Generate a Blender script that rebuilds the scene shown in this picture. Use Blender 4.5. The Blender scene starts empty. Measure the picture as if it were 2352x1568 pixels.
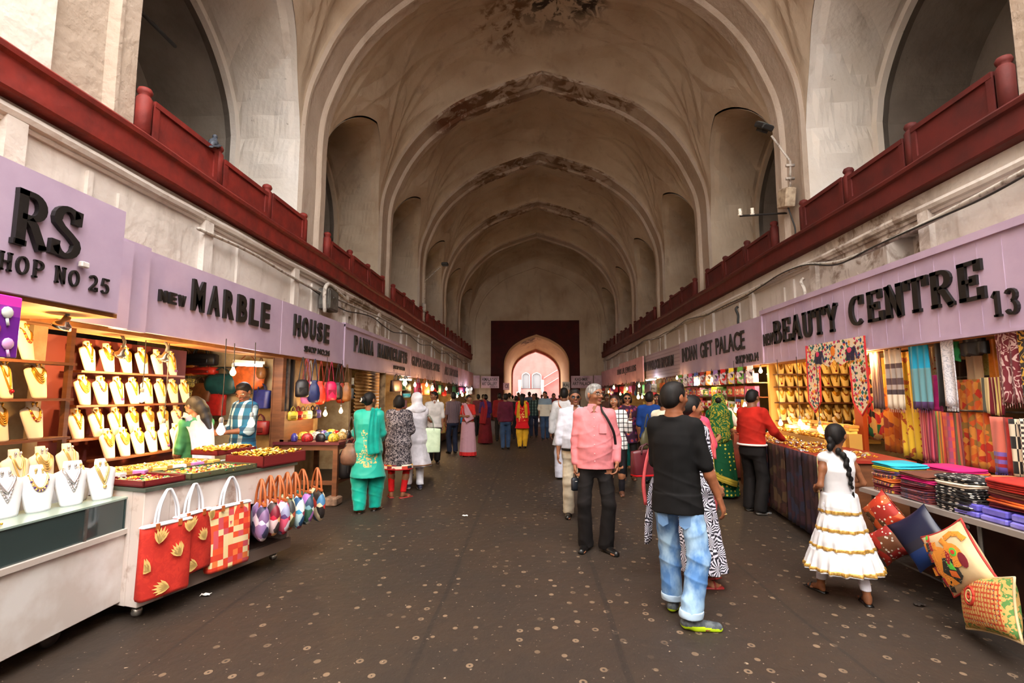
SKY, SUN, EXPO = 14.5, 9.0, -0.14
import bpy, math, random
import numpy as np
import openvdb as vdb
from mathutils import Vector, Matrix
PI = math.pi
sc = bpy.context.scene
col = sc.collection
RND = random.Random(11)

# ---------------------------------------------------------------- camera
FPX, EYE = 1150.0, 1.6
TH = math.atan(122 / FPX)
PS = math.atan(47 / FPX * math.cos(TH))
RM = (Matrix.Rotation(PS, 3, 'Z') @ Matrix.Rotation(PI / 2 + TH, 3, 'X'))
cam = bpy.data.cameras.new('camera')
cam.lens = FPX * 36 / 2352
cam.sensor_width = 36
cam.clip_end = 300
cam.clip_start = 0.05
camo = bpy.data.objects.new('camera', cam)
camo.matrix_world = Matrix.Translation((0, 0, EYE)) @ RM.to_4x4()
col.objects.link(camo)
sc.camera = camo


def ray(px, py):
    return RM @ Vector(((px - 1176) / FPX, -(py - 784) / FPX, -1))


def gz(px, py, z=0.0):
    d = ray(px, py)
    return Vector((0, 0, EYE)) + d * ((z - EYE) / d.z)


def gx(px, py, x):
    d = ray(px, py)
    return Vector((0, 0, EYE)) + d * (x / d.x)


def gy(px, py, y):
    d = ray(px, py)
    return Vector((0, 0, EYE)) + d * (y / d.y)


# ---------------------------------------------------------------- tags
def tag(o, label=None, cat=None, group=None, kind=None):
    if label:
        o['label'] = label
    if cat:
        o['category'] = cat
    if group:
        o['group'] = group
    if kind:
        o['kind'] = kind
    return o


def empty(name, loc=(0, 0, 0), rz=0.0, label=None, cat=None, group=None):
    o = bpy.data.objects.new(name, None)
    o.empty_display_size = .1
    o.location = loc
    o.rotation_euler = (0, 0, rz)
    col.objects.link(o)
    return tag(o, label, cat, group)


KIDS = {}


def link(o, parent=None):
    col.objects.link(o)
    if parent is not None:
        o.parent = parent
        KIDS.setdefault(parent.name, []).append(o)
    return o


def kids(o):
    return list(KIDS.get(o.name, []))


def dup(o, loc=None, rz=None, label=None, group=None, scale=None, parent=None, rot=None):
    c = o.copy()
    link(c, parent)
    if loc is not None:
        c.location = loc
    if rz is not None:
        c.rotation_euler = (o.rotation_euler[0], o.rotation_euler[1], rz)
    if rot is not None:
        c.rotation_euler = rot
    if scale is not None:
        c.scale = scale if hasattr(scale, '__len__') else (scale,) * 3
    if label:
        c['label'] = label
    if group:
        c['group'] = group
    for k in kids(o):
        dup(k, parent=c)
    return c


ORD = ['first', 'second', 'third', 'fourth', 'fifth', 'sixth', 'seventh', 'eighth', 'ninth', 'tenth', 'eleventh',
       'twelfth', 'thirteenth', 'fourteenth', 'fifteenth', 'sixteenth', 'seventeenth', 'eighteenth', 'nineteenth', 'twentieth']


# ---------------------------------------------------------------- materials
def lin(c):
    return tuple(((v / 255) / 12.92 if v <= 10.31 else ((v / 255 + .055) / 1.055) ** 2.4) for v in c)


MATS = {}


def mat(name, c=(128, 128, 128), rough=.7, metal=0., nz=None, bump=None, em=0., pat=None, alpha=None, spec=None, trans=0., coat=0., emc=None, sheen=0.):
    if name in MATS:
        return MATS[name]
    m = bpy.data.materials.new(name)
    m.use_nodes = True
    nt = m.node_tree
    b = nt.nodes['Principled BSDF']
    base = (*lin(c), 1)
    b.inputs['Base Color'].default_value = base
    b.inputs['Roughness'].default_value = rough
    b.inputs['Metallic'].default_value = metal
    if spec is not None:
        b.inputs['Specular IOR Level'].default_value = spec
    if trans:
        b.inputs['Transmission Weight'].default_value = trans
    if coat:
        b.inputs['Coat Weight'].default_value = coat
    if sheen:
        b.inputs['Sheen Weight'].default_value = sheen
    if em:
        b.inputs['Emission Color'].default_value = (*lin(emc or c), 1)
        b.inputs['Emission Strength'].default_value = em
    tc = nt.nodes.new('ShaderNodeTexCoord')
    vec = tc.outputs['Object']
    out = None
    if pat:
        out = pat(nt, vec)
    if nz:
        sca, c2, lo, hi = (list(nz) + [.4, .6])[:4]
        n = noise(nt, vec, sca, 5)
        r = maprange(nt, n, lo, hi)
        mx = mix(nt, r, out if out is not None else base, (*lin(c2), 1))
        out = mx
    if out is not None:
        nt.links.new(out, b.inputs['Base Color'])
    if bump:
        sca, st = bump[:2]
        n = noise(nt, vec, sca, 4)
        bp = nt.nodes.new('ShaderNodeBump')
        bp.inputs['Strength'].default_value = st
        bp.inputs['Distance'].default_value = bump[2] if len(bump) > 2 else .01
        nt.links.new(n, bp.inputs['Height'])
        nt.links.new(bp.outputs[0], b.inputs['Normal'])
    MATS[name] = m
    return m


def noise(nt, vec, scale, detail=3, rough=.55, dist=0.):
    n = nt.nodes.new('ShaderNodeTexNoise')
    n.inputs['Detail'].default_value = detail
    n.inputs['Roughness'].default_value = rough
    n.inputs['Distortion'].default_value = dist
    if hasattr(scale, '__len__'):
        mp = nt.nodes.new('ShaderNodeMapping')
        mp.inputs['Scale'].default_value = scale
        nt.links.new(vec, mp.inputs[0])
        vec = mp.outputs[0]
        n.inputs['Scale'].default_value = 1
    else:
        n.inputs['Scale'].default_value = scale
    nt.links.new(vec, n.inputs['Vector'])
    return n.outputs['Fac']


def maprange(nt, s, lo, hi, a=0., b=1.):
    r = nt.nodes.new('ShaderNodeMapRange')
    r.inputs[1].default_value, r.inputs[2].default_value, r.inputs[3].default_value, r.inputs[4].default_value = lo, hi, a, b
    nt.links.new(s, r.inputs[0])
    return r.outputs[0]


def setin(nt, sock, v):
    if hasattr(v, 'links') or isinstance(v, bpy.types.NodeSocket):
        nt.links.new(v, sock)
    elif hasattr(v, '__len__') and len(v) == 3 and sock.type == 'RGBA':
        sock.default_value = (*v, 1)
    else:
        sock.default_value = v


def mix(nt, f, a, b, mode='MIX'):
    n = nt.nodes.new('ShaderNodeMix')
    n.data_type = 'RGBA'
    n.blend_type = mode
    setin(nt, n.inputs[0], f)
    setin(nt, n.inputs[6], a)
    setin(nt, n.inputs[7], b)
    return n.outputs[2]


def mth(nt, op, a, b=None, c=None):
    n = nt.nodes.new('ShaderNodeMath')
    n.operation = op
    setin(nt, n.inputs[0], a)
    if b is not None:
        setin(nt, n.inputs[1], b)
    if c is not None:
        setin(nt, n.inputs[2], c)
    return n.outputs[0]


def sep(nt, vec):
    n = nt.nodes.new('ShaderNodeSeparateXYZ')
    nt.links.new(vec, n.inputs[0])
    return n.outputs


def vor(nt, vec, scale, rnd=1., feat='F1', out='Distance', metric=None):
    n = nt.nodes.new('ShaderNodeTexVoronoi')
    n.feature = feat
    if metric:
        n.distance = metric
    if hasattr(scale, '__len__'):
        mp = nt.nodes.new('ShaderNodeMapping')
        mp.inputs['Scale'].default_value = scale
        nt.links.new(vec, mp.inputs[0])
        vec = mp.outputs[0]
        scale = 1
    n.inputs['Scale'].default_value = scale
    n.inputs['Randomness'].default_value = rnd
    nt.links.new(vec, n.inputs['Vector'])
    return n.outputs[out]


def ramp(nt, s, cols, const=True):
    n = nt.nodes.new('ShaderNodeValToRGB')
    cr = n.color_ramp
    cr.interpolation = 'CONSTANT' if const else 'LINEAR'
    k = len(cols)
    while len(cr.elements) < k:
        cr.elements.new(.5)
    for i, c in enumerate(cols):
        if len(c) == 2:
            p, cc = c
        else:
            p, cc = (i / k if const else i / max(1, k - 1)), c
        cr.elements[i].position = p
        cr.elements[i].color = (*lin(cc), 1)
    setin(nt, n.inputs[0], s)
    return n.outputs[0]


def p_cells(cols, scale, rnd=1., metric=None):
    return lambda nt, v: ramp(nt, sep(nt, vor(nt, v, scale, rnd, out='Color', metric=metric))[0], cols)


def p_dots(bg, fg, scale, r=.3, rnd=.3, ring=None):
    def f(nt, v):
        d = vor(nt, v, scale, rnd)
        o = mix(nt, mth(nt, 'LESS_THAN', d, r), (*lin(bg), 1), (*lin(fg), 1))
        if ring:
            o = mix(nt, mth(nt, 'LESS_THAN', d, r * .45), o, (*lin(ring), 1))
        return o
    return f


def p_stripes(cols, axis, freq, warp=0.):
    def f(nt, v):
        s = sep(nt, v)
        a = mth(nt, 'MULTIPLY', s[axis], freq)
        if warp:
            a = mth(nt, 'ADD', a, mth(nt, 'MULTIPLY', noise(nt, v, 6), warp))
        return ramp(nt, mth(nt, 'FRACT', a), cols)
    return f


def p_plaid(base, c1, c2, f, ax=(0, 2)):
    def g(nt, v):
        s = sep(nt, v)
        o = (*lin(base), 1)
        for a, c, w in ((ax[0], c1, .35), (ax[1], c2, .35)):
            fr = mth(nt, 'FRACT', mth(nt, 'MULTIPLY', s[a], f))
            o = mix(nt, mth(nt, 'MULTIPLY', mth(nt, 'LESS_THAN', fr, w), .6), o, (*lin(c), 1))
        return o
    return g


def p_swirl(bg, fg, scale, lo=.47, hi=.53, dist=2.5):
    def f(nt, v):
        n = noise(nt, v, scale, 2, .5, dist)
        w = mth(nt, 'FRACT', mth(nt, 'MULTIPLY', n, 5))
        return mix(nt, mth(nt, 'LESS_THAN', w, hi - lo + .3), (*lin(bg), 1), (*lin(fg), 1))
    return f


def p_bands(stops, axis):
    """stops = [(coord, colour)...] along an object axis; constant colours"""
    a0, a1 = stops[0][0], stops[-1][0]
    def f(nt, v):
        s = maprange(nt, sep(nt, v)[axis], a0, a1)
        return ramp(nt, s, [((p - a0) / (a1 - a0), c) for p, c in stops])
    return f


# ---------------------------------------------------------------- mesh builder
class MB:
    def __init__(s):
        s.v, s.f, s.mi, s.sm = [], [], [], []
        s.cur = 0
        s.smooth = False

    def m(s, i, smooth=None):
        s.cur = i
        if smooth is not None:
            s.smooth = smooth
        return s

    def add(s, vs, fs, M=None):
        o = len(s.v)
        if M is not None:
            vs = [M @ Vector(p) for p in vs]
        s.v += [tuple(p) for p in vs]
        s.f += [tuple(i + o for i in f) for f in fs]
        s.mi += [s.cur] * len(fs)
        s.sm += [s.smooth] * len(fs)
        return s

    def box(s, x0, x1, y0, y1, z0, z1, M=None, bev=0.):
        if bev > 0:
            b = bev
            pr = [(x0 + b, y0), (x1 - b, y0), (x1, y0 + b), (x1, y1 - b), (x1 - b, y1), (x0 + b, y1), (x0, y1 - b), (x0, y0 + b)]
            cx, cy = (x0 + x1) / 2, (y0 + y1) / 2
            ins = [(cx + (p[0] - cx) * (1 - 2 * b / max(x1 - x0, 1e-6)), cy + (p[1] - cy) * (1 - 2 * b / max(y1 - y0, 1e-6))) for p in pr]
            vs = [(*p, z0) for p in ins] + [(*p, z0 + b) for p in pr] + [(*p, z1 - b) for p in pr] + [(*p, z1) for p in ins]
            fs = [tuple(range(7, -1, -1)), tuple(range(24, 32))]
            for k in range(3):
                for i in range(8):
                    j = (i + 1) % 8
                    fs.append((k * 8 + i, k * 8 + j, k * 8 + 8 + j, k * 8 + 8 + i))
            return s.add(vs, fs, M)
        vs = [(x, y, z) for z in (z0, z1) for y in (y0, y1) for x in (x0, x1)]
        return s.add(vs, [(0, 2, 3, 1), (4, 5, 7, 6), (0, 1, 5, 4), (2, 6, 7, 3), (0, 4, 6, 2), (1, 3, 7, 5)], M)

    def prism(s, pts, d, M=None):
        """closed outline pts in local xz, extruded in y by d"""
        n = len(pts)
        vs = [(p[0], 0, p[1]) for p in pts] + [(p[0], d, p[1]) for p in pts]
        fs = [tuple(range(n)), tuple(range(2 * n - 1, n - 1, -1))]
        fs += [(i, i + n, (i + 1) % n + n, (i + 1) % n) for i in range(n)]
        return s.add(vs, fs, M)

    def rings(s, rs, closed=True, cap=(True, True), M=None):
        n = len(rs[0])
        vs = [p for r in rs for p in r]
        fs = []
        e = n if closed else n - 1
        for k in range(len(rs) - 1):
            for i in range(e):
                j = (i + 1) % n
                fs.append((k * n + i, k * n + j, (k + 1) * n + j, (k + 1) * n + i))
        if closed and cap[0]:
            fs.append(tuple(range(n - 1, -1, -1)))
        if closed and cap[1]:
            fs.append(tuple((len(rs) - 1) * n + i for i in range(n)))
        return s.add(vs, fs, M)

    def lathe(s, prof, n=16, M=None):
        """prof = [(r,z)...]"""
        return s.rings([[(r * math.cos(2 * PI * i / n), r * math.sin(2 * PI * i / n), z) for i in range(n)] for r, z in prof], M=M)

    def tube(s, pts, r, n=6, M=None, flat=1.):
        pts = [Vector(p) for p in pts]
        rs = []
        up = None
        for i, p in enumerate(pts):
            t = (pts[min(i + 1, len(pts) - 1)] - pts[max(i - 1, 0)])
            t = t.normalized() if t.length > 1e-9 else Vector((0, 0, 1))
            if up is None:
                up = Vector((0, 0, 1)) if abs(t.z) < .9 else Vector((1, 0, 0))
            a = t.cross(up)
            a = a.normalized() if a.length > 1e-6 else t.orthogonal().normalized()
            b = a.cross(t).normalized()
            up = b
            rr = r[i] if hasattr(r, '__len__') else r
            rs.append([tuple(p + a * (rr * math.cos(2 * PI * k / n)) + b * (rr * flat * math.sin(2 * PI * k / n))) for k in range(n)])
        return s.rings(rs, M=M)

    def ball(s, c, r, n=10, M=None, sx=1., sy=1., sz=1.):
        h = max(4, n // 2)
        rs = []
        for j in range(h + 1):
            a = PI * j / h
            q = max(math.sin(a), .02)
            rs.append([(c[0] + r * sx * q * math.cos(2 * PI * i / n), c[1] + r * sy * q * math.sin(2 * PI * i / n), c[2] - r * sz * math.cos(a)) for i in range(n)])
        return s.rings(rs, M=M)

    def grid(s, f, nu, nv, M=None, thick=0.):
        vs = [f(i / nu, j / nv) for j in range(nv + 1) for i in range(nu + 1)]
        w = nu + 1
        fs = [(j * w + i, j * w + i + 1, (j + 1) * w + i + 1, (j + 1) * w + i) for j in range(nv) for i in range(nu)]
        return s.add(vs, fs, M)

    def mesh(s, name, mats):
        me = bpy.data.meshes.new(name)
        me.from_pydata(s.v, [], s.f)
        for mm in (mats if isinstance(mats, (list, tuple)) else [mats]):
            me.materials.append(mm)
        if len(s.f):
            me.polygons.foreach_set('material_index', s.mi)
            me.polygons.foreach_set('use_smooth', s.sm)
        me.update()
        return me

    def build(s, name, mats, parent=None, label=None, cat=None, group=None, kind=None, loc=None, rz=None, solid=0.):
        o = bpy.data.objects.new(name, s.mesh(name, mats))
        link(o, parent)
        if loc is not None:
            o.location = loc
        if rz is not None:
            o.rotation_euler = (0, 0, rz)
        if solid:
            md = o.modifiers.new('thickness', 'SOLIDIFY')
            md.thickness = solid
            md.offset = 0
        return tag(o, label, cat, group, kind)


def XF(loc=(0, 0, 0), rx=0, ry=0, rz=0, s=1.):
    from mathutils import Euler
    return Matrix.Translation(loc) @ Euler((rx, ry, rz)).to_matrix().to_4x4() @ Matrix.Diagonal((*((s,) * 3 if not hasattr(s, '__len__') else s), 1))


# frames for things seen on the side walls: local x runs along the wall as read, local y up, local z out of the wall
LEFTM = Matrix(((0, 0, 1), (1, 0, 0), (0, 1, 0)))
RIGHTM = Matrix(((0, 0, -1), (-1, 0, 0), (0, 1, 0)))
FACEM = Matrix(((1, 0, 0), (0, 0, -1), (0, 1, 0)))


def text_mesh(body, size, depth, bold=0.):
    cu = bpy.data.curves.new('t', 'FONT')
    cu.body = body
    cu.size = size
    cu.extrude = depth / 2
    cu.offset = bold
    cu.resolution_u = 3
    o = bpy.data.objects.new('t', cu)
    col.objects.link(o)
    dg = bpy.context.evaluated_depsgraph_get()
    dg.update()
    me = bpy.data.meshes.new_from_object(o.evaluated_get(dg))
    bpy.data.objects.remove(o)
    return me


def text_fit(mb, body, x0, x1, y0, y1, depth, bold=.0, serif=False, M=None, shear=0.):
    """adds the text's mesh to mb so it exactly fills the box x0..x1,y0..y1 (local x,y), front at z=depth"""
    me = text_mesh(body, 1, 1, bold)
    vs = np.array([v.co[:] for v in me.vertices])
    fs = [tuple(p.vertices) for p in me.polygons]
    lo, hi = vs.min(0), vs.max(0)
    out = []
    for v in vs:
        a = (v[0] - lo[0]) / (hi[0] - lo[0])
        b = (v[1] - lo[1]) / (hi[1] - lo[1])
        out.append((x0 + a * (x1 - x0) + shear * b, y0 + b * (y1 - y0), (depth if v[2] > 0 else 0.)))
    mb.add(out, fs, M)
    bpy.data.meshes.remove(me)

# ================================================================ the hall
XC, W = .29, 4.33
RIBS = [4.66, 9.3, 13.93, 18.56, 23.2, 27.8]
RD = .92
YEND = 32.4
PROF = [(4.33, 4.2), (4.33, 5.2), (4.33, 6.2), (4.28, 6.9), (4.12, 7.45), (3.74, 8.22), (3.12, 8.95), (2.2, 9.62), (1.1, 10.06), (0, 10.42)]


def catmull(P, n):
    P = [P[0]] + list(P) + [(2 * P[-1][0] - P[-2][0], 2 * P[-1][1] - P[-2][1])]
    out = []
    for i in range(1, len(P) - 2):
        for k in range(n):
            t = k / n
            a, b, c, d = P[i - 1], P[i], P[i + 1], P[i + 2]
            out.append(tuple(.5 * (2 * b[q] + (c[q] - a[q]) * t + (2 * a[q] - 5 * b[q] + 4 * c[q] - d[q]) * t * t + (3 * b[q] - a[q] - 3 * c[q] + d[q]) * t ** 3) for q in (0, 1)))
    out.append(P[-2])
    return out


HALF = catmull(PROF, 6)
FULL = [(-h, z) for h, z in HALF] + [(h, z) for h, z in HALF[::-1][1:]]


def pnorm(P):
    out = []
    for i in range(len(P)):
        a, b = P[max(i - 1, 0)], P[min(i + 1, len(P) - 1)]
        t = (b[0] - a[0], b[1] - a[1])
        L = math.hypot(*t) or 1
        out.append((-t[1] / L, t[0] / L))
    return out


def plaster_pat(base, warm, stain_pts=()):
    def f(nt, v):
        n = noise(nt, v, .55, 5, .6)
        c = mix(nt, maprange(nt, n, .35, .7), (*lin(base), 1), (*lin(warm), 1))
        n2 = noise(nt, v, (2.2, 2.2, .5), 6, .65)
        c = mix(nt, mth(nt, 'MULTIPLY', maprange(nt, n2, .56, .75), .45), c, (*lin((120, 100, 84)), 1))
        n4 = noise(nt, v, 5.5, 6, .7)
        c = mix(nt, mth(nt, 'MULTIPLY', maprange(nt, n4, .66, .74), .6), c, (*lin((92, 74, 60)), 1))
        for (x, y, z, rad, scl, cc, lo, hi) in stain_pts:
            vd = nt.nodes.new('ShaderNodeVectorMath')
            vd.operation = 'DISTANCE'
            nt.links.new(v, vd.inputs[0])
            vd.inputs[1].default_value = (x, y, z)
            m = maprange(nt, vd.outputs['Value'], rad * .45, rad, 1, 0)
            n3 = noise(nt, v, scl, 5, .62, .6)
            m = mth(nt, 'MULTIPLY', m, maprange(nt, n3, lo, hi))
            c = mix(nt, m, c, (*lin(cc), 1))
        return c
    return f


BROWN, SOOT = (112, 84, 62), (58, 48, 44)
M_PLAS = mat('lime_plaster', rough=.92, pat=plaster_pat((226, 220, 214), (208, 196, 182)), bump=(7, .55, .03))
M_PLASW = mat('hall_wall_plaster', rough=.92, pat=plaster_pat((214, 206, 200), (192, 180, 170), [(-4.0, 11.5, 3.4, 3, 2.4, (150, 132, 115), .5, .6), (4.6, 7.0, 3.4, 1.6, 3.4, (132, 112, 98), .46, .6)]), bump=(4, .8, .04))
M_VAULT = mat('vault_plaster', rough=.93, pat=plaster_pat((198, 182, 162), (168, 146, 124), [(.5, 11.0, 11.0, 1.35, 2.6, SOOT, .5, .56), (1.3, 11.0, 11.0, .7, 3.6, SOOT, .47, .55), (-.6, 11.6, 11.0, 1.1, 3, BROWN, .5, .6)]), bump=(3, .5, .04))
M_RIB = mat('rib_plaster', rough=.93, pat=plaster_pat((188, 172, 158), (162, 142, 124), [(XC + s_ * 1.5, y_, 10.2, 1.9, (1.7, 1.7, 2.8), BROWN, .47, .55) for y_ in (13.4, 18.0, 22.6) for s_ in (-1, 1)] + [(XC - 2.5, 13.3, 9.5, 1., 3, (104, 66, 46), .42, .5)]), bump=(7, .9, .03))
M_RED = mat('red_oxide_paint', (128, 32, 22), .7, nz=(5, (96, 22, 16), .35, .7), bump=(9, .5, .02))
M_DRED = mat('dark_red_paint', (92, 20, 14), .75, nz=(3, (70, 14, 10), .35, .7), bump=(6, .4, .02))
M_LILAC = mat('lilac_board_paint', (186, 164, 188), .55, nz=(1.6, (168, 146, 172), .4, .7), bump=(12, .12, .01))
M_BLACK = mat('black_sign_letter', (20, 17, 17), .5)
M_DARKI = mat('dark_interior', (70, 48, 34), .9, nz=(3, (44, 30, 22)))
M_WOOD = mat('brown_wood', (122, 74, 42), .55, nz=((2, 2, 14), (92, 52, 28), .35, .65), bump=(9, .2))
M_GREY = mat('grey_metal', (120, 118, 114), .5, metal=.6, nz=(8, (90, 86, 82)))
M_PIPE = mat('painted_pipe', (188, 180, 172), .7, nz=(14, (120, 108, 98), .5, .65), bump=(20, .3))
M_CABLE = mat('black_cable', (34, 32, 32), .6)
M_GALL = mat('painted_shade_gallery_plaster', rough=.95, pat=plaster_pat((150, 142, 134), (110, 100, 92)), bump=(5, .5, .03))  # darker grey puts the shade of the deep recesses into the plaster colour
M_WHITE = mat('white_enamel', (226, 222, 220), .45, nz=(3, (206, 196, 190)))


def floor_pat(nt, v):
    s = sep(nt, v)
    n = noise(nt, v, .7, 5, .6)
    c = mix(nt, maprange(nt, n, .3, .7), (*lin((46, 39, 34)), 1), (*lin((59, 45, 34)), 1))
    n2 = noise(nt, v, 9, 6, .7)
    c = mix(nt, mth(nt, 'MULTIPLY', maprange(nt, n2, .45, .7), .5), c, (*lin((44, 37, 33)), 1))
    # worn studs with pale rims, in rows
    d = vor(nt, v, (7.4, 6.4, 7), .42)
    ring = mth(nt, 'MULTIPLY', mth(nt, 'GREATER_THAN', d, .07), mth(nt, 'LESS_THAN', d, .17))
    n3 = noise(nt, v, 2.2, 4)
    wear = maprange(nt, n3, .3, .55)
    lane = mth(nt, 'LESS_THAN', mth(nt, 'ABSOLUTE', mth(nt, 'SUBTRACT', s[0], .9)), 3.1)
    f = mth(nt, 'MULTIPLY', mth(nt, 'MULTIPLY', ring, wear), mth(nt, 'MULTIPLY', lane, .6))
    c = mix(nt, f, c, (*lin((146, 122, 98)), 1))
    core = mth(nt, 'MULTIPLY', mth(nt, 'LESS_THAN', d, .07), mth(nt, 'MULTIPLY', lane, .6))
    c = mix(nt, core, c, (*lin((50, 42, 38)), 1))
    # seams running down the hall
    for x0, w in ((-.72, .018), (.55, .02), (1.95, .014), (-2.3, .012), (3.0, .012)):
        xx = mth(nt, 'ADD', s[0], mth(nt, 'MULTIPLY', noise(nt, v, (1.2, .35, 1), 3), .16))
        q = mth(nt, 'LESS_THAN', mth(nt, 'ABSOLUTE', mth(nt, 'SUBTRACT', xx, x0 + .08)), w)
        c = mix(nt, mth(nt, 'MULTIPLY', q, .7), c, (*lin((38, 32, 28)), 1))
    n5 = noise(nt, v, 31, 2)
    c = mix(nt, maprange(nt, n5, .68, .74), c, (*lin((150, 132, 112)), 1))
    return c


M_FLOOR = mat('worn_stone_floor', rough=.62, pat=floor_pat, bump=(11, .5, .015), spec=.35)
M_COURT = mat('court_paving', (130, 118, 112), .9, nz=(1, (118, 106, 100)))

b = MB()
b.grid(lambda u, v: (-9 + 18 * u, -12 + 48 * v, 0), 6, 12)
b.build('floor', M_FLOOR, kind='structure')
b = MB()
b.add([(-40, 36, -.02), (40, 36, -.02), (40, 90, -.02), (-40, 90, -.02)], [(0, 1, 2, 3)])
b.build('floor_court', M_COURT, kind='structure')

# ---- ribs
for ri, yb in enumerate(RIBS):
    y1, y0 = yb, yb - RD
    secs = [(.5, y1), (0, y1), (0, y1 - .2), (-.025, y1 - .225), (-.025, y1 - .265), (0, y1 - .29), (.055, y1 - .32), (.055, y0 + .1), (.015, y0 + .07), (.015, y0), (.5, y0)]
    N = pnorm(FULL)
    dense, dn = [], []
    for i in range(len(FULL) - 1):
        for k in range(3):
            t = k / 3
            dense.append((FULL[i][0] * (1 - t) + FULL[i + 1][0] * t, FULL[i][1] * (1 - t) + FULL[i + 1][1] * t))
            dn.append((N[i][0] * (1 - t) + N[i + 1][0] * t, N[i][1] * (1 - t) + N[i + 1][1] * t))
    dense.append(FULL[-1])
    dn.append(N[-1])
    rr = random.Random(ri)
    rings = []
    ph = [rr.uniform(0, 6) for _ in range(8)]
    for (h, z), (nx, nz_) in zip(dense, dn):
        ring = []
        for q, (rad, y) in enumerate(secs):
            dmg = 0
            if z > 9.1 and q in (1, 2, 8, 9) and ri > 0:
                w = sum(math.sin(h * f + ph[j] + q) for j, f in enumerate((2.1, 4.3, 7.7, 13.1, 21.)))
                dmg = max(0, w * .028) * min(1, (z - 9.1) * 2)
            rad2 = rad + dmg + .006 * math.sin(z * 3 + ph[0]) * (q not in (0, 10))
            ring.append((XC + h + nx * rad2, y, z + nz_ * rad2))
        rings.append(ring)
    b = MB()
    b.rings(rings, closed=True)
    b.build('trim_%d' % (ri + 1), M_RIB, kind='structure')

# ---- bays: vault, side lunettes and galleries
HA = np.array(HALF)
seglen = np.r_[0, np.cumsum(np.hypot(np.diff(HA[:, 0]), np.diff(HA[:, 1])))]
HN = np.array([(-n[0], n[1]) if False else n for n in pnorm([(-h, z) for h, z in HALF])])


def prof_at(s):
    h = np.interp(s, seglen, HA[:, 0])
    z = np.interp(s, seglen, HA[:, 1])
    nx = -np.interp(s, seglen, HN[:, 0])
    nz_ = np.interp(s, seglen, HN[:, 1])
    return float(h), float(z), float(nx), float(nz_)


def s_of_z(z):
    return float(np.interp(z, HA[:, 1], seglen))


SMAX = float(seglen[-1])
SP, LAP = 6.15, 8.0


def lun(v, inset=0.):
    """lunette arch height at v in 0..1 across the bay"""
    a = abs(2 * v - 1)
    t = a / (1 - inset)
    if t >= 1:
        return SP
    return SP + (LAP - inset * 1.6 - SP) * ((1 - t ** 2.3) ** .62 * .8 + .2 * (1 - t))


def seg_d(p, a, c):
    ax, ay = c[0] - a[0], c[1] - a[1]
    t = max(0, min(1, ((p[0] - a[0]) * ax + (p[1] - a[1]) * ay) / (ax * ax + ay * ay)))
    return math.hypot(p[0] - a[0] - ax * t, p[1] - a[1] - ay * t)


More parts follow.
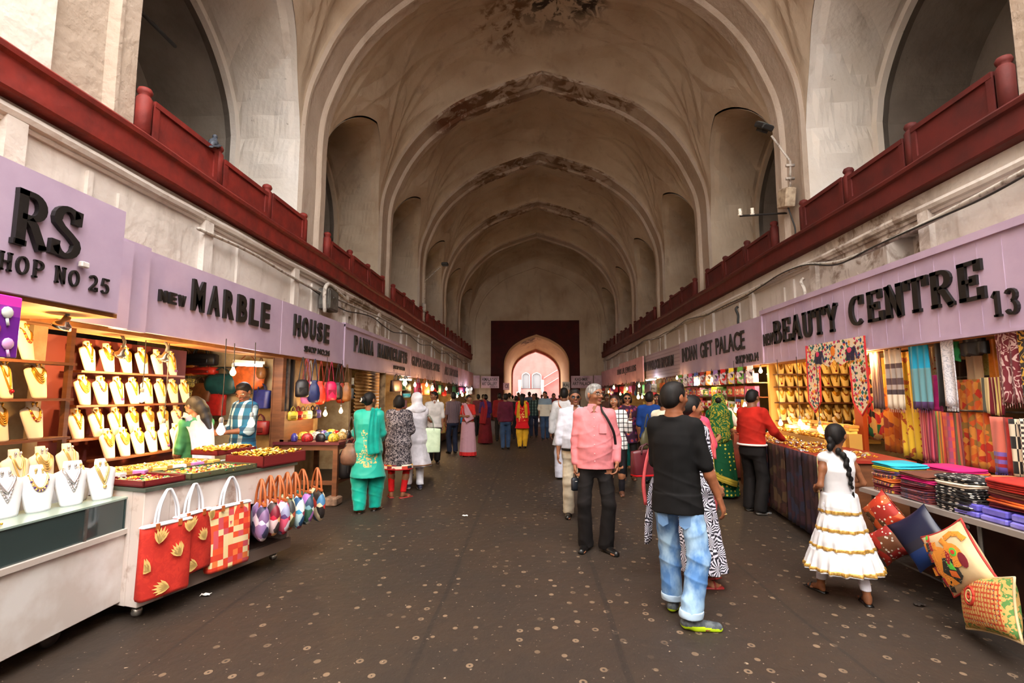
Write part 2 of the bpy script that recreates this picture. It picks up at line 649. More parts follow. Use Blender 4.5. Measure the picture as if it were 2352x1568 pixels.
S0 = s_of_z(SP)
CREASE = []
for m_ in (0, 1):
    f_ = lambda v: v if m_ == 0 else 3.7 - v
    CREASE += [((S0, f_(0)), (SMAX - .2, f_(1.85))), ((S0, f_(0)), (S0 + 3.1, f_(1.85))), ((S0 + 1.2, f_(0.15)), (SMAX - .9, f_(1.2))),
               ((S0 + 1.8, f_(0)), (S0 + 2.9, f_(1.1))), ((S0 + 3.1, f_(1.85)), (SMAX - .2, f_(.4))), ((S0 + 2.4, f_(.5)), (S0 + 4.2, f_(.1))),
               ((S0 + 1.9, f_(.75)), (S0 + 2.3, f_(1.85)))]
for bi in range(len(RIBS)):
    a = RIBS[bi]
    c_ = RIBS[bi + 1] - RD if bi + 1 < len(RIBS) else YEND
    L = c_ - a
    b = MB().m(0, False)
    nu, nv = (88, 84) if bi < 3 else (40, 40)
    for sd in (-1, 1):
        def f(u, v):
            z0 = lun(v)
            s0 = s_of_z(z0)
            s = s0 + (SMAX - s0) * u
            h, z, nx, nz_ = prof_at(s)
            tt = min(1, (s - s0) / 2.6)
            sm = tt * tt * (3 - 2 * tt)
            off = .10 + .75 * math.sin(PI * v) ** .8 * sm
            d = min(seg_d((s, v * 3.7), q[0], q[1]) for q in CREASE)
            edge = min(1, u * 8) * min(1, min(v, 1 - v) * 12)
            off -= .085 * max(0, 1 - d / .36) * edge
            x = h + nx * off
            return (XC + sd * max(x, 0) if u < 1 else XC, a + L * v, z + nz_ * off)
        b.grid(f, nu, nv)
    b.build('ceiling_bay_%d' % (bi + 1), M_VAULT, kind='structure')
    for sd, nm in ((-1, 'left'), (1, 'right')):
        b = MB().m(0, False)
        cur = [(0, 4.2 + (SP - 4.2) * k / 8) for k in range(8)] + [(k / 40, lun(k / 40)) for k in range(41)] + [(1, SP - (SP - 4.2) * k / 8) for k in range(1, 9)]

        def pt(c, x, ins=0.):
            v, z = c
            vv = .5 + (v - .5) * (1 - ins)
            zz = z if z <= SP else SP + (z - SP) * (1 - ins * .9)
            return (XC + sd * x, a + L * vv, zz)
        lays = []
        for k in range(13):
            t = k / 12
            row = []
            for c in cur:
                s = s_of_z(c[1])
                h0 = prof_at(s)[0]
                x0 = h0 + prof_at(s)[2] * .1
                rip = 0
                if c[1] > SP - .5:
                    rip = .05 * abs(math.sin(c[1] * 5.5 + 4 * t)) * (t > .1) * (t < .95)
                row.append(pt((c[0], c[1]), x0 + (5.5 - x0) * t, .02 * t + rip * .6))
            lays.append(row)
        b.rings(lays, closed=False)
        b.rings([lays[-1], [pt(c, 5.5, .09) for c in cur], [pt(c, 5.6, .09) for c in cur]], closed=False)
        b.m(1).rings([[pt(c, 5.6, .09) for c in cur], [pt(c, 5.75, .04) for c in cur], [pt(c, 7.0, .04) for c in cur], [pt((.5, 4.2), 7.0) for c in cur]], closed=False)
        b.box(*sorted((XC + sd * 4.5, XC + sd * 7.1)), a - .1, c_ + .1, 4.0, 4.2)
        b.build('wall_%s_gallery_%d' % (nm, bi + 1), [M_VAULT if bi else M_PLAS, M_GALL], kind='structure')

# outer shell keeps daylight out of the gaps
b = MB()
b.box(XC - 7.3, XC - 7.1, -10, YEND + .5, 0, 12.6)
b.box(XC - 7.3, XC - 4.6, -10, RIBS[0] - RD + .3, 12.4, 20.5)  # unseen raised wall, added to keep the sun out of the near court
b.box(XC + 7.1, XC + 7.3, -10, YEND + .5, 0, 12.6)
b.box(XC - 7.3, XC + 7.3, RIBS[0] - RD, YEND + .5, 12.4, 12.6)
b.box(XC - 7.3, XC - 4.3, -10, RIBS[0] - RD + .02, 4.2, 12.4)
b.box(XC + 4.3, XC + 7.3, -10, RIBS[0] - RD + .02, 4.2, 12.4)
b.box(XC - 7.3, XC + 7.3, -10.3, -10, 0, 9)
b.build('wall_outer_and_sun_block', M_PLAS, kind='structure')
# gable over the first rib
b = MB()
y0 = RIBS[0] - RD + .03
for i in range(len(FULL) - 1):
    (h0, z0), (h1, z1) = FULL[i], FULL[i + 1]
    if abs(h1 - h0) > 1e-5:
        b.box(XC + min(h0, h1), XC + max(h0, h1), y0, y0 + .3, max(z0, z1) + .1, 12.4)
b.build('wall_gable', M_PLAS, kind='structure')

# walls between the shop boards and the galleries
for sd, nm, zl in ((-1, 'left', 3.87), (1, 'right', 3.97)):
    b = MB().m(0, False)
    X = XC + sd * 4.33
    rr = random.Random(5)
    holes = {-1: [(10.4, 10.9, 3.1, 3.32)], 1: [(5.85, 6.5, 3.2, 3.62), (9.9, 10.15, 3.12, 3.34)]}[sd]

    def slab(y0, y1, z0, z1, t0=0., t1=.35):
        b.box(*sorted((X + sd * t0, X + sd * t1)), y0, y1, z0, z1)
    ycur = -10
    for (h0, h1, g0, g1) in holes:
        slab(ycur, h0, 2.85, zl)
        slab(h0, h1, 2.85, g0)
        slab(h0, h1, g1, zl)
        slab(h0, h1, g0, g1, .3, .4)
        ycur = h1
    slab(ycur, YEND, 2.85, zl)
    # relief panels and pilaster strips, a half-round moulding under the ledge
    y = -1.2
    k = 0
    while y < YEND - 1:
        slab(y, y + .16, 2.85, 3.72, -.07, 0)
        slab(y + .75, y + .80, 2.85, 3.62, -.035, 0)
        if k % 2 == 0:
            slab(y + 1.1, y + 1.98, 2.95, 3.55, -.03, 0)
        y += 2.32
        k += 1
    b.tube([(X - sd * .03, -2 + i * .7, 3.76 + .008 * math.sin(i * 1.7)) for i in range(50)], .055, 8)
    b.tube([(X - sd * .01, -2 + i * .7, 3.70) for i in range(50)], .03, 6)
    b.build('wall_%s' % nm, M_PLASW, kind='structure')
    b = MB().m(0, False)
    # dark red ledge
    e = X - sd * .13
    Q = [(0, zl), (.2, zl), (.22, zl + .02), (.22, zl + .25), (.26, zl + .27), (.27, zl + .31), (.24, zl + .34), (-.4, zl + .36), (-.4, zl)]
    n_ = 70
    rows = []
    for i in range(n_ + 1):
        y = -3 + (YEND + 3) * i / n_
        rows.append([(X - sd * (q[0] - .08) + .006 * math.sin(y * 3.1 + q[1] * 9), y, q[1] + .012 * math.sin(y * 1.3 + q[0] * 8)) for q in Q])
    b.rings(rows)
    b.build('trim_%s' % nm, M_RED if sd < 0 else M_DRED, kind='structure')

# ---- balcony parapets, one in every bay on both sides
BAYN = ['first', 'second', 'third', 'fourth', 'fifth', 'sixth']


def parapet(sd, bi):
    a = RIBS[bi]
    c_ = RIBS[bi + 1] - RD if bi + 1 < len(RIBS) else YEND - .5
    zb = 4.21 if sd < 0 else 4.31
    X = XC + sd * 4.28
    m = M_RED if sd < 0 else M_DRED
    o = empty('balcony_parapet', (X, a, zb), 0, '%s balcony parapet with knobbed posts, %s bay above the %s side' % ('red' if sd < 0 else 'dark red', BAYN[bi], 'handbag' if sd < 0 else 'scarf'), 'parapet')
    L = c_ - a
    np_ = 4
    for k in range(np_):
        y = L * (k + .02) / (np_ - .96) if k else .02
        y = .06 + (L - .12) * k / (np_ - 1)
        q = MB().m(0, True)
        q.lathe([(.001, -.02), (.075, -.02), (.075, .42), (.06, .44), (.05, .455), (.066, .475), (.072, .50), (.06, .53), (.02, .55), (.001, .552)], 10, XF((0, y, 0)))
        q.build('post', m, o)
        if k < np_ - 1:
            y0, y1 = y + .07, .06 + (L - .12) * (k + 1) / (np_ - 1) - .07
            q = MB()
            drop = .05 if (bi + k) % 3 == 1 else 0
            q.box(-.045, .045, y0, y1, -.02, .40 - drop)
            q.box(-.07, .07, y0, y1, .38 - drop, .44 - drop)
            q.box(-.065, .065, y0, y1, -.02, .06)
            q.box(-.065, .065, y0, y0 + .07, .06, .38 - drop)
            q.box(-.065, .065, y1 - .07, y1, .06, .38 - drop)
            q.build('panel', m, o)
    return o


for bi in range(6):
    parapet(-1, bi)
    parapet(1, bi)

# ---- end wall and gate
def arch_curve(xl, xr, sp, ap, n=14):
    xm = (xl + xr) / 2
    hw = (xr - xl) / 2
    pts = [(xl, 0.), (xl, sp * .5), (xl, sp)]
    H = catmull([(hw, 0), (hw * .97, .34), (hw * .78, .64), (hw * .42, .86), (0, 1.)], 5)
    left = [(xm - h, sp + (ap - sp) * t) for h, t in H[1:]]
    right = [(xm + h, sp + (ap - sp) * t) for h, t in H[1:-1]][::-1]
    return pts + left + right + [(xr, sp), (xr, sp * .5), (xr, 0.)]


def arch_wall(b, x0, x1, z1, cur, y0, y1, ztop=None):
    xl, xr = cur[0][0], cur[-1][0]
    b.box(x0, xl, y0, y1, 0, z1)
    b.box(xr, x1, y0, y1, 0, z1)
    for p, q in zip(cur, cur[1:]):
        if abs(p[0] - q[0]) > 1e-6:
            b.add([(p[0], y0, p[1]), (q[0], y0, q[1]), (q[0], y0, z1), (p[0], y0, z1), (p[0], y1, p[1]), (q[0], y1, q[1]), (q[0], y1, z1), (p[0], y1, z1)],
                  [(0, 1, 2, 3), (7, 6, 5, 4), (0, 4, 5, 1)])


OUT = arch_curve(-1.85, 2.39, 3.1, 5.49)
INN = arch_curve(-1.47, 1.97, 2.65, 4.79)
b = MB()
arch_wall(b, XC - 7.1, XC + 7.1, 12.4, OUT, YEND, YEND + .4)
b.build('wall_back', M_VAULT, kind='structure')
b = MB().m(0, False)
ring = [(XC + h * .93, z * .97 - .15) for h, z in FULL]
N = pnorm(ring)
b.rings([[(x + n[0] * r, YEND - d, z + n[1] * r) for (x, z), n in zip(ring, N)] for r, d in ((.14, 0), (.12, .07), (0, .07), (-.03, 0))], closed=False)
for px0 in (-3.6, 3.3):
    b.box(px0, px0 + .8, YEND - .025, YEND, 3.4, 5.6)
b.build('trim_back', M_VAULT, kind='structure')
b = MB()
arch_wall(b, -2.69, 3.05, 6.4, [(x, z) for x, z in OUT], YEND - .06, YEND - .005)
b.build('wall_back_red_panel', mat('maroon_wall_paint', (66, 8, 8), .9, nz=(2, (50, 6, 6))), kind='structure')
M_CREAM = mat('cream_gate_plaster', rough=.9, pat=plaster_pat((206, 164, 122), (184, 140, 100), [(XC - .5, 33.2, 5.2, .9, 4, (84, 52, 36), .44, .52)]), bump=(6, .4, .02))
b = MB().m(0, False)
rows = []
for k in range(9):
    t = k / 8
    rows.append([(p[0] * (1 - t) + q[0] * t, YEND - .1 + 3.0 * t, p[1] * (1 - t ** 1.6) + q[1] * t ** 1.6) for p, q in zip(OUT, INN)])
b.rings(rows, closed=False)
b.rings([[(XC + (x - XC) * s_, YEND - .14 + d, z * s_ if z > 0 else 0) for x, z in OUT] for s_, d in ((1.0, .04), (.985, 0), (.97, .05))], closed=False)
b.build('door_1', M_CREAM, kind='structure')
IN2 = arch_curve(-1.38, 1.86, 2.62, 4.62)
b = MB()
arch_wall(b, -6, 6.6, 9, IN2, 35.3, 35.9)
b.build('wall_gate', mat('gate_sandstone', (170, 84, 60), .8, nz=(6, (140, 60, 44))), kind='structure')
b = MB()
arch_wall(b, -1.60, 2.10, 4.95, INN, 35.2, 35.26)
b.build('trim_gate', M_CREAM, kind='structure')

# ---- the sunlit red building across the court
M_PINK = mat('sunlit_sandstone', (128, 74, 69), .9, nz=(.9, (118, 66, 61)), bump=(3, .3))
M_PWHT = mat('pale_stone', (146, 122, 116), .8)
YF = 60.0
bl = empty('red_building', (0, YF, 0), 0, 'sunlit pink-red stone building with two arched windows, seen through the gate', 'building')
q = MB()
q.box(-22, 22, 0, 3, 0, 14)
q.build('wall', M_PINK, bl)
for (pl, pr) in ((1200, 1216), (1223, 1242)):
    A, B_ = gy(pl, 892, YF), gy(pr, 857, YF)
    x0, x1, z0, z1 = A.x, B_.x, A.z, B_.z
    q = MB()
    c = arch_curve(x0, x1, z1 - .45, z1)
    out = arch_curve(x0 - .09, x1 + .09, z1 - .45, z1 + .11)
    q.rings([[(x, y, z + (0 if z else z0)) for x, z in out] for y in (-.01, -.16)] + [[(x, -.16, z if z else z0) for x, z in c]] + [[(x, -.01, z if z else z0) for x, z in c]], closed=False)
    fr = q.build('window', M_PWHT, bl)
    q = MB()
    q.add([(x, -.03, max(z, z0)) for x, z in c], [tuple(range(len(c)))])
    q.build('pane', mat('grey_window_pane', (84, 84, 86), .6), fr)
st = MB()
xm = gy(1220, 905, YF).x
for k in range(16):
    st.box(xm - 1.15, xm + 1.15, -8 + k * .42, -.05, k * .14, (k + 1) * .14)
st.build('stairway', mat('stair_stone', (140, 96, 90), .9), bl)
for sx in (-1, 1):
    q = MB()
    q.add([(xm + sx * 1.3 + d_, y_, z_) for d_ in (-.1, .1) for y_, z_ in ((-8.3, 0), (-.05, 0), (-.05, 2.7), (-2, 2.6), (-8.3, .6))], [(0, 1, 2, 3, 4), (9, 8, 7, 6, 5), (0, 4, 9, 5), (4, 3, 8, 9), (3, 2, 7, 8), (1, 6, 7, 2)])
    q.box(xm + sx * 1.3 - .17, xm + sx * 1.3 + .17, -8.4, -8.0, 0, 1.9)
    q.box(xm + sx * 1.3 - .17, xm + sx * 1.3 + .17, -2.2, -1.9, 0, 3.3)
    q.build('stair_wall', M_PWHT, bl)
    q = MB()
    M_ = XF((xm + sx * 1.5, -.1, 2.5), 0, 0, 0)
    if sx < 0:
        continue
    ang = math.atan2(2.6, 6)
    for dz in (0, 1.0):
        q.add([(0, 0, dz), (sx * 7, 0, dz + 4.2), (sx * 7, 0, dz + 4.28), (0, 0, dz + .08), (0, -.12, dz), (sx * 7, -.12, dz + 4.2), (sx * 7, -.12, dz + 4.28), (0, -.12, dz + .08)],
              [(0, 1, 2, 3), (7, 6, 5, 4), (0, 4, 5, 1), (3, 2, 6, 7)], M_)
    q.build('rail', M_PWHT, bl)

# ================================================================ shop name boards
def pen_stroke(mb, path, a, bb, depth, M, x0, y0, sx, sy):
    """calligraphic stroke: a = thickness of uprights, bb = of horizontals (local units)"""
    P = [(x0 + p[0] * sx, y0 + p[1] * sy) for p in path]
    L, R_ = [], []
    for i, p in enumerate(P):
        q0, q1 = P[max(i - 1, 0)], P[min(i + 1, len(P) - 1)]
        t = (q1[0] - q0[0], q1[1] - q0[1])
        l = math.hypot(*t) or 1
        n = (-t[1] / l, t[0] / l)
        w = math.sqrt((a * n[0]) ** 2 + (bb * n[1]) ** 2) / 2
        L.append((p[0] + n[0] * w, p[1] + n[1] * w))
        R_.append((p[0] - n[0] * w, p[1] - n[1] * w))
    n = len(L)
    vs = [(*p, 0) for p in L] + [(*p, 0) for p in R_] + [(*p, depth) for p in L] + [(*p, depth) for p in R_]
    fs = []
    for i in range(n - 1):
        fs += [(2 * n + i, 3 * n + i, 3 * n + i + 1, 2 * n + i + 1), (i, 2 * n + i, 2 * n + i + 1, i + 1), (n + i, n + i + 1, 3 * n + i + 1, 3 * n + i)]
    fs += [(0, n, 3 * n, 2 * n), (n - 1, 3 * n - 1, 4 * n - 1, 2 * n - 1)]
    mb.add(vs, fs, M)


def arc(cx, cy, rx, ry, a0, a1, n=10):
    return [(cx + rx * math.cos(math.radians(a0 + (a1 - a0) * i / n)), cy + ry * math.sin(math.radians(a0 + (a1 - a0) * i / n))) for i in range(n + 1)]


def sf(x, y, w=.3):
    return [(x - w / 2, y), (x + w / 2, y)]


T_, B0 = .955, .045
GL = {
    'B': [[(.25, 0), (.25, 1)], [(.1, T_), (.5, T_)] + arc(.5, .74, .3, .215, 90, -90), [(.25, .525), (.5, .525)], [(.25, .5), (.55, .5)] + arc(.55, .27, .32, .225, 90, -90) + [(.1, B0)]],
    'E': [[(.25, 0), (.25, 1)], [(.1, T_), (.85, T_)], [(.1, B0), (.9, B0)], [(.25, .5), (.65, .5)], [(.84, 1), (.84, .72)], [(.9, 0), (.9, .3)], [(.65, .38), (.65, .62)]],
    'A': [[(.5, 1), (.12, 0)], [(.5, 1), (.62, .7), (.86, 0)], [(.25, .33), (.75, .33)], sf(.12, B0, .28), sf(.85, B0, .32)],
    'U': [[(.24, 1), (.24, .35)] + arc(.52, .33, .28, .3, 180, 360) + [(.8, 1)], sf(.24, T_, .36), sf(.8, T_, .3)],
    'T': [[(.5, 0), (.5, 1)], [(.05, T_), (.95, T_)], [(.06, 1), (.06, .7)], [(.94, 1), (.94, .7)], sf(.5, B0, .4)],
    'Y': [[(.5, 0), (.5, .45), (.15, 1)], [(.5, .42), (.85, 1)], sf(.5, B0, .36), sf(.15, T_, .34), sf(.85, T_, .28)],
    'C': [arc(.52, .5, .4, .46, 50, 310, 16), [(.82, 1), (.8, .68)]],
    'N': [[(.2, 0), (.2, 1)], [(.2, 1), (.8, 0)], [(.8, 0), (.8, 1)], sf(.2, B0, .3), sf(.15, T_, .26), sf(.8, T_, .3)],
    'R': [[(.24, 0), (.24, 1)], [(.1, T_), (.5, T_)] + arc(.5, .74, .31, .215, 90, -90) + [(.24, .525)], [(.45, .5), (.6, .4), (.9, 0)], sf(.24, B0, .36), sf(.88, B0, .24)],
    'S': [arc(.5, .73, .33, .23, 25, 180, 8) + [(.18, .66), (.35, .56), (.62, .45), (.83, .34)] + arc(.5, .27, .35, .23, 0, -160, 8), [(.84, .98), (.82, .7)], [(.14, .02), (.16, .3)]],
    'H': [[(.2, 0), (.2, 1)], [(.8, 0), (.8, 1)], [(.2, .5), (.8, .5)], sf(.2, B0, .32), sf(.8, B0, .32), sf(.2, T_, .32), sf(.8, T_, .32)],
    'O': [arc(.5, .5, .38, .46, 0, 360, 18)],
    'P': [[(.24, 0), (.24, 1)], [(.1, T_), (.5, T_)] + arc(.5, .72, .33, .235, 90, -90) + [(.24, .485)], sf(.24, B0, .36)],
    '2': [arc(.48, .7, .32, .27, 160, -10, 10) + [(.72, .5), (.2, .08)], [(.14, B0 + .02), (.88, B0 + .02)], [(.88, 0), (.86, .26)]],
    '5': [[(.8, T_), (.28, T_), (.22, .52)] + arc(.48, .32, .34, .28, 120, -150, 12), [(.8, 1), (.8, .86)]],
    '1': [[(.5, 0), (.5, 1)], [(.5, .98), (.2, .76)], sf(.5, B0, .5)],
    '3': [arc(.45, .74, .32, .22, 160, -80, 8), arc(.45, .28, .36, .25, 80, -160, 10)],
}


def serif_word(mb, word, x0, x1, y0, y1, depth, M, thick=.27, thin=.1, gap=.1, widths=None):
    n = sum((.5 if c == ' ' else 1) for c in word)
    cw = (x1 - x0) / n
    x = x0
    for c in word:
        if c == ' ':
            x += cw * .5
            continue
        w = cw * (1 - gap)
        H = y1 - y0
        for st in GL[c]:
            pen_stroke(mb, st, min(w * thick, H * .24), min(H * thin, w * thin * 1.6), depth, M, x, y0, w, H)
        x += cw


def board(side, x, y0, y1, z0, z1, label, words=(), boards=None, mats=None, frame=False, lean=0., grooves=0, name='shop_sign'):
    """words: (text, px0, px1, z0, z1, style)"""
    if side == 'L':
        org, R3 = Vector((x, y0, z0)), LEFTM
        loc = lambda px: gx(px, 800, x).y - y0
    elif side == 'R':
        org, R3 = Vector((x, y1, z0)), RIGHTM
        loc = lambda px: y1 - gx(px, 800, x).y
    else:
        org, R3 = Vector((y0, x, z0)), FACEM
        loc = lambda px: gy(px, 880, x).x - y0
    L, H = y1 - y0, z1 - z0
    o = bpy.data.objects.new(name, None)
    o.matrix_world = Matrix.Translation(org) @ R3.to_4x4()
    link(o)
    tag(o, label, 'sign')
    b = MB()
    b.box(0, L, 0, H, -.05, 0)
    for k in range(grooves):
        xx = L * (k + .5) / grooves
        b.box(xx - .006, xx + .006, .02, H - .07, 0, .004)
    b.build('board', mats or M_LILAC, o)
    if frame:
        b = MB()
        b.box(-.02, L + .02, H - .05, H + .03, -.06, .03)
        b.box(-.02, L + .02, -.02, .01, -.06, .015)
        b.box(-.02, .03, -.02, H, -.06, .025)
        b.build('frame', mats or M_LILAC, o)
    if words:
        b = MB()
        for wd in words:
            t, p0, p1, a, c, style = wd[:6]
            xa, xb = sorted((loc(p0), loc(p1)))
            if style == 'serif':
                serif_word(b, t, xa, xb, a - z0, c - z0, .03 if c - a > .2 else .014, XF((0, 0, .002)), thick=.27 if c - a > .2 else .2, thin=.1, gap=.1 if c - a > .2 else .2)
            elif style == 'spaced':
                n = len(t)
                cw = (xb - xa) / (n - .3)
                for i, ch in enumerate(t):
                    if ch != ' ':
                        text_fit(b, ch, xa + cw * i, xa + cw * i + cw * .72, a - z0, c - z0, .03, .035)
            elif style == 'slant':
                text_fit(b, t, xa, xb, a - z0, c - z0, .02, .02, shear=0)
            else:
                text_fit(b, t, xa, xb, a - z0, c - z0, .02, .012)
        b.build('lettering', M_BLACK, o)
    return o


M_LIL2 = mat('lilac_board_faded', (190, 160, 178), .6, nz=(2.2, (150, 118, 134), .45, .75), bump=(8, .2))
M_PINKB = mat('pink_board', (222, 168, 176), .55, nz=(2, (198, 140, 150), .45, .7))
M_STRIPB = mat('boarded_lilac', rough=.6, pat=p_stripes([(176, 156, 168), (176, 156, 168), (176, 156, 168), (150, 130, 142)], 1, 9))
board('L', -3.08, 1.6, 3.56, 2.2, 2.98, 'lilac board over the left jewellery stall with big serif letters and SHOP NO 25',
      [('RS', -14, 163, 2.49, 2.83, 'serif'), ('SHOP NO 25', -75, 242, 2.32, 2.43, 'serif')])
board('L', -3.6, 3.62, 4.28, 2.18, 2.96, 'narrow blank lilac board standing back between the two left signs')
board('L', -3.66, 4.2, 4.56, 2.18, 3.0, 'narrow blank lilac strip board beside the word NEW')
board('L', -3.74, 4.55, 7.25, 2.2, 3.0, 'long lilac sign reading NEW MARBLE, left half of the marble shop board',
      [('NEW', 353, 414, 2.53, 2.65, 'spaced'), ('MARBLE', 430, 612, 2.52, 2.87, 'spaced')])
board('L', -3.735, 7.26, 9.72, 2.2, 3.0, 'lilac sign reading HOUSE, SHOP NO.24, right half of the marble shop board',
      [('HOUSE', 671, 752, 2.52, 2.86, 'spaced'), ('SHOP NO.24', 698, 756, 2.3, 2.4, 'p')])
board('L', -3.74, 9.76, 15.2, 2.16, 3.0, 'lilac sign reading PANNA HANDICRAFTS', [('PANNA', 812, 856, 2.5, 2.84, 'spaced'), ('HANDICRAFTS', 867, 934, 2.5, 2.84, 'spaced'), ('SHOP NO.23', 904, 930, 2.29, 2.39, 'p')], frame=True)
board('L', -3.74, 15.25, 20.6, 2.14, 2.98, 'lilac sign reading GUPTA GENERAL STORE', [('GUPTA GENERAL STORE', 946, 1010, 2.5, 2.8, 'p')], mats=M_LIL2)
board('L', -3.74, 20.65, 25.2, 2.1, 2.95, 'faded lilac sign reading ART EMPORIUM', [('ART EMPORIUM', 1022, 1052, 2.45, 2.8, 'p')], mats=M_LIL2)
board('L', -3.72, 25.25, 31.4, 2.05, 2.95, 'blank pink faded board, last along the handbag side', mats=M_PINKB)
board('R', 4.35, 2.2, 9.58, 2.19, 3.15, 'large panelled lilac sign reading NEW BEAUTY CENTRE 13',
      [('NEW', 1756, 1779, 2.5, 2.72, 'slant'), ('BEAUTY', 1780, 1936, 2.5, 2.9, 'serif'), ('CENTRE', 1960, 2288, 2.52, 2.91, 'serif'), ('13', 2291, 2362, 2.32, 2.56, 'serif')], frame=True, grooves=28)
board('R', 4.37, 9.66, 15.0, 2.18, 3.1, 'lilac sign reading INDIAN GIFT PALACE, SHOP NO.14',
      [('INDIAN', 1567, 1601, 2.53, 2.93, 'p'), ('GIFT', 1609, 1637, 2.53, 2.93, 'p'), ('PALACE', 1645, 1712, 2.53, 2.93, 'p'), ('SHOP NO.14', 1690, 1742, 2.25, 2.42, 'p')])
board('R', 4.4, 15.05, 19.6, 2.18, 3.1, 'brown-lilac planked sign with a long row of dark letters', [('NEW HANDLOOM EMPORIUM', 1476, 1547, 2.5, 2.85, 'p')], mats=M_STRIPB)
board('R', 4.3, 19.7, 25.0, 2.1, 3.1, 'bright pink sign with black letters, beyond the planked board', [('HARI LAL JEWELLERS', 1417, 1460, 2.5, 2.85, 'p')], mats=M_PINKB)
board('R', 4.3, 25.1, 31.4, 2.1, 3.0, 'blank faded pink board, last along the scarf side', mats=M_PINKB)
board('F', 31.6, gy(1105, 880, 31.6).x, gy(1146, 880, 31.6).x, gy(1105, 891, 31.6).z, gy(1105, 864, 31.6).z, 'pale board reading HIMALAYAN ART GALLERY beside the gate',
      [('HIMALAYAN', 1107, 1142, 2.45, 2.68, 'p'), ('ART GALLERY', 1107, 1142, 2.18, 2.4, 'p'), ('SHOP NO.18', 1125, 1142, 2.05, 2.13, 'p')], mats=M_LIL2)
board('F', 31.62, gy(1064, 880, 31.62).x, gy(1102, 880, 31.62).x, 2.0, 2.8, 'dark blank board left of the gallery board', mats=M_LIL2)
board('F', 32.1, gy(1156, 880, 32.1).x, gy(1170, 880, 32.1).x, gy(1156, 895, 32.1).z, gy(1156, 879, 32.1).z, 'small pale board ending in CE on the left gate jamb', [('CE', 1160, 1168, 2.02, 2.25, 'p')], mats=M_PINKB)
board('F', 32.1, gy(1292, 880, 32.1).x, gy(1309, 880, 32.1).x, gy(1156, 895, 32.1).z, gy(1156, 877, 32.1).z, 'small pale board reading RAJ on the right gate jamb', [('RAJ', 1294, 1307, 2.05, 2.3, 'p')], mats=mat('white_board', (214, 206, 200), .6))
board('F', 31.6, gy(1312, 880, 31.6).x, gy(1362, 880, 31.6).x, gy(1312, 891, 31.6).z, gy(1312, 863, 31.6).z, 'pale board reading KASHMIR ART PALACE beside the gate',
      [('KASHMIR', 1321, 1350, 2.45, 2.66, 'p'), ('ART PALACE', 1315, 1357, 2.18, 2.4, 'p')], mats=M_LIL2)
board('F', 31.62, gy(1364, 880, 31.62).x, gy(1400, 880, 31.62).x, 2.0, 2.8, 'dark blank board right of the art palace board', mats=M_LIL2)

# shop shells: partitions, backs and ceilings
M_OCH = mat('ochre_shop_lining', (176, 116, 56), .8, nz=(4, (130, 80, 38), .35, .7))
M_CREAMP = mat('cream_shop_panel', (206, 180, 138), .8, nz=(5, (170, 140, 100), .4, .7))
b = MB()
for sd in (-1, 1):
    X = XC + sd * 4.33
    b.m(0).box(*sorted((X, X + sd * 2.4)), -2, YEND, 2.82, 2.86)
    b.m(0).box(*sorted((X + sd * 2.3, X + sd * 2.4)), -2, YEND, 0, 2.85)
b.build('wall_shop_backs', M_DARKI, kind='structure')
b = MB()
for sd, ys in ((-1, (3.85, 7.75, 10.9, 15.2, 20.6, 25.2)), (1, (9.75, 15.0, 19.6, 25.0))):
    X = XC + sd * 4.33
    for y in ys:
        b.box(*sorted((X - sd * .02, X + sd * 2.35)), y, y + .12, 0, 2.83)
b.build('wall_shop_partitions', M_CREAMP, kind='structure')
b = MB()
for sd in (-1, 1):
    X = XC + sd * 4.33
    xs = -3.8 if sd < 0 else 4.42
    b.box(*sorted((xs, X + sd * .1)), (3.6 if sd < 0 else 2.2), 31.4, 2.16, 2.2)
    b.box(*sorted((xs, X + sd * .2)), (3.6 if sd < 0 else 2.2), 31.4, 2.78, 2.86)
b.box(-4.3, -3.12, 1.5, 3.6, 2.17, 2.2)
b.box(-4.3, -3.13, 1.5, 3.55, 2.86, 2.9)
b.build('trim_shop_soffits', M_OCH, kind='structure')

# ================================================================ pipes, cables, lamps on the walls
def wallx(sd):
    return XC + sd * 4.33


def wiggly(sd, pts, r, name, label, cat, m, n=6):
    b = MB().m(0, True)
    P = catmull3(pts, 6)
    b.tube(P, r, n)
    return b.build(name, m, label=label, cat=cat)


def catmull3(P, n):
    P = [Vector(p) for p in P]
    P = [2 * P[0] - P[1]] + P + [2 * P[-1] - P[-2]]
    out = []
    for i in range(1, len(P) - 2):
        for k in range(n):
            t = k / n
            a, b, c, d = P[i - 1:i + 3]
            out.append(.5 * (2 * b + (c - a) * t + (2 * a - 5 * b + 4 * c - d) * t * t + (3 * b - a - 3 * c + d) * t ** 3))
    out.append(P[-2])
    return out


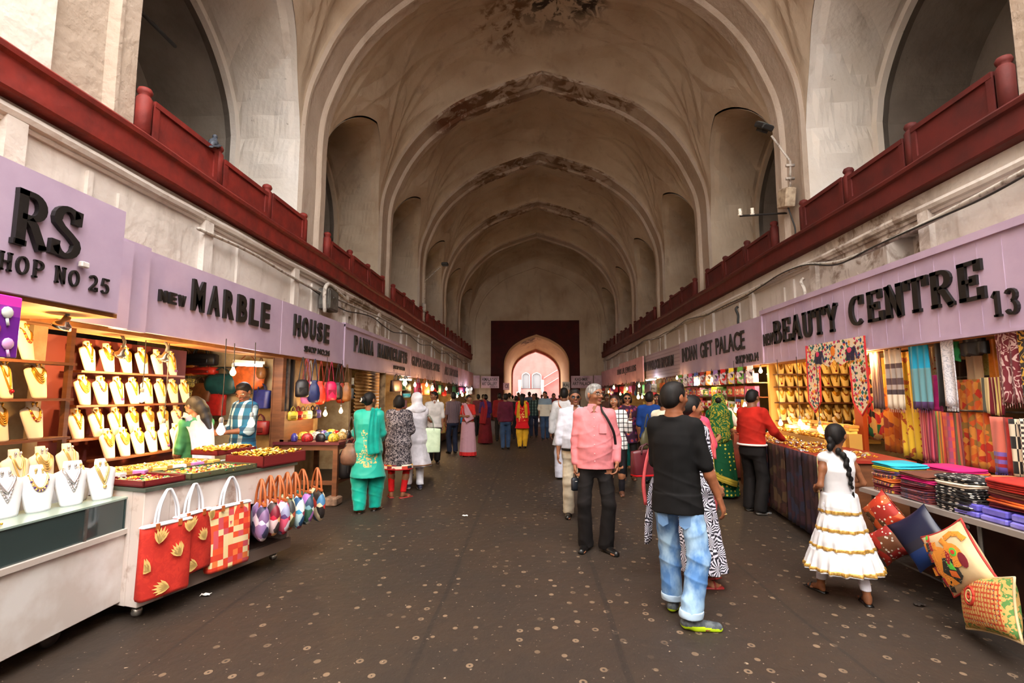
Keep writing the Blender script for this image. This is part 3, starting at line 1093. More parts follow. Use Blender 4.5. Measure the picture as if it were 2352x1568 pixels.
rr = random.Random(3)
XL, XR = -4.0, 4.56
wiggly(-1, [(XL + .05, y, 3.56 + .03 * math.sin(y * 1.1) - (.05 if 7.5 < y < 9 else 0)) for y in np.arange(5.6, 31, 1.1)], .022, 'wall_pipe', 'sagging grey pipe fixed along the wall over the left signs', 'pipe', M_PIPE)
wiggly(-1, [(XL + .04, y, 3.44 + .07 * math.sin(y * 1.7)) for y in np.arange(8.6, 31, .9)], .012, 'wall_cable', 'thin loose cable looping under the pipe over the left signs', 'cable', M_CABLE)
wiggly(1, [(XR - .08, y, 3.74 - .10 * math.sin((y - 3.4) * .55) ** 2 - .02 * y * (y < 8)) for y in np.arange(3.3, 31, 1.)], .03, 'wall_pipe', 'thick grey pipe sloping along the wall over the right signs', 'pipe', M_PIPE)
wiggly(1, [(XR - .13, y, 3.71 - .10 * math.sin((y - 3.2) * .55) ** 2 - .02 * y * (y < 8) + .03 * math.sin(y * 2.3)) for y in np.arange(3.3, 31, .8)], .011, 'wall_cable', 'black cable tied along the thick pipe over the right signs', 'cable', M_CABLE)
for y, z0, lab in ((8.25, 3.1, 'thin white drain pipe bending down to the beauty sign'), (10.9, 3.0, 'dark hose curving down behind the gift palace sign')):
    wiggly(1, [(XR - .1, y, 3.5), (XR - .14, y + .02, 3.44), (XR - .12, y - .03, 3.3), (XR - .14, y - .06, 3.15), (XR - .16, y - .14, z0)], .028, 'drain_pipe', lab, 'pipe', M_PIPE if y < 9 else M_CABLE)
# electric box with fat white conduit, left
p = gx(750, 690, -3.93)
t = empty('meter_box', p, 0, 'dented grey electric box with a fat white hose, above the word HOUSE', 'electric box')
b = MB()
b.box(-.06, .14, -.24, .24, -.2, .2, bev=.015)
b.build('housing', M_GREY, t)
b = MB()
b.box(.14, .155, -.19, .19, -.17, .16)
b.box(.155, .17, -.06, .03, .03, .06)
b.build('door', M_GREY, t)
b = MB().m(0, True)
b.tube(catmull3([(.1, -.3, -.28), (.1, -.34, 0), (.1, -.3, .2), (.09, -.1, .29), (.08, .3, .24), (.08, .9, .15)], 6), .035, 8)
b.build('hose', M_PIPE, t)
p = gx(722, 665, -3.98)
# flood light on the right rib with bracket
t = empty('floodlight', (4.46, 8.75, 4.33), 0, 'black floodlight on a bent pole fixed to the right rib', 'lamp')
A = gx(1815, 470, 4.5) - t.location
Bp = gx(1815, 370, 4.45) - t.location
Cc = gx(1772, 312, 4.2) - t.location
b = MB().m(0, True)
b.tube([A, Bp, Cc], .018, 8)
for k in (.2, .6, .9):
    q = A.lerp(Bp, k)
    b.box(q.x - .07, q.x + .07, q.y - .02, q.y + .02, q.z - .02, q.z + .02)
b.build('pole', M_PIPE, t)
fl = gx(1755, 290, 4.15) - t.location
MM = Matrix.Translation(fl) @ Matrix.Rotation(.5, 4, 'Z') @ Matrix.Rotation(-.9, 4, 'X') @ Matrix.Rotation(.35, 4, 'Y')
b = MB()
b.box(-.11, .11, -.05, .05, -.17, .17, MM, bev=.02)
b.box(-.06, .06, .05, .1, -.1, .1, MM)
b.build('lamp_head', M_CABLE, t)
b = MB()
b.box(-.085, .085, -.056, -.05, -.09, .13, MM)
b.build('glass', mat('floodlight_glass', (176, 190, 186), .15), t)
p = gx(1808, 455, 4.5)
t = empty('junction_box', p, 0, 'beige box with dangling black wire below the floodlight pole', 'electric box')
b = MB()
b.box(-.1, .08, -.16, .16, -.17, .17, XF((0, 0, 0), rx=.25), bev=.02)
b.build('housing', mat('beige_box', (190, 172, 148), .6, nz=(9, (150, 130, 110))), t)
b = MB().m(0, True)
b.tube(catmull3([(0, 0, -.15), (-.02, -.1, -.3), (0, -.12, -.42), (.02, -.16, -.6), (.02, -.15, -.75)], 5), .014, 6)
b.build('wire', M_CABLE, t)


def bracket(px0, px1, py0, py1, y, label, ins=2):
    A, B_ = gy(px0, py0, y), gy(px1, py1, y)
    t = empty('insulator_bracket', B_, 0, label, 'bracket')
    b = MB()
    d = A - B_
    b.tube([(0, .02, .012), d + Vector((0, .02, .012))], .014, 4)
    b.tube([(0, -.02, -.012), d + Vector((0, -.02, -.012))], .014, 4)
    b.build('arm', M_CABLE, t)
    for k in range(ins):
        q = d * (.98 - .26 * k)
        b = MB().m(0, True)
        b.lathe([(.001, 0), (.035, 0), (.04, .03), (.026, .045), (.038, .06), (.03, .1), (.034, .13), (.001, .14)], 10, XF((q.x, q.y, q.z)))
        b.build('insulator', mat('white_ceramic', (226, 220, 206), .3), t)


bracket(1698, 1806, 496, 489, 9.0, 'black iron arm with two white insulators on the right rib')
bracket(1462, 1512, 703, 694, 22.8, 'dark iron arm sticking out from the fourth right rib', 0)
# small lamp left rib
t = empty('floodlight', gx(975, 700, -4.0), 0, 'small lamp on a thin bent pole far along the left wall', 'lamp')
L0 = t.location.copy()
b = MB().m(0, True)
b.tube([gx(975, 745, -4.0) - L0, gx(976, 645, -4.0) - L0, gx(1012, 613, -3.3) - L0], .02, 6)
b.box(-.06, .06, -.08, .08, -.25, .05)
b.build('pole', M_PIPE, t)
q = gx(1022, 607, -3.2) - L0
b = MB()
b.box(q.x - .12, q.x + .12, q.y - .12, q.y + .12, q.z - .05, q.z + .06, bev=.02)
b.build('lamp_head', M_CABLE, t)
# old iron bar in the first left gallery
b = MB().m(0, True)
b.tube([gx(285, -12, -4.9), gx(402, 106, -5.3)], .028, 6)
b.build('iron_bar', M_CABLE, label='dark iron tie bar across the near left gallery', cat='bar')

# pigeon on the parapet
p = gx(482, 350, -4.04)
t = empty('pigeon', (-4.0, p.y, 4.66), .5, 'grey pigeon perched on the red parapet, preening', 'pigeon')
b = MB().m(0, True)
b.tube([(0, -.15, -.02), (0, -.1, .03), (0, -.03, .07), (0, .05, .11), (0, .09, .16), (0, .10, .20)], [.018, .045, .062, .055, .034, .026], 10)
b.ball((0, .115, .225), .033, 10)
b.tube([(0, .13, .22), (.01, .17, .205)], [.012, .003], 6)
b.build('body', mat('pigeon_grey', (72, 78, 90), .6, nz=(30, (40, 44, 54))), t)
for s_ in (-1, 1):
    b = MB().m(0, True)
    b.tube([(s_ * .045, .05, .1), (s_ * .062, -.03, .06), (s_ * .045, -.12, .0), (s_ * .02, -.2, -.04)], [.02, .035, .028, .008], 8, flat=.4)
    b.build('wing', mat('pigeon_wing', (48, 52, 62), .6), t)
b = MB().m(0, True)
b.tube([(0, -.12, 0), (0, -.2, -.05), (0, -.27, -.09)], [.03, .03, .022], 8, flat=.35)
b.build('tail', mat('pigeon_wing'), t)
for s_ in (-1, 1):
    b = MB()
    b.tube([(s_ * .02, .01, .03), (s_ * .022, .02, -.0)], .006, 5)
    b.build('leg', mat('pigeon_leg', (150, 70, 60)), t)

# ================================================================ goods: makers
GOLD = mat('gold_trinket', (236, 176, 62), .3, metal=.85)
GOLD2 = mat('pale_gold', (240, 208, 130), .35, metal=.7)
SILV = mat('silver_trinket', (226, 222, 224), .25, metal=.8)
GEMR = mat('red_gem', (150, 20, 40), .2)
GEMP = mat('purple_gem', (84, 40, 110), .2)
GEMG = mat('green_gem', (30, 120, 70), .2)
VELV = mat('cream_velvet', (244, 226, 196), .8)
VELW = mat('white_velvet', (236, 234, 238), .75)
VELY = mat('yellow_velvet', (246, 216, 140), .8)
GLASS = mat('dark_case_glass', (52, 66, 66), .08, spec=.7)
STRAP = mat('tan_strap', (176, 92, 44), .5)


def bust_profile(H=.30, Wd=.11):
    return [(0, Wd * .58), (.05, Wd * .66), (.5, Wd * .93), (.62, Wd), (.72, Wd * .99), (.76, Wd * .84), (.80, Wd * .5), (.84, Wd * .38), (.93, Wd * .36), (1., Wd * .30)]


def bust_y(x, z, hw, H, lean=.22):
    return -(.034 * (1 - min(1, (x / max(hw, 1e-4)) ** 2)) ** .5) + z * lean - .0


BUST_ME = {}


def bust_body(H, Wd, m):
    key = (H, Wd, m.name)
    if key not in BUST_ME:
        b = MB().m(0, True)
        rs = []
        for t, hw in bust_profile(H, Wd):
            z = t * H
            r = []
            for k in range(14):
                a = 2 * PI * k / 14
                r.append((hw * math.cos(a), (.034 if math.sin(a) < 0 else .012) * math.sin(a) + z * .22, z))
            rs.append(r)
        b.rings(rs)
        BUST_ME[key] = b.mesh('stand', m)
    return BUST_ME[key]


def hw_at(z, H, Wd):
    P = bust_profile(H, Wd)
    return float(np.interp(z / H, [p[0] for p in P], [p[1] for p in P]))


NECK = {}


def necklace_mesh(style, H, Wd, ms):
    key = (style, H, Wd)
    if key in NECK:
        return NECK[key]
    b = MB().m(0, True)

    def strand(w, top, dep, pw, r, n=14, flat=1.):
        pts = []
        for i in range(n + 1):
            a = -1 + 2 * i / n
            x = a * w
            z = (top - dep * (1 - abs(a) ** pw)) * H
            h = hw_at(z, H, Wd)
            xx = max(-h * .97, min(h * .97, x))
            q = min(1, abs(xx / h))
            pts.append((xx, -.034 * math.sqrt(max(0, 1 - q * q)) + z * .22 - .004, z))
        b.tube(pts, r, 5)
        return pts
    rr = random.Random(style * 7 + 1)
    if style == 0:       # V shape with pendant
        P = strand(.045, .86, .42, 1.1, .007)
        P2 = strand(.055, .86, .5, 1.2, .005)
        c = P2[len(P2) // 2]
        b.ball((c[0], c[1] - .004, c[2] - .012), .014, 8)
    elif style == 1:     # broad bib collar
        for k in range(5):
            strand(.05 + .007 * k, .84, .22 + .055 * k, 2.2, .007 + .001 * (k % 2))
    elif style == 2:     # long strands and red centre
        strand(.05, .86, .6, 1.7, .006)
        P = strand(.04, .84, .3, 1.8, .005)
        c = strand(.05, .86, .68, 1.5, .004)[7]
        b.m(1).ball((c[0], c[1] - .006, c[2]), .017, 8)
        b.m(0)
    elif style == 3:     # beaded crescent
        P = strand(.055, .8, .3, 2.4, .008)
        for i, p in enumerate(P):
            b.m(i % 2).ball((p[0], p[1] - .004, p[2] - .014), .008, 6)
        b.m(0)
    else:                # silver-like filigree V, wide
        strand(.06, .84, .34, 1.3, .009)
        P = strand(.05, .8, .44, 1.2, .006)
        for i, p in enumerate(P[3:-3]):
            b.ball((p[0], p[1] - .003, p[2] - .01), .007, 6)
    NECK[key] = b.mesh('necklace', ms)
    return NECK[key]


EARM = {}


def bust(loc, rz, label, group, style=0, H=.30, Wd=.11, stand=None, metal=None, gem=None, scale=1., small=False):
    stand = stand or VELV
    o = empty('necklace_bust', loc, rz, label, 'necklace display', group)
    if scale != 1:
        o.scale = (scale,) * 3
    s = bpy.data.objects.new('stand', bust_body(H, Wd, stand))
    link(s, o)
    me = necklace_mesh(style, H, Wd, [metal or GOLD, gem or GEMR])
    n = bpy.data.objects.new('necklace', me)
    link(n, o)
    if not small:
        if H not in EARM:
            b = MB().m(0, True)
            z = H * .9
            b.ball((0, -.036 + z * .22, z), .009, 6, sz=1.6)
            b.ball((0, -.036 + z * .22, z - .02), .006, 6)
            EARM[H] = b.mesh('earring', [metal or GOLD])
        for s_ in (-1, 1):
            e = bpy.data.objects.new('earring', EARM[H])
            link(e, o)
            e.location = (s_ * .02, 0, 0)
    return o


def sheet(b, x0, x1, z0, z1, folds=4, amp=.02, thick=.012, flare=0., seed=0, nx=24, nz_=10, swing=0.):
    """a hanging cloth in local xz with folds running down; closed, with thickness"""
    def F(u, v, sgn):
        x = x0 + (x1 - x0) * u
        cx = (x0 + x1) / 2
        x = cx + (x - cx) * (1 + flare * (1 - v))
        z = z0 + (z1 - z0) * v
        y = amp * (.35 + .65 * (1 - v)) * math.sin(folds * 2 * PI * u + seed + .6 * math.sin(3 * v + seed)) + swing * (1 - v) ** 2
        zz = z - (.012 * math.sin(folds * 2 * PI * u + seed)) * (1 - v)
        return (x, y + sgn * thick / 2, zz)
    rows = []
    for j in range(nz_ + 1):
        v = j / nz_
        rows.append([F(i / nx, v, -1) for i in range(nx + 1)] + [F(i / nx, v, 1) for i in range(nx, -1, -1)])
    b.rings(rows)


def fringe(b, x0, x1, z, n=12, L=.05, y=0.):
    for i in range(n):
        x = x0 + (x1 - x0) * (i + .5) / n
        b.tube([(x, y, z + .005), (x + .003 * math.sin(i * 3), y, z - L)], [.004, .002], 4)


def handbag(loc, rz, label, c, kind='tote', w=.38, h=.28, d=.12, group=None, name='handbag', hm=None, pm=None, hh=.2, wht=None, rx=0.):
    """origin = top of the handles; body below"""
    o = empty(name, loc, rz, label, 'bag', group)
    o.rotation_euler = (rx, 0, rz)
    m = pm or mat('bag_%d_%d_%d' % c, c, .45, nz=(9, tuple(int(v * .8) for v in c)))
    hm = hm or mat('bag_strap_%d_%d_%d' % c, tuple(int(v * .6) for v in c), .5)
    top = -hh
    b = MB().m(0, True)
    if kind == 'tote':
        rs = []
        for t in (0, .04, .5, .9, 1.):
            z = top - h + h * t
            q = 1 + .0 * t
            dd = d * (1 - .55 * t) if t > .04 else d * .9
            ww = w * (.96 + .04 * t) if t > 0 else w * .92
            rs.append([(ww / 2 * X, dd / 2 * Y + .006 * math.sin(X * 4 + t * 3), z + .012 * (t == 1) * math.cos(X * 2)) for X, Y in ((-1, -.6), (-.92, -1), (-.4, -1), (0, -1), (.4, -1), (.92, -1), (1, -.6), (1, .6), (.92, 1), (.4, 1), (0, 1), (-.4, 1), (-.92, 1), (-1, .6))])
        b.rings(rs)
    elif kind == 'duffel':
        rs = []
        for k in range(9):
            t = -1 + 2 * k / 8
            s_ = (1 - abs(t) ** 6) ** .5 if abs(t) < 1 else .35
            s_ = max(s_, .5)
            rs.append([(w / 2 * t, d / 2 * s_ * math.cos(a), top - h / 2 + h / 2 * s_ * (abs(math.sin(a)) ** .8) * (1 if math.sin(a) > 0 else -1)) for a in [2 * PI * i / 16 for i in range(16)]])
        b.rings(rs)
    elif kind == 'pouch':
        b.rings([[(w / 2 * s_ * math.cos(a), d / 2 * s_ * math.sin(a) + .01 * math.cos(3 * a), top - h * t) for a in [2 * PI * i / 14 for i in range(14)]] for t, s_ in ((0, .35), (.06, .5), (.12, .42), (.3, .8), (.6, 1.), (.85, .95), (.97, .7), (1., .3))])
    elif kind == 'clutch':
        b.box(-w / 2, w / 2, -d / 2, d / 2, top - h, top, bev=.02)
    elif kind == 'backpack':
        b.rings([[(w / 2 * s_ * math.copysign(abs(math.cos(a)) ** .7, math.cos(a)), d / 2 * q * math.sin(a) - .02 * q, top - h * t) for a in [2 * PI * i / 16 for i in range(16)]] for t, s_, q in ((0, .3, .3), (.05, .7, .6), (.2, .95, .85), (.5, 1, 1.05), (.8, 1, 1.15), (.95, .95, 1.), (1., .7, .6))])
    b.build('body', m, o)
    if kind in ('tote', 'duffel', 'clutch'):
        for s_ in (-1, 1):
            b = MB().m(0, True)
            aw = w * .22
            yy = s_ * d * .22
            P = catmull3([(-aw, yy, top - .03), (-aw * .8, yy * .7, top + hh * .5), (-aw * .25, yy * .2, -.01), (0, 0, 0), (aw * .25, yy * .2, -.01), (aw * .8, yy * .7, top + hh * .5), (aw, yy, top - .03)], 4)
            b.tube(P, .011, 6, flat=.7)
            b.build('handle', hm, o)
    else:
        b = MB().m(0, True)
        P = catmull3([(-w * .25, 0, top - .02), (-w * .12, 0, top * .4), (0, 0, 0), (w * .12, 0, top * .4), (w * .25, 0, top - .02)], 5)
        b.tube(P, .011, 6, flat=.7)
        b.build('strap', hm, o)
    if kind in ('clutch', 'backpack'):
        b = MB()
        yy = -d / 2 - .004 if kind == 'clutch' else -d * .6
        b.box(-w * .3, w * .3, yy - .012, yy + .02, top - h * .8, top - h * .45, bev=.008)
        b.build('pocket', hm, o)
    if kind == 'duffel':
        b = MB()
        b.box(-w * .42, w * .42, -.012, .012, top - .012, top + .006)
        b.build('zip', hm, o)
    return o


BULBM = mat('lit_bulb', (255, 226, 170), .4, em=14, emc=(255, 214, 140))
BULBW = mat('lit_bulb_white', (236, 240, 255), .4, em=16, emc=(236, 240, 255))
CHR = mat('chrome_reflector', (220, 216, 208), .18, metal=.9)


def lampdata(e, c, r=.04):
    l = bpy.data.lights.new('bulb_light', 'POINT')
    l.energy = e * 2.4
    l.color = c
    l.shadow_soft_size = r
    return l


WARM, COOL = (1, .60, .24), (.8, .88, 1)
NB = [0]


def bulb(p, label, e=14, cord=1.0, r=.034, white=False, ztop=None, soft=False, group=None, noli=False):
    o = empty('light_bulb', p, 0, label, 'light bulb', group)
    b = MB().m(0, True)
    b.lathe([(.001, -r * 1.15), (r * .55, -r * 1.0), (r * .95, -r * .35), (r, 0), (r * .9, r * .4), (r * .55, r * 1.1), (r * .38, r * 1.6), (r * .38, r * 1.9)], 14)
    g = b.build('glass', BULBW if white else BULBM, o)
    g.visible_shadow = True
    b = MB().m(0, True)
    b.lathe([(.001, r * 1.8), (r * .5, r * 1.8), (r * .55, r * 2.9), (r * .3, r * 3.3), (.001, r * 3.3)], 10)
    b.build('socket', mat('white_socket', (200, 190, 176), .5), o)
    top = (ztop - p[2]) if ztop else cord
    b = MB()
    b.tube([(0, 0, r * 3.2), (.004, .003, top * .5), (0, 0, top)], .005, 5)
    b.build('cord', M_CABLE, o)
    if not noli and e:
        lo = bpy.data.objects.new('bulb_light', lampdata(e, COOL if white else WARM, .03))
        lo.location = (p[0], p[1], p[2] - r * 1.6)
        col.objects.link(lo)
        # the lamp sits just under its bulb
    return o


def spot(p, label, e=12, rz=0.):
    o = empty('spot_lamp', p, rz, label, 'lamp')
    b = MB().m(0, True)
    b.lathe([(.022, .09), (.026, .05), (.05, .03), (.062, 0), (.058, 0), (.046, .026), (.02, .045)], 14, XF((0, 0, 0), ry=.5))
    b.build('reflector', CHR, o)
    b = MB().m(0, True)
    b.ball((0, 0, .022), .024, 10)
    b.build('glass', BULBM, o)
    b = MB().m(0, True)
    b.tube([(.04, 0, .085), (.05, 0, .14), (.02, 0, .2)], .014, 6)
    b.build('arm', mat('white_socket'), o)
    lo = bpy.data.objects.new('bulb_light', lampdata(e, WARM, .03))
    lo.location = (p[0], p[1], p[2] - .06)
    col.objects.link(lo)
    return o


def tube_light(p, L, rz, label, e=10):
    o = empty('tube_light', p, rz, label, 'lamp')
    b = MB()
    b.box(-L / 2, L / 2, -.03, .03, .02, .06)
    b.build('housing', M_WHITE, o)
    b = MB().m(0, True)
    b.tube([(-L / 2 + .02, 0, 0), (L / 2 - .02, 0, 0)], .018, 8)
    b.build('tube', mat('lit_tube', (230, 246, 255), .4, em=9), o)
    lo = bpy.data.objects.new('tube_glow', lampdata(e, (.85, .95, 1), .1))
    lo.location = (p[0], p[1], p[2] - .08)
    col.objects.link(lo)


def trinkets(name, n, f, label, mats, parent=None, r=.016, seed=1, kind='stuff', cat='jewellery'):
    """uncountable heap of small jewellery, laid by f(u,v)->(x,y,z)"""
    rr = random.Random(seed)
    b = MB().m(0, True)
    for i in range(n):
        x, y, z = f(rr.random(), rr.random())
        q = rr.random()
        s = r * rr.uniform(.6, 1.3)
        M_ = XF((x, y, z + s * .3), rr.uniform(-.5, .5), rr.uniform(-.5, .5), rr.uniform(0, 6))
        b.m(rr.randrange(len(mats)))
        if q < .5:
            b.rings([[((s + s * .28 * math.cos(t)) * math.cos(a), (s + s * .28 * math.cos(t)) * math.sin(a), s * .28 * math.sin(t)) for t in (0, 1.57, 3.14, 4.71)] for a in [2 * PI * k / 7 for k in range(8)]], cap=(False, False), M=M_)
        elif q < .75:
            b.ball((0, 0, 0), s * .6, 6, M=M_)
        else:
            b.box(-s, s, -s * .6, s * .6, -s * .3, s * .5, M=M_)
    return b.build(name, mats, parent, label, cat, kind=kind)


def cushion_mesh(w, h, d, n=14, pinch=.10):
    """square cushion in local xz, bulging in y, with pointed corners"""
    b = MB().m(0, True)
    for sg in (-1, 1):
        vs = []
        for j in range(n + 1):
            for i in range(n + 1):
                u, v = -1 + 2 * i / n, -1 + 2 * j / n
                x = u * (1 - pinch * (1 - v * v) * abs(u) ** 3)
                z = v * (1 - pinch * (1 - u * u) * abs(v) ** 3)
                t = max(0, (1 - u * u) * (1 - v * v)) ** .42
                vs.append((x * w / 2, sg * (t * d / 2 + .003), z * h / 2))
        fs = [(j * (n + 1) + i, j * (n + 1) + i + 1, (j + 1) * (n + 1) + i + 1, (j + 1) * (n + 1) + i) for j in range(n) for i in range(n)]
        if sg > 0:
            fs = [f[::-1] for f in fs]
        b.add(vs, fs)
    return b


def cushion_y(x, z, w, h, d):
    u, v = min(1, abs(2 * x / w)), min(1, abs(2 * z / h))
    return -(max(0, (1 - u * u) * (1 - v * v)) ** .42 * d / 2 + .003)


def folded(name, loc, rz, label, m, w=.34, d=.28, h=.03, layers=3, seed=0, group=None, cat='folded cloth'):
    rr = random.Random(seed)
    b = MB().m(0, True)
    for k in range(layers):
        z0, z1 = h * k / layers, h * (k + .92) / layers
        dx, dy = rr.uniform(-.012, .012), rr.uniform(-.01, .01)
        N_ = 8
        ring = lambda z, s_: [(dx + w / 2 * s_ * math.copysign(abs(math.cos(a)) ** .35, math.cos(a)), dy + d / 2 * s_ * math.copysign(abs(math.sin(a)) ** .35, math.sin(a)), z + .004 * math.sin(a * 3 + k + seed)) for a in [2 * PI * i / 20 for i in range(20)]]
        b.rings([ring(z0, .97), ring(z0 + (z1 - z0) * .3, 1.), ring(z0 + (z1 - z0) * .7, 1.), ring(z1, .97)])
    o = b.build(name, m, None, label, cat, group)
    o.location = loc
    o.rotation_euler = (rr.uniform(-.02, .02), rr.uniform(-.02, .02), rz + rr.uniform(-.05, .05))
    return o

# ================================================================ left jewellery stall and bag counter
def plank_shelf(x, y0, y1, z, d, label, facing=1, m=None, th=.02):
    b = MB()
    b.box(-d / 2, d / 2, 0, y1 - y0, -th, 0)
    o = b.build('shelf', m or M_WOOD, None, label, 'shelf')
    o.location = (x, y0, z)
    return o


ROWN = ['top', 'second', 'third', 'lowest']
# left group, shop 25
xs = -3.85
for ri, z in enumerate((1.86, 1.57, 1.26)):
    plank_shelf(xs - .02, 3.2, 4.02, z, .16, 'dark plank shelf, %s of the three behind the left counter' % ['top', 'middle', 'bottom'][ri])
    ys = [3.28, 3.53, 3.78] if ri else [3.33, 3.62]
    if ri == 0:
        ys = [3.40, 3.66]
    for k, y in enumerate(ys):
        bust((xs, y, z), PI / 2 + (.12 if k % 2 else -.05) + .25, 'cream bust with %s gold necklace, %s on the %s shelf behind the left counter' % (['bib', 'crescent', 'broad'][(k + ri) % 3], ORD[k], ['top', 'middle', 'bottom'][ri]), 'busts behind the left counter', (1, 3, 2)[(k + ri) % 3], scale=1.0)
b = MB()
b.box(-.02, .02, 0, .04, 0, 1.3)
o = b.build('shelf_upright', M_WOOD, None, 'slotted upright at the end of the left bust shelves', 'upright')
o.location = (-3.9, 4.04, .9)
# right group under the marble sign
xs = -4.32
rows = [(1.83, 6, 4.72, 5.86, 5), (1.50, 8, 4.7, 6.12, 0), (1.18, 7, 4.66, 6.02, 1), (.97, 7, 4.9, 6.05, 2)]
for ri, (z, n, y0, y1, st) in enumerate(rows):
    plank_shelf(xs - .03 + (.12 if ri == 3 else 0), y0 - .14, y1 + .14, z, .16, 'narrow dark shelf, %s of the four lit bust shelves' % ROWN[ri])
    for k in range(n):
        y = y0 + (y1 - y0) * k / (n - 1)
        sty = (0, 1, 4, 1, 3, 0, 1, 2)[(k * 3 + ri) % 8]
        bust((xs + (.12 if ri == 3 else 0), y, z), PI / 2 + .15, 'cream bust with %s, %s along the %s lit shelf' % (['V-shaped gold chain', 'gold bib necklace', 'long strands and red stone', 'beaded crescent necklace', 'wide filigree necklace'][sty], ORD[k], ROWN[ri]),
             'busts on the lit shelves', sty, Wd=.108, scale=.98, gem=GEMP if ri != 1 else GEMR)
# back panel behind the lit shelves
b = MB()
b.box(-4.52, -4.48, 4.1, 6.3, .6, 2.16)
b.build('wall_display_back', mat('deep_red_backing', (92, 26, 16), .8), kind='structure')
# glass counter
CT = empty('display_counter', (-2.96, -.6, 0), 0, 'long white counter with dark glass band, nearest on the left', 'counter')
b = MB()
b.box(-.62, 0, 0, 4.26, .12, .6, bev=.006)
b.build('cabinet', M_WHITE, CT)
b = MB()
b.box(-.62, .02, 0, 4.28, .6, .635)
b.box(-.62, .012, 4.24, 4.28, .635, .84)
b.box(-.62, -.56, 0, 4.26, .635, .84)
b.build('rail', mat('pale_frame', (196, 184, 176), .5), CT)
b = MB()
b.box(-.014, -.006, 0, 4.24, .635, .845)
b.box(-.56, 0, 4.228, 4.236, .635, .845)
b.build('front_glass', GLASS, CT)
b = MB()
b.box(-.6, .0, 0, 4.26, .845, .857)
b.build('top_glass', mat('green_edge_glass', (150, 170, 160), .08, spec=.6), CT)
for y in (1.2, 2.6, 3.9):
    b = MB()
    b.box(-.012, .004, y, y + .02, .635, .845)
    b.build('divider', M_GREY, CT)
for y in (.8, 3.86):
    b = MB().m(0, True)
    b.rings([[(-.14 + dx, y + r * math.cos(a), .07 + r * math.sin(a)) for a in [2 * PI * i / 16 for i in range(16)]] for dx, r in ((-.02, .04), (-.02, .068), (.02, .068), (.02, .04))])
    wv = b.build('wheel', mat('wheel_rubber', (60, 56, 54), .6), CT)
    b = MB()
    b.box(-.18, -.10, y - .015, y + .015, .07, .12)
    b.build('fork', M_GREY, wv)
# front white busts standing on the glass
FB = [(-3.2, 3.0, 0, 4, SILV, 1.02), (-3.16, 3.17, .05, 3, GOLD2, 1.), (-3.12, 3.36, .1, 4, SILV, 1.), (-3.22, 3.5, .9, 2, GOLD2, .95), (-3.08, 3.56, .1, 0, GOLD2, .98)]
for k, (x, y, r_, st, mt, s_) in enumerate(FB):
    bust((x, y, .857), PI / 2 - .25 - r_ * .3, 'white bust with %s necklace, %s along the front of the glass counter' % (['fine gold', '', 'dark-stoned', 'thick gold bead', 'silver'][st], ORD[k]), 'white busts on the glass counter', st, H=.302 + .001 * st, stand=VELW, metal=mt, gem=GEMP, scale=s_ * .95)
step = MB()
step.box(0, .2, 0, 1.1, 0, .1)
o = step.build('riser', VELW, None, 'white stepped riser under the rear row of counter busts', 'riser')
o.location = (-3.5, 2.75, .857)
for k, (x, y, st) in enumerate([(-3.42, 2.86, 1), (-3.40, 3.06, 3), (-3.40, 3.26, 2), (-3.42, 3.46, 1), (-3.42, 3.66, 0)]):
    bust((x, y, .957), PI / 2 + .1, 'cream bust with %s necklace, %s in the rear row on the counter' % (['slim gold', 'pale gold bib', 'long red-stone', 'red bead', ''][st], ORD[k]), 'rear row busts on the counter', st, H=.306, metal=GOLD2, scale=.92)
trinkets('jewellery_pile', 150, lambda u, v: (-3.35 + .35 * u, 2.5 + .35 * v, .862), 'loose gold chains lying on the near end of the glass counter', [GOLD, GOLD2])

# bag counter, set at a slight angle
AN = math.atan2(.40, 1.42)
BC = empty('bag_counter', (-2.80, 3.60, 0), -AN, 'pale battered counter with jewellery trays on top and bags hung on its front', 'counter')
LB = 1.5
b = MB()
b.box(-.12, .0, .0, .2, .1, .9, bev=.004)
b.box(-.85, -.12, .0, .03, .1, .9)
b.box(-.03, .0, .2, LB, .62, .9)
b.box(-.85, -.03, LB - .03, LB, .12, .9)
b.box(-.85, -.82, 0, LB, .12, .9)
b.build('cabinet', mat('battered_white', (214, 200, 192), .6, nz=(6, (150, 118, 100), .55, .72)), BC)
b = MB()
b.box(-.8, -.1, .2, LB - .03, .12, .18)
b.box(-.04, -.005, .2, LB, .1, .2)
b.build('bottom_board', mat('grey_board', (128, 112, 104), .7), BC)
b = MB()
b.box(-.86, .02, -.01, LB + .02, .9, .925)
b.build('worktop', mat('dark_green_edge', (70, 76, 66), .4), BC)
for y in (.08, LB - .12):
    b = MB().m(0, True)
    b.ball((-.1, y, .04), .038, 12)
    wv = b.build('caster', mat('steel_caster', (170, 166, 160), .25, metal=.8), BC)
    b = MB()
    b.box(-.13, -.07, y - .03, y + .03, .07, .12)
    b.build('bracket', M_GREY, wv)
# trays of jewellery on it (in world coordinates via the counter frame)
BM = Matrix.Translation((-2.80, 3.60, 0)) @ Matrix.Rotation(-AN, 4, 'Z')


def bw(x, y, z):
    return tuple(BM @ Vector((x, y, z)))


def tray(x0, x1, y0, y1, z, m, label, cat='tray', h=.045):
    b = MB()
    b.box(x0, x1, y0, y1, 0, .012)
    for q in ((x0, x0 + .012, y0, y1), (x1 - .012, x1, y0, y1), (x0, x1, y0, y0 + .012), (x0, x1, y1 - .012, y1)):
        b.box(*q, 0, h)
    o = b.build('jewellery_tray', m, None, label, cat)
    o.location = bw(0, 0, z)
    o.rotation_euler = (0, 0, -AN)
    return o


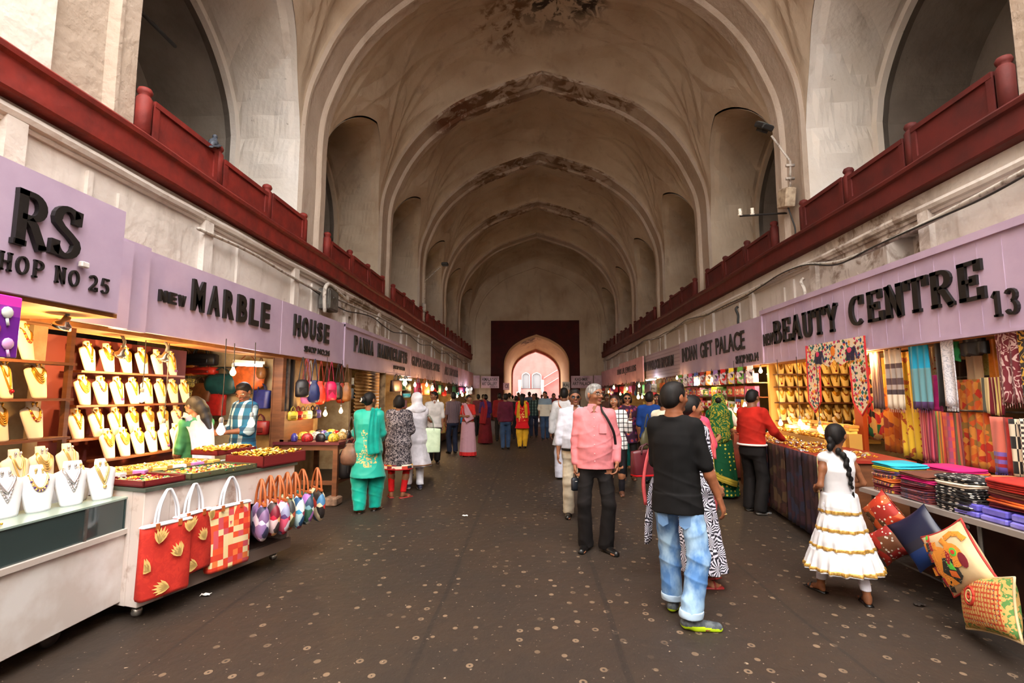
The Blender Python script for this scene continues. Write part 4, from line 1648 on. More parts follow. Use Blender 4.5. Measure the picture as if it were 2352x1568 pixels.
M_MAROON = mat('maroon_tray', (110, 22, 26), .55)
tray(-.42, .03, 1.06, 1.62, .93, M_MAROON, 'maroon tray of gold bangles at the far end of the bag counter', h=.1)
tray(-.44, .0, .36, 1.02, .93, mat('green_tray', (84, 84, 60), .6), 'dark shallow tray of bright stones in the middle of the bag counter')
tray(-.44, -.02, .0, .33, .93, M_MAROON, 'low maroon tray at the near end of the bag counter')
tray(-.84, -.48, .05, 1.0, .95, mat('gold_tray', (190, 140, 60), .5), 'long tray of gold rings at the back of the bag counter')
tray(-.84, -.5, 1.04, 1.5, 1.02, M_MAROON, 'raised maroon tray of gold balls behind the bangles')
MIXM = [GOLD, GOLD, GOLD2, SILV, GEMG, GEMR, GOLD]
trinkets('jewellery_heap', 420, lambda u, v: bw(-.41 + .40 * u, .39 + .6 * v, .95), 'heap of bright stone rings and brooches in the middle tray', MIXM, r=.017, seed=2)
trinkets('jewellery_heap', 260, lambda u, v: bw(-.40 + .41 * u, 1.09 + .5 * v, 1.02 + .02 * math.sin(9 * u)), 'heap of gold bangles in the maroon tray', [GOLD, GOLD2, GOLD], r=.02, seed=3)
trinkets('jewellery_heap', 160, lambda u, v: bw(-.42 + .38 * u, .02 + .28 * v, .95), 'heap of gems in the near maroon tray', MIXM, r=.015, seed=4)
trinkets('jewellery_heap', 420, lambda u, v: bw(-.82 + .32 * u, .08 + .9 * v, .98), 'heap of gold rings in the long back tray', [GOLD, GOLD, GOLD2, SILV], r=.016, seed=5)
trinkets('jewellery_heap', 90, lambda u, v: bw(-.82 + .3 * u, 1.06 + .42 * v, 1.06), 'heap of shiny gold balls in the raised maroon tray', [GOLD, mat('amber_ball', (214, 140, 40), .3, metal=.6)], r=.03, seed=6)
for k in range(6):
    b = MB()
    b.box(-.05, .05, -.035, .035, 0, .03, bev=.004)
    p = bw(-.47, .12 + .17 * k, .965)
    o = b.build('ring_box', [mat(n_, c_, .5) for n_, c_ in (('white_box', (238, 226, 226)), ('lilac_box', (190, 120, 190)), ('gold_box', (224, 180, 90)))][k % 3], None, '%s ring box, %s along the ridge between the trays' % (('white', 'lilac', 'gold')[k % 3], ORD[k]), 'box', 'ring boxes on the bag counter')
    o.location = p
    o.rotation_euler = (0, 0, .3 * k)

# tote bags on the counter front
def leafs(b, w, z0, h, yf, seed):
    rr = random.Random(seed)
    for cx, cz, sc_, an in ((-.09, .75, .13, -.2), (-.14, .4, .14, .9), (.10, .5, .12, .5), (.02, .1, .13, 1.3), (.16, .82, .12, -.1)):
        for k in range(6):
            a = an + (k - 2.5) * .22
            L = sc_ * (1 - abs(k - 2.5) * .1)
            x0, zz = cx * w / .42, z0 + cz * h
            dx, dz = -math.sin(a), math.cos(a)
            P = [(x0 + dx * L * t - dz * .012 * math.sin(PI * t), zz + dz * L * t + dx * .012 * math.sin(PI * t)) for t in (0, .3, .6, 1)]
            P += [(x0 + dx * L * t + dz * .012 * math.sin(PI * t), zz + dz * L * t - dx * .012 * math.sin(PI * t)) for t in (.6, .3)]
            b.add([(max(-w * .47, min(w * .47, p[0])), yf, max(z0 + .01, min(z0 + h * .98, p[1]))) for p in P], [tuple(range(6))])


TR = mat('red_leaf_cotton', (206, 52, 34), .8, pat=p_swirl((206, 50, 34), (196, 42, 30), 7), nz=(20, (190, 40, 28)))
TC = mat('checked_cotton', rough=.8, pat=lambda nt, v: ramp(nt, sep(nt, vor(nt, v, 21, 0., out='Color', metric='CHEBYCHEV'))[0], [(228, 82, 40), (232, 206, 150), (212, 54, 34), (236, 122, 62), (232, 210, 160), (218, 66, 40), (206, 80, 90)]))
LEAFM = mat('cream_leaf_print', (236, 196, 118), .8)
WHS = mat('white_strap', (232, 232, 238), .6)


def tote(yb, w, h, m, label, leaf, off=.05, ztop=.9, rz=0., zb=.16, tilt=0.):
    p = bw(off, yb, ztop)
    o = handbag(p, PI / 2 - AN + rz, label, (206, 52, 34), 'tote', w, h, .09, hm=WHS, pm=m, hh=ztop - zb - h, name='tote_bag')
    if leaf:
        b = MB()
        top = -(ztop - zb - h)
        leafs(b, w, top - h, h, -.052, leaf)
        b.build('leaf_print', LEAFM, o, solid=.002)
    b = MB()
    top = -(ztop - zb - h)
    b.box(-w * .5, w * .5, -.03, .03, top - .012, top + .012, bev=.01)
    b.build('lining', WHS, o)
    for s_ in (-1, 1):
        for t_ in (-1, 1):
            b = MB()
            b.box(s_ * w * .22 - .014, s_ * w * .22 + .014, t_ * .03 - .004, t_ * .03 + .004, top - .03, top + .015)
            b.build('strap_tab', STRAP, o)
    return o


tote(.13, .36, .5, TR, 'red tote bag with cream leaf print hanging nearest on the bag counter', 3, off=.07, rz=-.12)
tote(.36, .34, .44, TR, 'red leaf-print tote bag hanging behind the nearest one', 5, off=.05, zb=.24, rz=.1)
tote(.70, .40, .5, TC, 'orange and cream checked tote bag with white handles', 0, off=.05, zb=.17, rz=-.05)
PR = [[(214, 200, 226), (150, 120, 170), (60, 60, 90), (232, 228, 240), (120, 90, 130)], [(196, 30, 60), (232, 200, 200), (70, 60, 60), (236, 180, 120), (120, 20, 40)],
      [(90, 60, 110), (226, 90, 120), (236, 224, 236), (200, 40, 70), (150, 150, 180)], [(150, 170, 120), (236, 230, 190), (90, 90, 60), (190, 90, 60), (60, 60, 60)],
      [(60, 150, 190), (190, 220, 226), (40, 80, 120), (150, 70, 90), (230, 230, 220)], [(120, 160, 170), (60, 100, 80), (170, 110, 180), (220, 226, 220), (50, 70, 90)]]
for k in range(7):
    cols = PR[k % 6] if k < 6 else [(226, 206, 170), (226, 206, 170), (40, 34, 34), (226, 206, 170), (190, 60, 50), (70, 120, 160)]
    pm = mat('floral_print_%d' % k, rough=.5, pat=p_cells(cols, 13, 1.))
    y = .98 + k * .105 if k < 6 else 1.72
    o = handbag(bw(.10, y, .84 + .015 * (k % 2)), PI / 2 - AN + 1.0 + .1 * (k % 3), 'printed duffel bag with tan handles, %s along the counter end, mostly %s' % (ORD[k], ['lavender', 'red and cream', 'purple and pink', 'olive and cream', 'turquoise', 'grey green', 'beige with black birds'][k]),
                (120, 80, 120), 'duffel', .38, .32, .11, 'printed duffel handbags', 'duffel_bag', STRAP, pm, .2)

# ---------------- bag shop behind: bags on the partition facing the aisle
YB = 7.6
BG = [((425, 815), (216, 122, 34), 'tote', .36, .30, 'orange tote bag, top left in the bag shop'), ((463, 812), (40, 34, 34), 'clutch', .46, .17, 'black flap bag above the red one in the bag shop'), ((466, 842), (214, 50, 30), 'clutch', .42, .11, 'flat red clutch on the upper rail of the bag shop'),
      ((425, 868), (196, 160, 60), 'clutch', .34, .13, 'leopard spotted clutch in the bag shop'), ((424, 893), (40, 140, 80), 'clutch', .3, .12, 'bright green clutch under the leopard one'), ((462, 880), (140, 78, 36), 'tote', .34, .26, 'brown tote bag in the middle of the bag shop'),
      ((510, 858), (34, 84, 84), 'duffel', .46, .30, 'big teal studded handbag in the bag shop'), ((570, 828), (232, 110, 50), 'pouch', .50, .42, 'large orange drawstring bag behind the shopkeeper'), ((496, 905), (196, 40, 34), 'tote', .30, .30, 'red tote bag low between the two shopkeepers'),
      ((603, 895), (40, 44, 110), 'tote', .24, .26, 'navy tote bag right of the shopkeeper'), ((598, 965), (150, 34, 30), 'clutch', .26, .2, 'dark red bag at the lower right of the bag shop'), ((388, 820), (190, 36, 30), 'tote', .2, .2, 'small red bag beside the orange tote'),
      ((600, 835), (150, 96, 50), 'pouch', .16, .22, 'small brown pouch by the shop post')]
for (px, py), c, kd, w_, h_, lab in BG:
    p = gy(px, py - 14, YB - .1)
    pm = mat('leopard_vinyl', rough=.5, pat=p_dots((226, 190, 90), (60, 40, 20), 60, .4, 1.)) if 'leopard' in lab else None
    handbag(p, 0, lab, c, kd, w_ * 1.1, h_ * 1.05, .14, pm=pm, hh=.1)
b = MB()
for z in (2.02, 1.62, 1.2):
    b.tube([(-5.9, YB + .02, z), (-4.1, YB + .02, z)], .012, 6)
o = b.build('bag_rail', M_GREY, None, 'thin metal rails carrying the handbags in the bag shop', 'rail')
# posts / shutter guides by the bag shop
for px, w_, m_, lab in ((641, .07, M_WOOD, 'brown wooden post at the right of the bag shop'), (655, .05, M_GREY, 'rusty metal channel beside the brown post'), (668, .035, M_CABLE, 'thin black post left of the cream panel')):
    p = gx(px, 900, -3.86)
    b = MB()
    b.box(-w_, w_, -w_ * .7, w_ * .7, 0, 2.16)
    b.box(-w_ * 1.2, -w_, -w_ * .9, w_ * .9, 0, 2.16)
    o = b.build('post', m_, None, lab, 'post')
    o.location = (-3.86, p.y, 0)
b = MB()
b.box(-.02, .02, 0, .95, 0, 2.18)
b.box(-.03, -.02, .0, .03, 0, 2.18)
o = b.build('cream_panel', M_CREAMP, None, 'cream wall panel between the bag shop and the shutter', 'panel')
o.location = (-3.92, gx(673, 900, -3.92).y, 0)
# roller shutter
b = MB().m(0, True)
n = 26
rows = []
for j in range(n * 4 + 1):
    z = .1 + j * 2.05 / (n * 4)
    rows.append([(.022 * math.sin(2 * PI * j / 4) * (1), y, z) for y in (0, 1.9)])
b.rings(rows, closed=False)
o = b.build('roller_shutter', mat('shutter_metal', (176, 138, 84), .45, metal=.3, nz=(3, (140, 104, 60))), None, 'corrugated roller shutter lit orange behind the hanging bags', 'shutter', solid=.01)
o.location = (-3.95, 11.05, 0)
b = MB().m(0, True)
b.tube([(-3.8, 12.6, 0), (-3.8, 12.6, 2.16)], .08, 12)
b.build('round_post', mat('old_timber', (146, 118, 84), .8, nz=(6, (100, 76, 50))), None, 'thick weathered post to the right of the roller shutter', 'post')

# hanging small bags under the HOUSE sign
HB = [(696, (34, 30, 32), 'backpack', .3), (708, (236, 130, 190), 'pouch', .42), (714, (236, 226, 214), 'pouch', .36), (724, (30, 40, 96), 'pouch', .4), (738, (226, 60, 36), 'pouch', .44), (752, (200, 60, 40), 'pouch', .4), (762, (226, 30, 90), 'backpack', .36), (778, (50, 34, 34), 'pouch', .36), (786, (210, 60, 30), 'pouch', .44), (798, (150, 96, 50), 'pouch', .4), (704, (200, 40, 36), 'pouch', .3)]
for k, (px, c, kd, h_) in enumerate(HB):
    x = -3.5 - .12 * (k % 3)
    p = gx(px, 828, x)
    handbag((x, p.y, 2.17), PI / 2 - .9, '%s sling bag hanging under the HOUSE sign, %s' % (['black', 'pink', 'cream', 'navy', 'orange-red', 'rust', 'magenta', 'black-brown', 'bright orange', 'brown', 'small red'][k], 'hung on a long strap' if k % 2 else 'hung on a short strap'), c, kd, .2, h_ * .9, .14, 'sling bags under the HOUSE sign', 'sling_bag', hh=.34)

# wooden table with knick-knacks
TB = empty('wooden_table', (-3.35, 8.0, 0), 0, 'rough wooden table crowded with purses under the hanging bags', 'table')
b = MB()
b.box(-.5, .5, -.62, .85, .86, .9)
b.build('tabletop', mat('maroon_top', (96, 30, 36), .5), TB)
for k, (x, y) in enumerate(((-.44, -.56), (.44, -.56), (-.44, .8), (.44, .8))):
    b = MB()
    b.box(x - .035, x + .035, y - .035, y + .035, .12, .86)
    b.build('leg', M_WOOD, TB)
b = MB()
b.box(-.44, .44, -.58, -.54, .28, .34)
b.box(.42, .46, -.56, .8, .28, .34)
b.box(-.44, .44, -.58, -.54, .78, .86)
b.box(.42, .46, -.56, .8, .78, .86)
b.build('stretcher', M_WOOD, TB)
for k, (x, y, lab) in enumerate(((-2.92, 7.4, 'pale stone block under the near table leg'), (-3.8, 7.4, 'rough stone block under the back table leg'), (-2.9, 8.85, 'brick-red stone block beside the far table leg'))):
    b = MB()
    b.box(-.1, .1, -.13, .13, 0, .12, bev=.02)
    o = b.build('stone_block', mat('stone_block', (150, 118, 96), .9, nz=(12, (110, 86, 70))), None, lab, 'stone')
    o.location = (x, y, 0)
rr = random.Random(8)
PC = [((226, 190, 60), 'yellow'), ((30, 26, 26), 'black'), ((190, 36, 36), 'red'), ((70, 64, 150), 'violet'), ((200, 160, 90), 'straw'), ((40, 110, 120), 'teal'), ((230, 220, 200), 'cream')]
for k in range(16):
    c, nm_ = PC[k % 7]
    i, j = k % 4, k // 4
    b = MB().m(0, True)
    b.rings([[(.085 * s_ * math.cos(a), .05 * s_ * math.sin(a), z) for a in [2 * PI * q / 12 for q in range(12)]] for z, s_ in ((0, .8), (.02, 1), (.07, 1), (.11, .7), (.125, .3))])
    o = b.build('purse', mat('purse_' + nm_, c, .4, nz=(40, tuple(int(v * .6) for v in c))), None, '%s coin purse on the wooden table, %s row from the aisle, %s from the front' % (nm_, ORD[i], ORD[j]), 'purse', 'purses on the wooden table')
    o.location = (-2.98 - .2 * i, 7.5 + .3 * j, .9)
    o.rotation_euler = (0, 0, rr.uniform(0, 3))
b = MB()
b.box(-.03, .03, -.5, .5, 0, .45)
b.box(-.1, .1, -.5, .5, 0, .03)
o = b.build('display_rack', M_WOOD, None, 'brown wooden rack standing on the back of the wooden table', 'rack')
o.location = (-3.75, 7.95, .9)
for k in range(6):
    handbag((-3.62, 7.5 + .17 * k, 1.42), PI / 2 - .7, '%s little purse hung on the table rack, %s from the near end' % (PC[(k * 2) % 7][1], ORD[k]), PC[(k * 2) % 7][0], 'clutch', .15, .14, .05, 'little purses on the table rack', hh=.07)
for k, (y, c, nm_) in enumerate(((7.6, (26, 24, 28), 'black'), (7.9, (190, 24, 34), 'red'), (8.3, (170, 26, 34), 'dark red'), (8.65, (30, 90, 170), 'blue'))):
    handbag((-2.78, y, .92), PI / 2 - .6, '%s rucksack hanging from the edge of the wooden table' % nm_, c, 'backpack', .34, .44, .2, hh=.12, name='rucksack')
# pink toy card far left
b = MB()
b.box(0, .18, -.3, 0, 0, .012)
t = empty('toy_pack', gx(0, 668, -3.06) + Vector((.02, 0, -.02)), 0, 'pink and purple toy pack hanging at the left edge below the serif sign', 'toy pack')
b = MB()
b.box(-.015, .0, -.35, .115, -.36, 0, bev=.005)
b.build('card', mat('purple_card', rough=.4, pat=p_bands([(-.36, (112, 30, 150)), (-.12, (150, 50, 170)), (-.06, (226, 60, 190)), (0, (226, 60, 190))], 2)), t)
for q, (y, z, c, r_) in enumerate(((.03, -.10, (226, 230, 226), .035), (-.03, -.2, (190, 70, 120), .035), (.05, -.28, (230, 170, 220), .035), (-.05, -.08, (206, 214, 40), .03))):
    b = MB().m(0, True)
    b.ball((.006, y, z), r_, 10, sx=.3)
    b.tube([(.006, y, z - r_), (.006, y + .01, z - r_ - .04)], .008, 5)
    b.build('toy_rattle', mat('toy_%d' % q, c, .4), t)
# lamps of the left side
spot(gx(140, 752, -3.35), 'chrome spot lamp under the big serif sign', 22)
spot(gx(272, 818, -3.95), 'chrome spot lamp over the near end of the lit bust shelves', 26)
spot(gx(372, 826, -3.95), 'chrome spot lamp over the far end of the lit bust shelves', 26)
bulb(gx(375, 985, -4.0), 'glaring bulb hanging among the lowest cream busts', 12, ztop=2.16)
bulb(gx(325, 915, -4.0), 'bulb hanging before the second lit bust shelf', 10, ztop=2.16)
bulb(gx(507, 988, -3.3), 'white energy bulb hanging in front of the bag shop', 7, ztop=2.2, white=True, r=.042)
bulb(gx(577, 972, -3.2), 'glowing bulb hanging before the plaid-shirted shopkeeper', 8, ztop=2.2, r=.038)
bulb(gx(535, 855, -3.5), 'bulb just under the marble sign', 9, ztop=2.2)
bulb(gx(747, 950, -3.3), 'near bulb above the wooden table', 9, ztop=2.2)
bulb(gx(783, 944, -3.3), 'far bulb above the wooden table', 9, ztop=2.2)
tube_light(gx(572, 838, -3.9), .42, PI / 2 - .5, 'short white tube light below the marble sign', 8)
b = MB()
b.box(-.015, .02, -.03, .03, -.02, .02, bev=.006)
o = b.build('wall_socket', M_WHITE, None, 'white switch fixed on the serif sign', 'switch')
o.location = gx(192, 608, -3.055)

# ================================================================ right side: jewellery shop, scarf shop
YB = 9.5
M_YB = mat('yellow_lit_backing', (226, 178, 96), .8)
b = MB()
b.box(4.45, 6.4, YB + .12, YB + .2, .7, 2.3)
b.build('wall_right_display_back', M_YB, kind='structure')
rowz = [1.98, 1.75, 1.46, 1.13]
for ri, z in enumerate(rowz):
    b = MB()
    b.box(0, 1.85, -.16, .08, -.02, 0)
    o = b.build('shelf', M_WOOD, None, 'thin shelf of yellow busts in the right jewellery shop, %s of four' % ROWN[ri], 'shelf')
    o.location = (4.5, YB, z - .0)
    for k in range(11):
        x = 4.58 + .165 * k
        sty = (0, 2, 0, 1, 3)[(k + ri) % 5]
        bust((x, YB - .05, z), .12 * ((k % 3) - 1), 'slim yellow bust with %s, %s from the aisle, %s shelf, right shop' % (['V-shaped chain', 'gold bib', 'long strands', 'crescent beads', ''][sty], ORD[k], ROWN[ri]),
             'slim busts in the right jewellery shop', sty, H=.27, Wd=.08, stand=VELY, small=True, scale=1.06)
for k in range(4):
    bust((4.62 + .26 * k, YB - .35, .97 + .02), .1, 'pale wide bust low behind the right bulbs, %s from the aisle' % ORD[k], 'wide busts low in the right shop', 1, H=.281, Wd=.105, stand=VELV, small=True)
for k in range(9):
    bust((5.35, 7.3 + .165 * k, .98), -PI / 2 + .3, 'slim yellow bust in the low side row, right shop, %s from near end' % ORD[k], 'low side row of slim busts', (0, 2, 3)[k % 3], H=.27, Wd=.07, stand=VELY, small=True)
b = MB()
b.box(5.3, 5.75, 7.1, 8.9, .9, .97)
b.build('side_shelf', M_WOOD, None, 'wooden side shelf under the low row of slim busts', 'shelf')
# counter
RCM = Matrix.Translation((3.08, 5.42, 0)) @ Matrix.Rotation(-.14, 4, 'Z') @ Matrix.Translation((-3.2, -5.45, 0))


def rc(x, y, z):
    return tuple(RCM @ Vector((x, y, z)))


RC = empty('jewellery_counter', rc(3.2, 5.45, 0), -.14, 'right jewellery counter hung with printed cloths', 'counter')
b = MB()
b.box(0, .75, 0, 3.6, .08, .9)
b.build('cabinet', M_WOOD, RC)
b = MB()
b.box(-.03, .78, -.03, 3.63, .9, .93)
b.build('worktop', mat('red_worktop', (150, 40, 26), .5), RC)
b = MB()
b.box(.75, .9, 1.3, 3.6, .08, 1.1)
b.box(.5, .75, 1.4, 3.4, .93, 1.02)
b.build('stepped_riser', mat('gold_tray'), RC)
CL = [((66, 40, 40), (46, 30, 44), 5.5, .55, 'dark patchwork'), ((56, 30, 40), (40, 40, 60), 6.1, .5, 'plum'), ((206, 196, 130), (170, 50, 40), 5.42, .2, 'pale green leaf-printed'), ((60, 30, 26), (80, 60, 40), 6.65, .6, 'brown-red'), ((44, 38, 60), (90, 40, 40), 7.3, .6, 'violet')]
for k, (c1, c2, y, w_, nm_) in enumerate(CL):
    b = MB().m(0, True)
    sheet(b, -w_ / 2, w_ / 2, .06 if k != 2 else -.0, .94, 4, .02, .01, seed=k)
    o = b.build('counter_cloth', mat('cloth_' + nm_.replace(' ', '_'), rough=.85, pat=p_cells([c1, c2, c1, tuple(int(v * .7) for v in c1)], 9)) if k != 2 else mat('leaf_cloth', rough=.85, pat=p_dots((206, 200, 140), (176, 48, 36), (14, 14, 7), .42, .35)), None, '%s cloth hanging on the front of the right jewellery counter' % nm_, 'cloth')
    o.location = rc(3.14, y + w_ / 2, 0)
    o.rotation_euler = (0, 0, -PI / 2 - .14)
G4 = [GOLD, GOLD, GOLD2, mat('amber_ball')]
trinkets('jewellery_heap', 620, lambda u, v: rc(3.2 + .5 * u, 5.48 + 3.5 * v, .945 + .02 * math.sin(20 * v)), 'glittering gold jewellery spread over the right counter', G4 + [SILV], r=.021, seed=12)
trinkets('jewellery_heap', 260, lambda u, v: rc(3.72 + .22 * u, 6.9 + 1.9 * v, 1.03), 'gold bangles heaped on the step behind the right counter', G4, r=.026, seed=13)
rr = random.Random(4)
for k in range(30):
    i, j = k % 10, k // 10
    b = MB()
    w_ = rr.uniform(.07, .11)
    b.box(-w_, w_, -.06, .06, 0, .035, bev=.004)
    o = b.build('jewellery_box', mat(('yellow_box', 'gold_box2', 'orange_box')[k % 3], ((240, 200, 90), (226, 170, 70), (230, 140, 50))[k % 3], .4), None, 'flat %s jewellery box stacked on the step, %s along, %s layer' % (('yellow', 'gold', 'orange')[k % 3], ORD[i], ORD[j]), 'box', 'jewellery boxes on the right step')
    o.location = rc(4.02 + rr.uniform(-.02, .02), 6.85 + .2 * i, 1.1 + .037 * j)
    o.rotation_euler = (0, 0, PI / 2 - .14 + rr.uniform(-.2, .2))

# door toran
TORM = mat('toran_embroidery', rough=.9, pat=lambda nt, v: mix(nt, mth(nt, 'GREATER_THAN', vor(nt, v, 20, 1., metric='MANHATTAN'), .72), ramp(nt, sep(nt, vor(nt, v, 20, 1., out='Color', metric='MANHATTAN'))[0], [(196, 40, 46), (40, 60, 110), (226, 150, 50), (30, 110, 120), (210, 60, 110), (60, 110, 60), (120, 40, 40)]), (*lin((232, 214, 184)), 1)))
t = empty('embroidered_toran', (4.30, gx(1912, 780, 4.30).y, 0), -PI / 2, 'embroidered doorway hanging with elephants and pointed side flaps, below the word BEAUTY', 'wall hanging')
y0 = gx(1845, 800, 4.3).y
y1 = gx(1977, 800, 4.3).y
yc = t.location.y
hwT = (y0 - y1) / 2
zt = 2.33


def tor(pts, nm, m, yo=0., th=.012):
    b = MB()
    b.prism([(p[0], p[1]) for p in pts], th, XF((0, yo, 0)))
    return b.build(nm, m, t)


band = [(-hwT, 2.36), (hwT, 2.36), (hwT, 1.98), (hwT * .55, 1.98), (hwT * .45, 2.06), (hwT * .2, 2.0), (0, 2.1), (-hwT * .2, 2.0), (-hwT * .45, 2.06), (-hwT * .55, 1.98), (-hwT, 1.98)]
tor(band, 'top_band', TORM)
for s_ in (-1, 1):
    fl = [(s_ * hwT * 1.0, 1.985), (s_ * hwT * .52, 1.985), (s_ * hwT * .56, 1.5), (s_ * hwT * .78, 1.34), (s_ * hwT * 1.02, 1.5)]
    tor(fl if s_ > 0 else fl[::-1], 'side_flap', TORM)
    b = MB()
    P = [(s_ * hwT * 1.0, 2.36), (s_ * hwT * 1.02, 1.5), (s_ * hwT * .78, 1.33), (s_ * hwT * .55, 1.5), (s_ * hwT * .52, 1.98)]
    b.tube([(p[0], -.004, p[1]) for p in P], .012, 5)
    b.build('border', mat('red_border', (190, 40, 40), .8), t)
    # small elephant motif
    b = MB()
    ex = s_ * hwT * .55
    b.ball((ex, -.008, 2.18), .085, 12, sy=.1, sz=.75)
    b.ball((ex + .09, -.008, 2.20), .045, 10, sy=.15)
    b.tube([(ex + .12, -.01, 2.18), (ex + .14, -.01, 2.12), (ex + .15, -.01, 2.08)], .012, 5)
    for q in (-.06, -.02, .03, .07):
        b.box(ex + q - .012, ex + q + .012, -.014, 0, 2.06, 2.16)
    b.build('elephant_motif', mat('navy_motif', (40, 34, 60), .8), t)
    b = MB()
    b.ball((ex, -.014, 2.20), .05, 10, sy=.12, sz=.8)
    b.build('saddle_motif', mat('pink_motif', (220, 60, 100), .8), t)
b = MB()
b.ball((0, -.01, 2.22), .055, 12, sy=.12, sz=1.3)
b.build('centre_motif', mat('orange_motif', (230, 130, 40), .8), t)

# hanging textiles: (px0, px1, top z, bottom z, x, label, pattern, opts)
TXT = [
    (1976, 2026, 2.02, .98, 4.86, 'embroidered patchwork panel in red, green and black', p_cells([(196, 40, 40), (226, 190, 120), (30, 30, 34), (30, 110, 80), (230, 200, 150), (190, 40, 60), (232, 140, 50)], 11), {}),
    (2003, 2027, 2.18, 1.42, 4.5, 'narrow brown-grey patterned stole', p_stripes([(96, 74, 78), (120, 100, 100), (80, 60, 66)], 0, 30, .8), dict(name='stole')),
    (2024, 2084, 2.1, .84, 4.8, 'orange embroidered bedspread', p_cells([(214, 122, 34), (196, 92, 30), (226, 150, 60), (206, 110, 40), (140, 60, 60)], (6, 6, 9)), {}),
    (2039, 2077, 2.16, 1.43, 4.44, 'cream stole with grey and brown bands', p_bands([(1.43, (226, 214, 190)), (1.60, (70, 56, 60)), (1.66, (176, 160, 150)), (1.72, (90, 70, 72)), (1.80, (170, 160, 152)), (1.92, (96, 76, 76)), (1.98, (226, 214, 190)), (2.16, (226, 214, 190))], 2), dict(name='stole')),
    (2068, 2114, 2.12, .84, 4.56, 'yellow hanging with red zigzag edge', None, {}),
    (2095, 2140, 2.2, 1.44, 4.44, 'turquoise shawl with grey-blue woven lower half', p_bands([(1.44, (90, 60, 110)), (1.52, (104, 160, 170)), (1.88, (104, 168, 180)), (1.9, (24, 170, 214)), (2.2, (24, 170, 214))], 2), dict(name='shawl')),
    (2137, 2160, 1.82, 1.40, 4.52, 'magenta shawl', None, dict(c=(214, 20, 130), name='shawl')),
    (2155, 2176, 2.22, 1.47, 4.44, 'black shawl', None, dict(c=(24, 22, 24), name='shawl')),
    (2172, 2200, 2.22, 1.47, 4.4, 'silvery white shawl', p_swirl((226, 226, 232), (180, 184, 196), 9), dict(name='shawl')),
    (2128, 2156, 2.2, 1.66, 4.7, 'cream flowered scarf', p_dots((240, 220, 180), (206, 90, 60), 20, .3, 1.), {}),
    (2183, 2211, 2.22, 1.95, 4.5, 'green round-patterned cloth', p_dots((60, 190, 110), (30, 120, 70), 9, .4, 0.), {}),
    (2190, 2222, 1.98, 1.62, 4.72, 'dark brown cloth', None, dict(c=(74, 50, 36))),
    (2225, 2262, 2.1, 1.72, 4.66, 'beige cloth', p_cells([(222, 190, 150), (206, 170, 130), (228, 200, 166)], 7), {}),
    (2256, 2284, 2.26, 1.7, 4.72, 'pale green figured cloth', p_swirl((206, 200, 120), (186, 176, 90), 8), {}),
    (2280, 2302, 2.26, 1.7, 4.66, 'plain orange cloth', None, dict(c=(236, 140, 34))),
    (2298, 2349, 2.27, 1.52, 4.42, 'maroon shawl with white paisley', p_swirl((110, 28, 40), (206, 176, 170), 4.2, .47, .50), dict(name='shawl', folds=2)),
    (2199, 2268, 1.76, .82, 4.62, 'orange and red flowered hanging with a gold border', p_cells([(226, 96, 30), (206, 50, 26), (230, 130, 40), (170, 120, 50), (236, 150, 60)], 16), {}),
    (2108, 2126, 1.42, .86, 4.5, 'pink striped shawl', p_stripes([(190, 50, 80), (206, 110, 90), (150, 40, 80), (214, 130, 110)], 0, 26), dict(name='shawl')),
    (2127, 2146, 1.42, .86, 4.48, 'rose and wine striped shawl', p_stripes([(170, 40, 60), (210, 90, 110), (120, 40, 70)], 0, 30), dict(name='shawl')),
    (2145, 2162, 1.42, .80, 4.46, 'green and orange striped shawl', p_stripes([(110, 130, 60), (226, 140, 50), (190, 60, 50)], 0, 18), dict(name='shawl')),
    (2160, 2182, 1.41, .80, 4.44, 'orange and violet checked shawl', p_plaid((226, 96, 50), (90, 50, 130), (206, 60, 90), 9), dict(name='shawl')),
    (2181, 2198, 1.41, .78, 4.46, 'olive and rust shawl', p_stripes([(96, 90, 50), (190, 90, 60), (130, 50, 50)], 0, 20), dict(name='shawl')),
    (2256, 2272, 1.77, 1.42, 4.56, 'grey and cream striped runner', p_stripes([(226, 206, 150), (90, 90, 80)], 0, 22), dict(name='runner')),
    (2271, 2287, 1.77, 1.41, 4.54, 'maroon and cream striped runner', p_stripes([(232, 210, 150), (120, 26, 40)], 0, 22), dict(name='runner')),
    (2287, 2304, 1.77, 1.40, 4.52, 'wine and yellow striped runner', p_stripes([(236, 214, 130), (140, 30, 50)], 0, 20), dict(name='runner')),
    (2267, 2300, 1.39, .86, 4.42, 'salmon shawl with violet bands at the hem', p_bands([(.86, (120, 90, 190)), (.92, (170, 30, 40)), (.95, (130, 100, 190)), (.99, (180, 40, 50)), (1.02, (130, 100, 190)), (1.06, (226, 120, 100)), (1.39, (226, 120, 100))], 2), dict(name='shawl')),
    (2297, 2317, 1.39, .88, 4.4, 'brick red shawl', None, dict(c=(176, 40, 30), name='shawl')),
    (2311, 2336, 1.38, .86, 4.38, 'black and white checked scarf', None, dict(name='scarf')),
    (2337, 2362, 1.39, .86, 4.36, 'small gingham scarf', None, dict(name='scarf')),
    (2350, 2392, 2.24, 1.45, 4.4, 'gold-on-black figured shawl', p_swirl((40, 30, 20), (206, 160, 60), 5, .47, .53), dict(name='shawl')),
]


def p_zig(nt, v):
    s = sep(nt, v)
    z = mth(nt, 'PINGPONG', mth(nt, 'MULTIPLY', s[2], 1.), .04)
    e = mth(nt, 'GREATER_THAN', mth(nt, 'ADD', s[0], z), .13)
    n_ = noise(nt, v, 9, 3)
    c = mix(nt, mth(nt, 'MULTIPLY', mth(nt, 'GREATER_THAN', n_, .56), mth(nt, 'LESS_THAN', s[0], .03)), (*lin((240, 196, 50)), 1), (*lin((190, 90, 30)), 1))
    return mix(nt, e, c, (*lin((196, 34, 26)), 1))


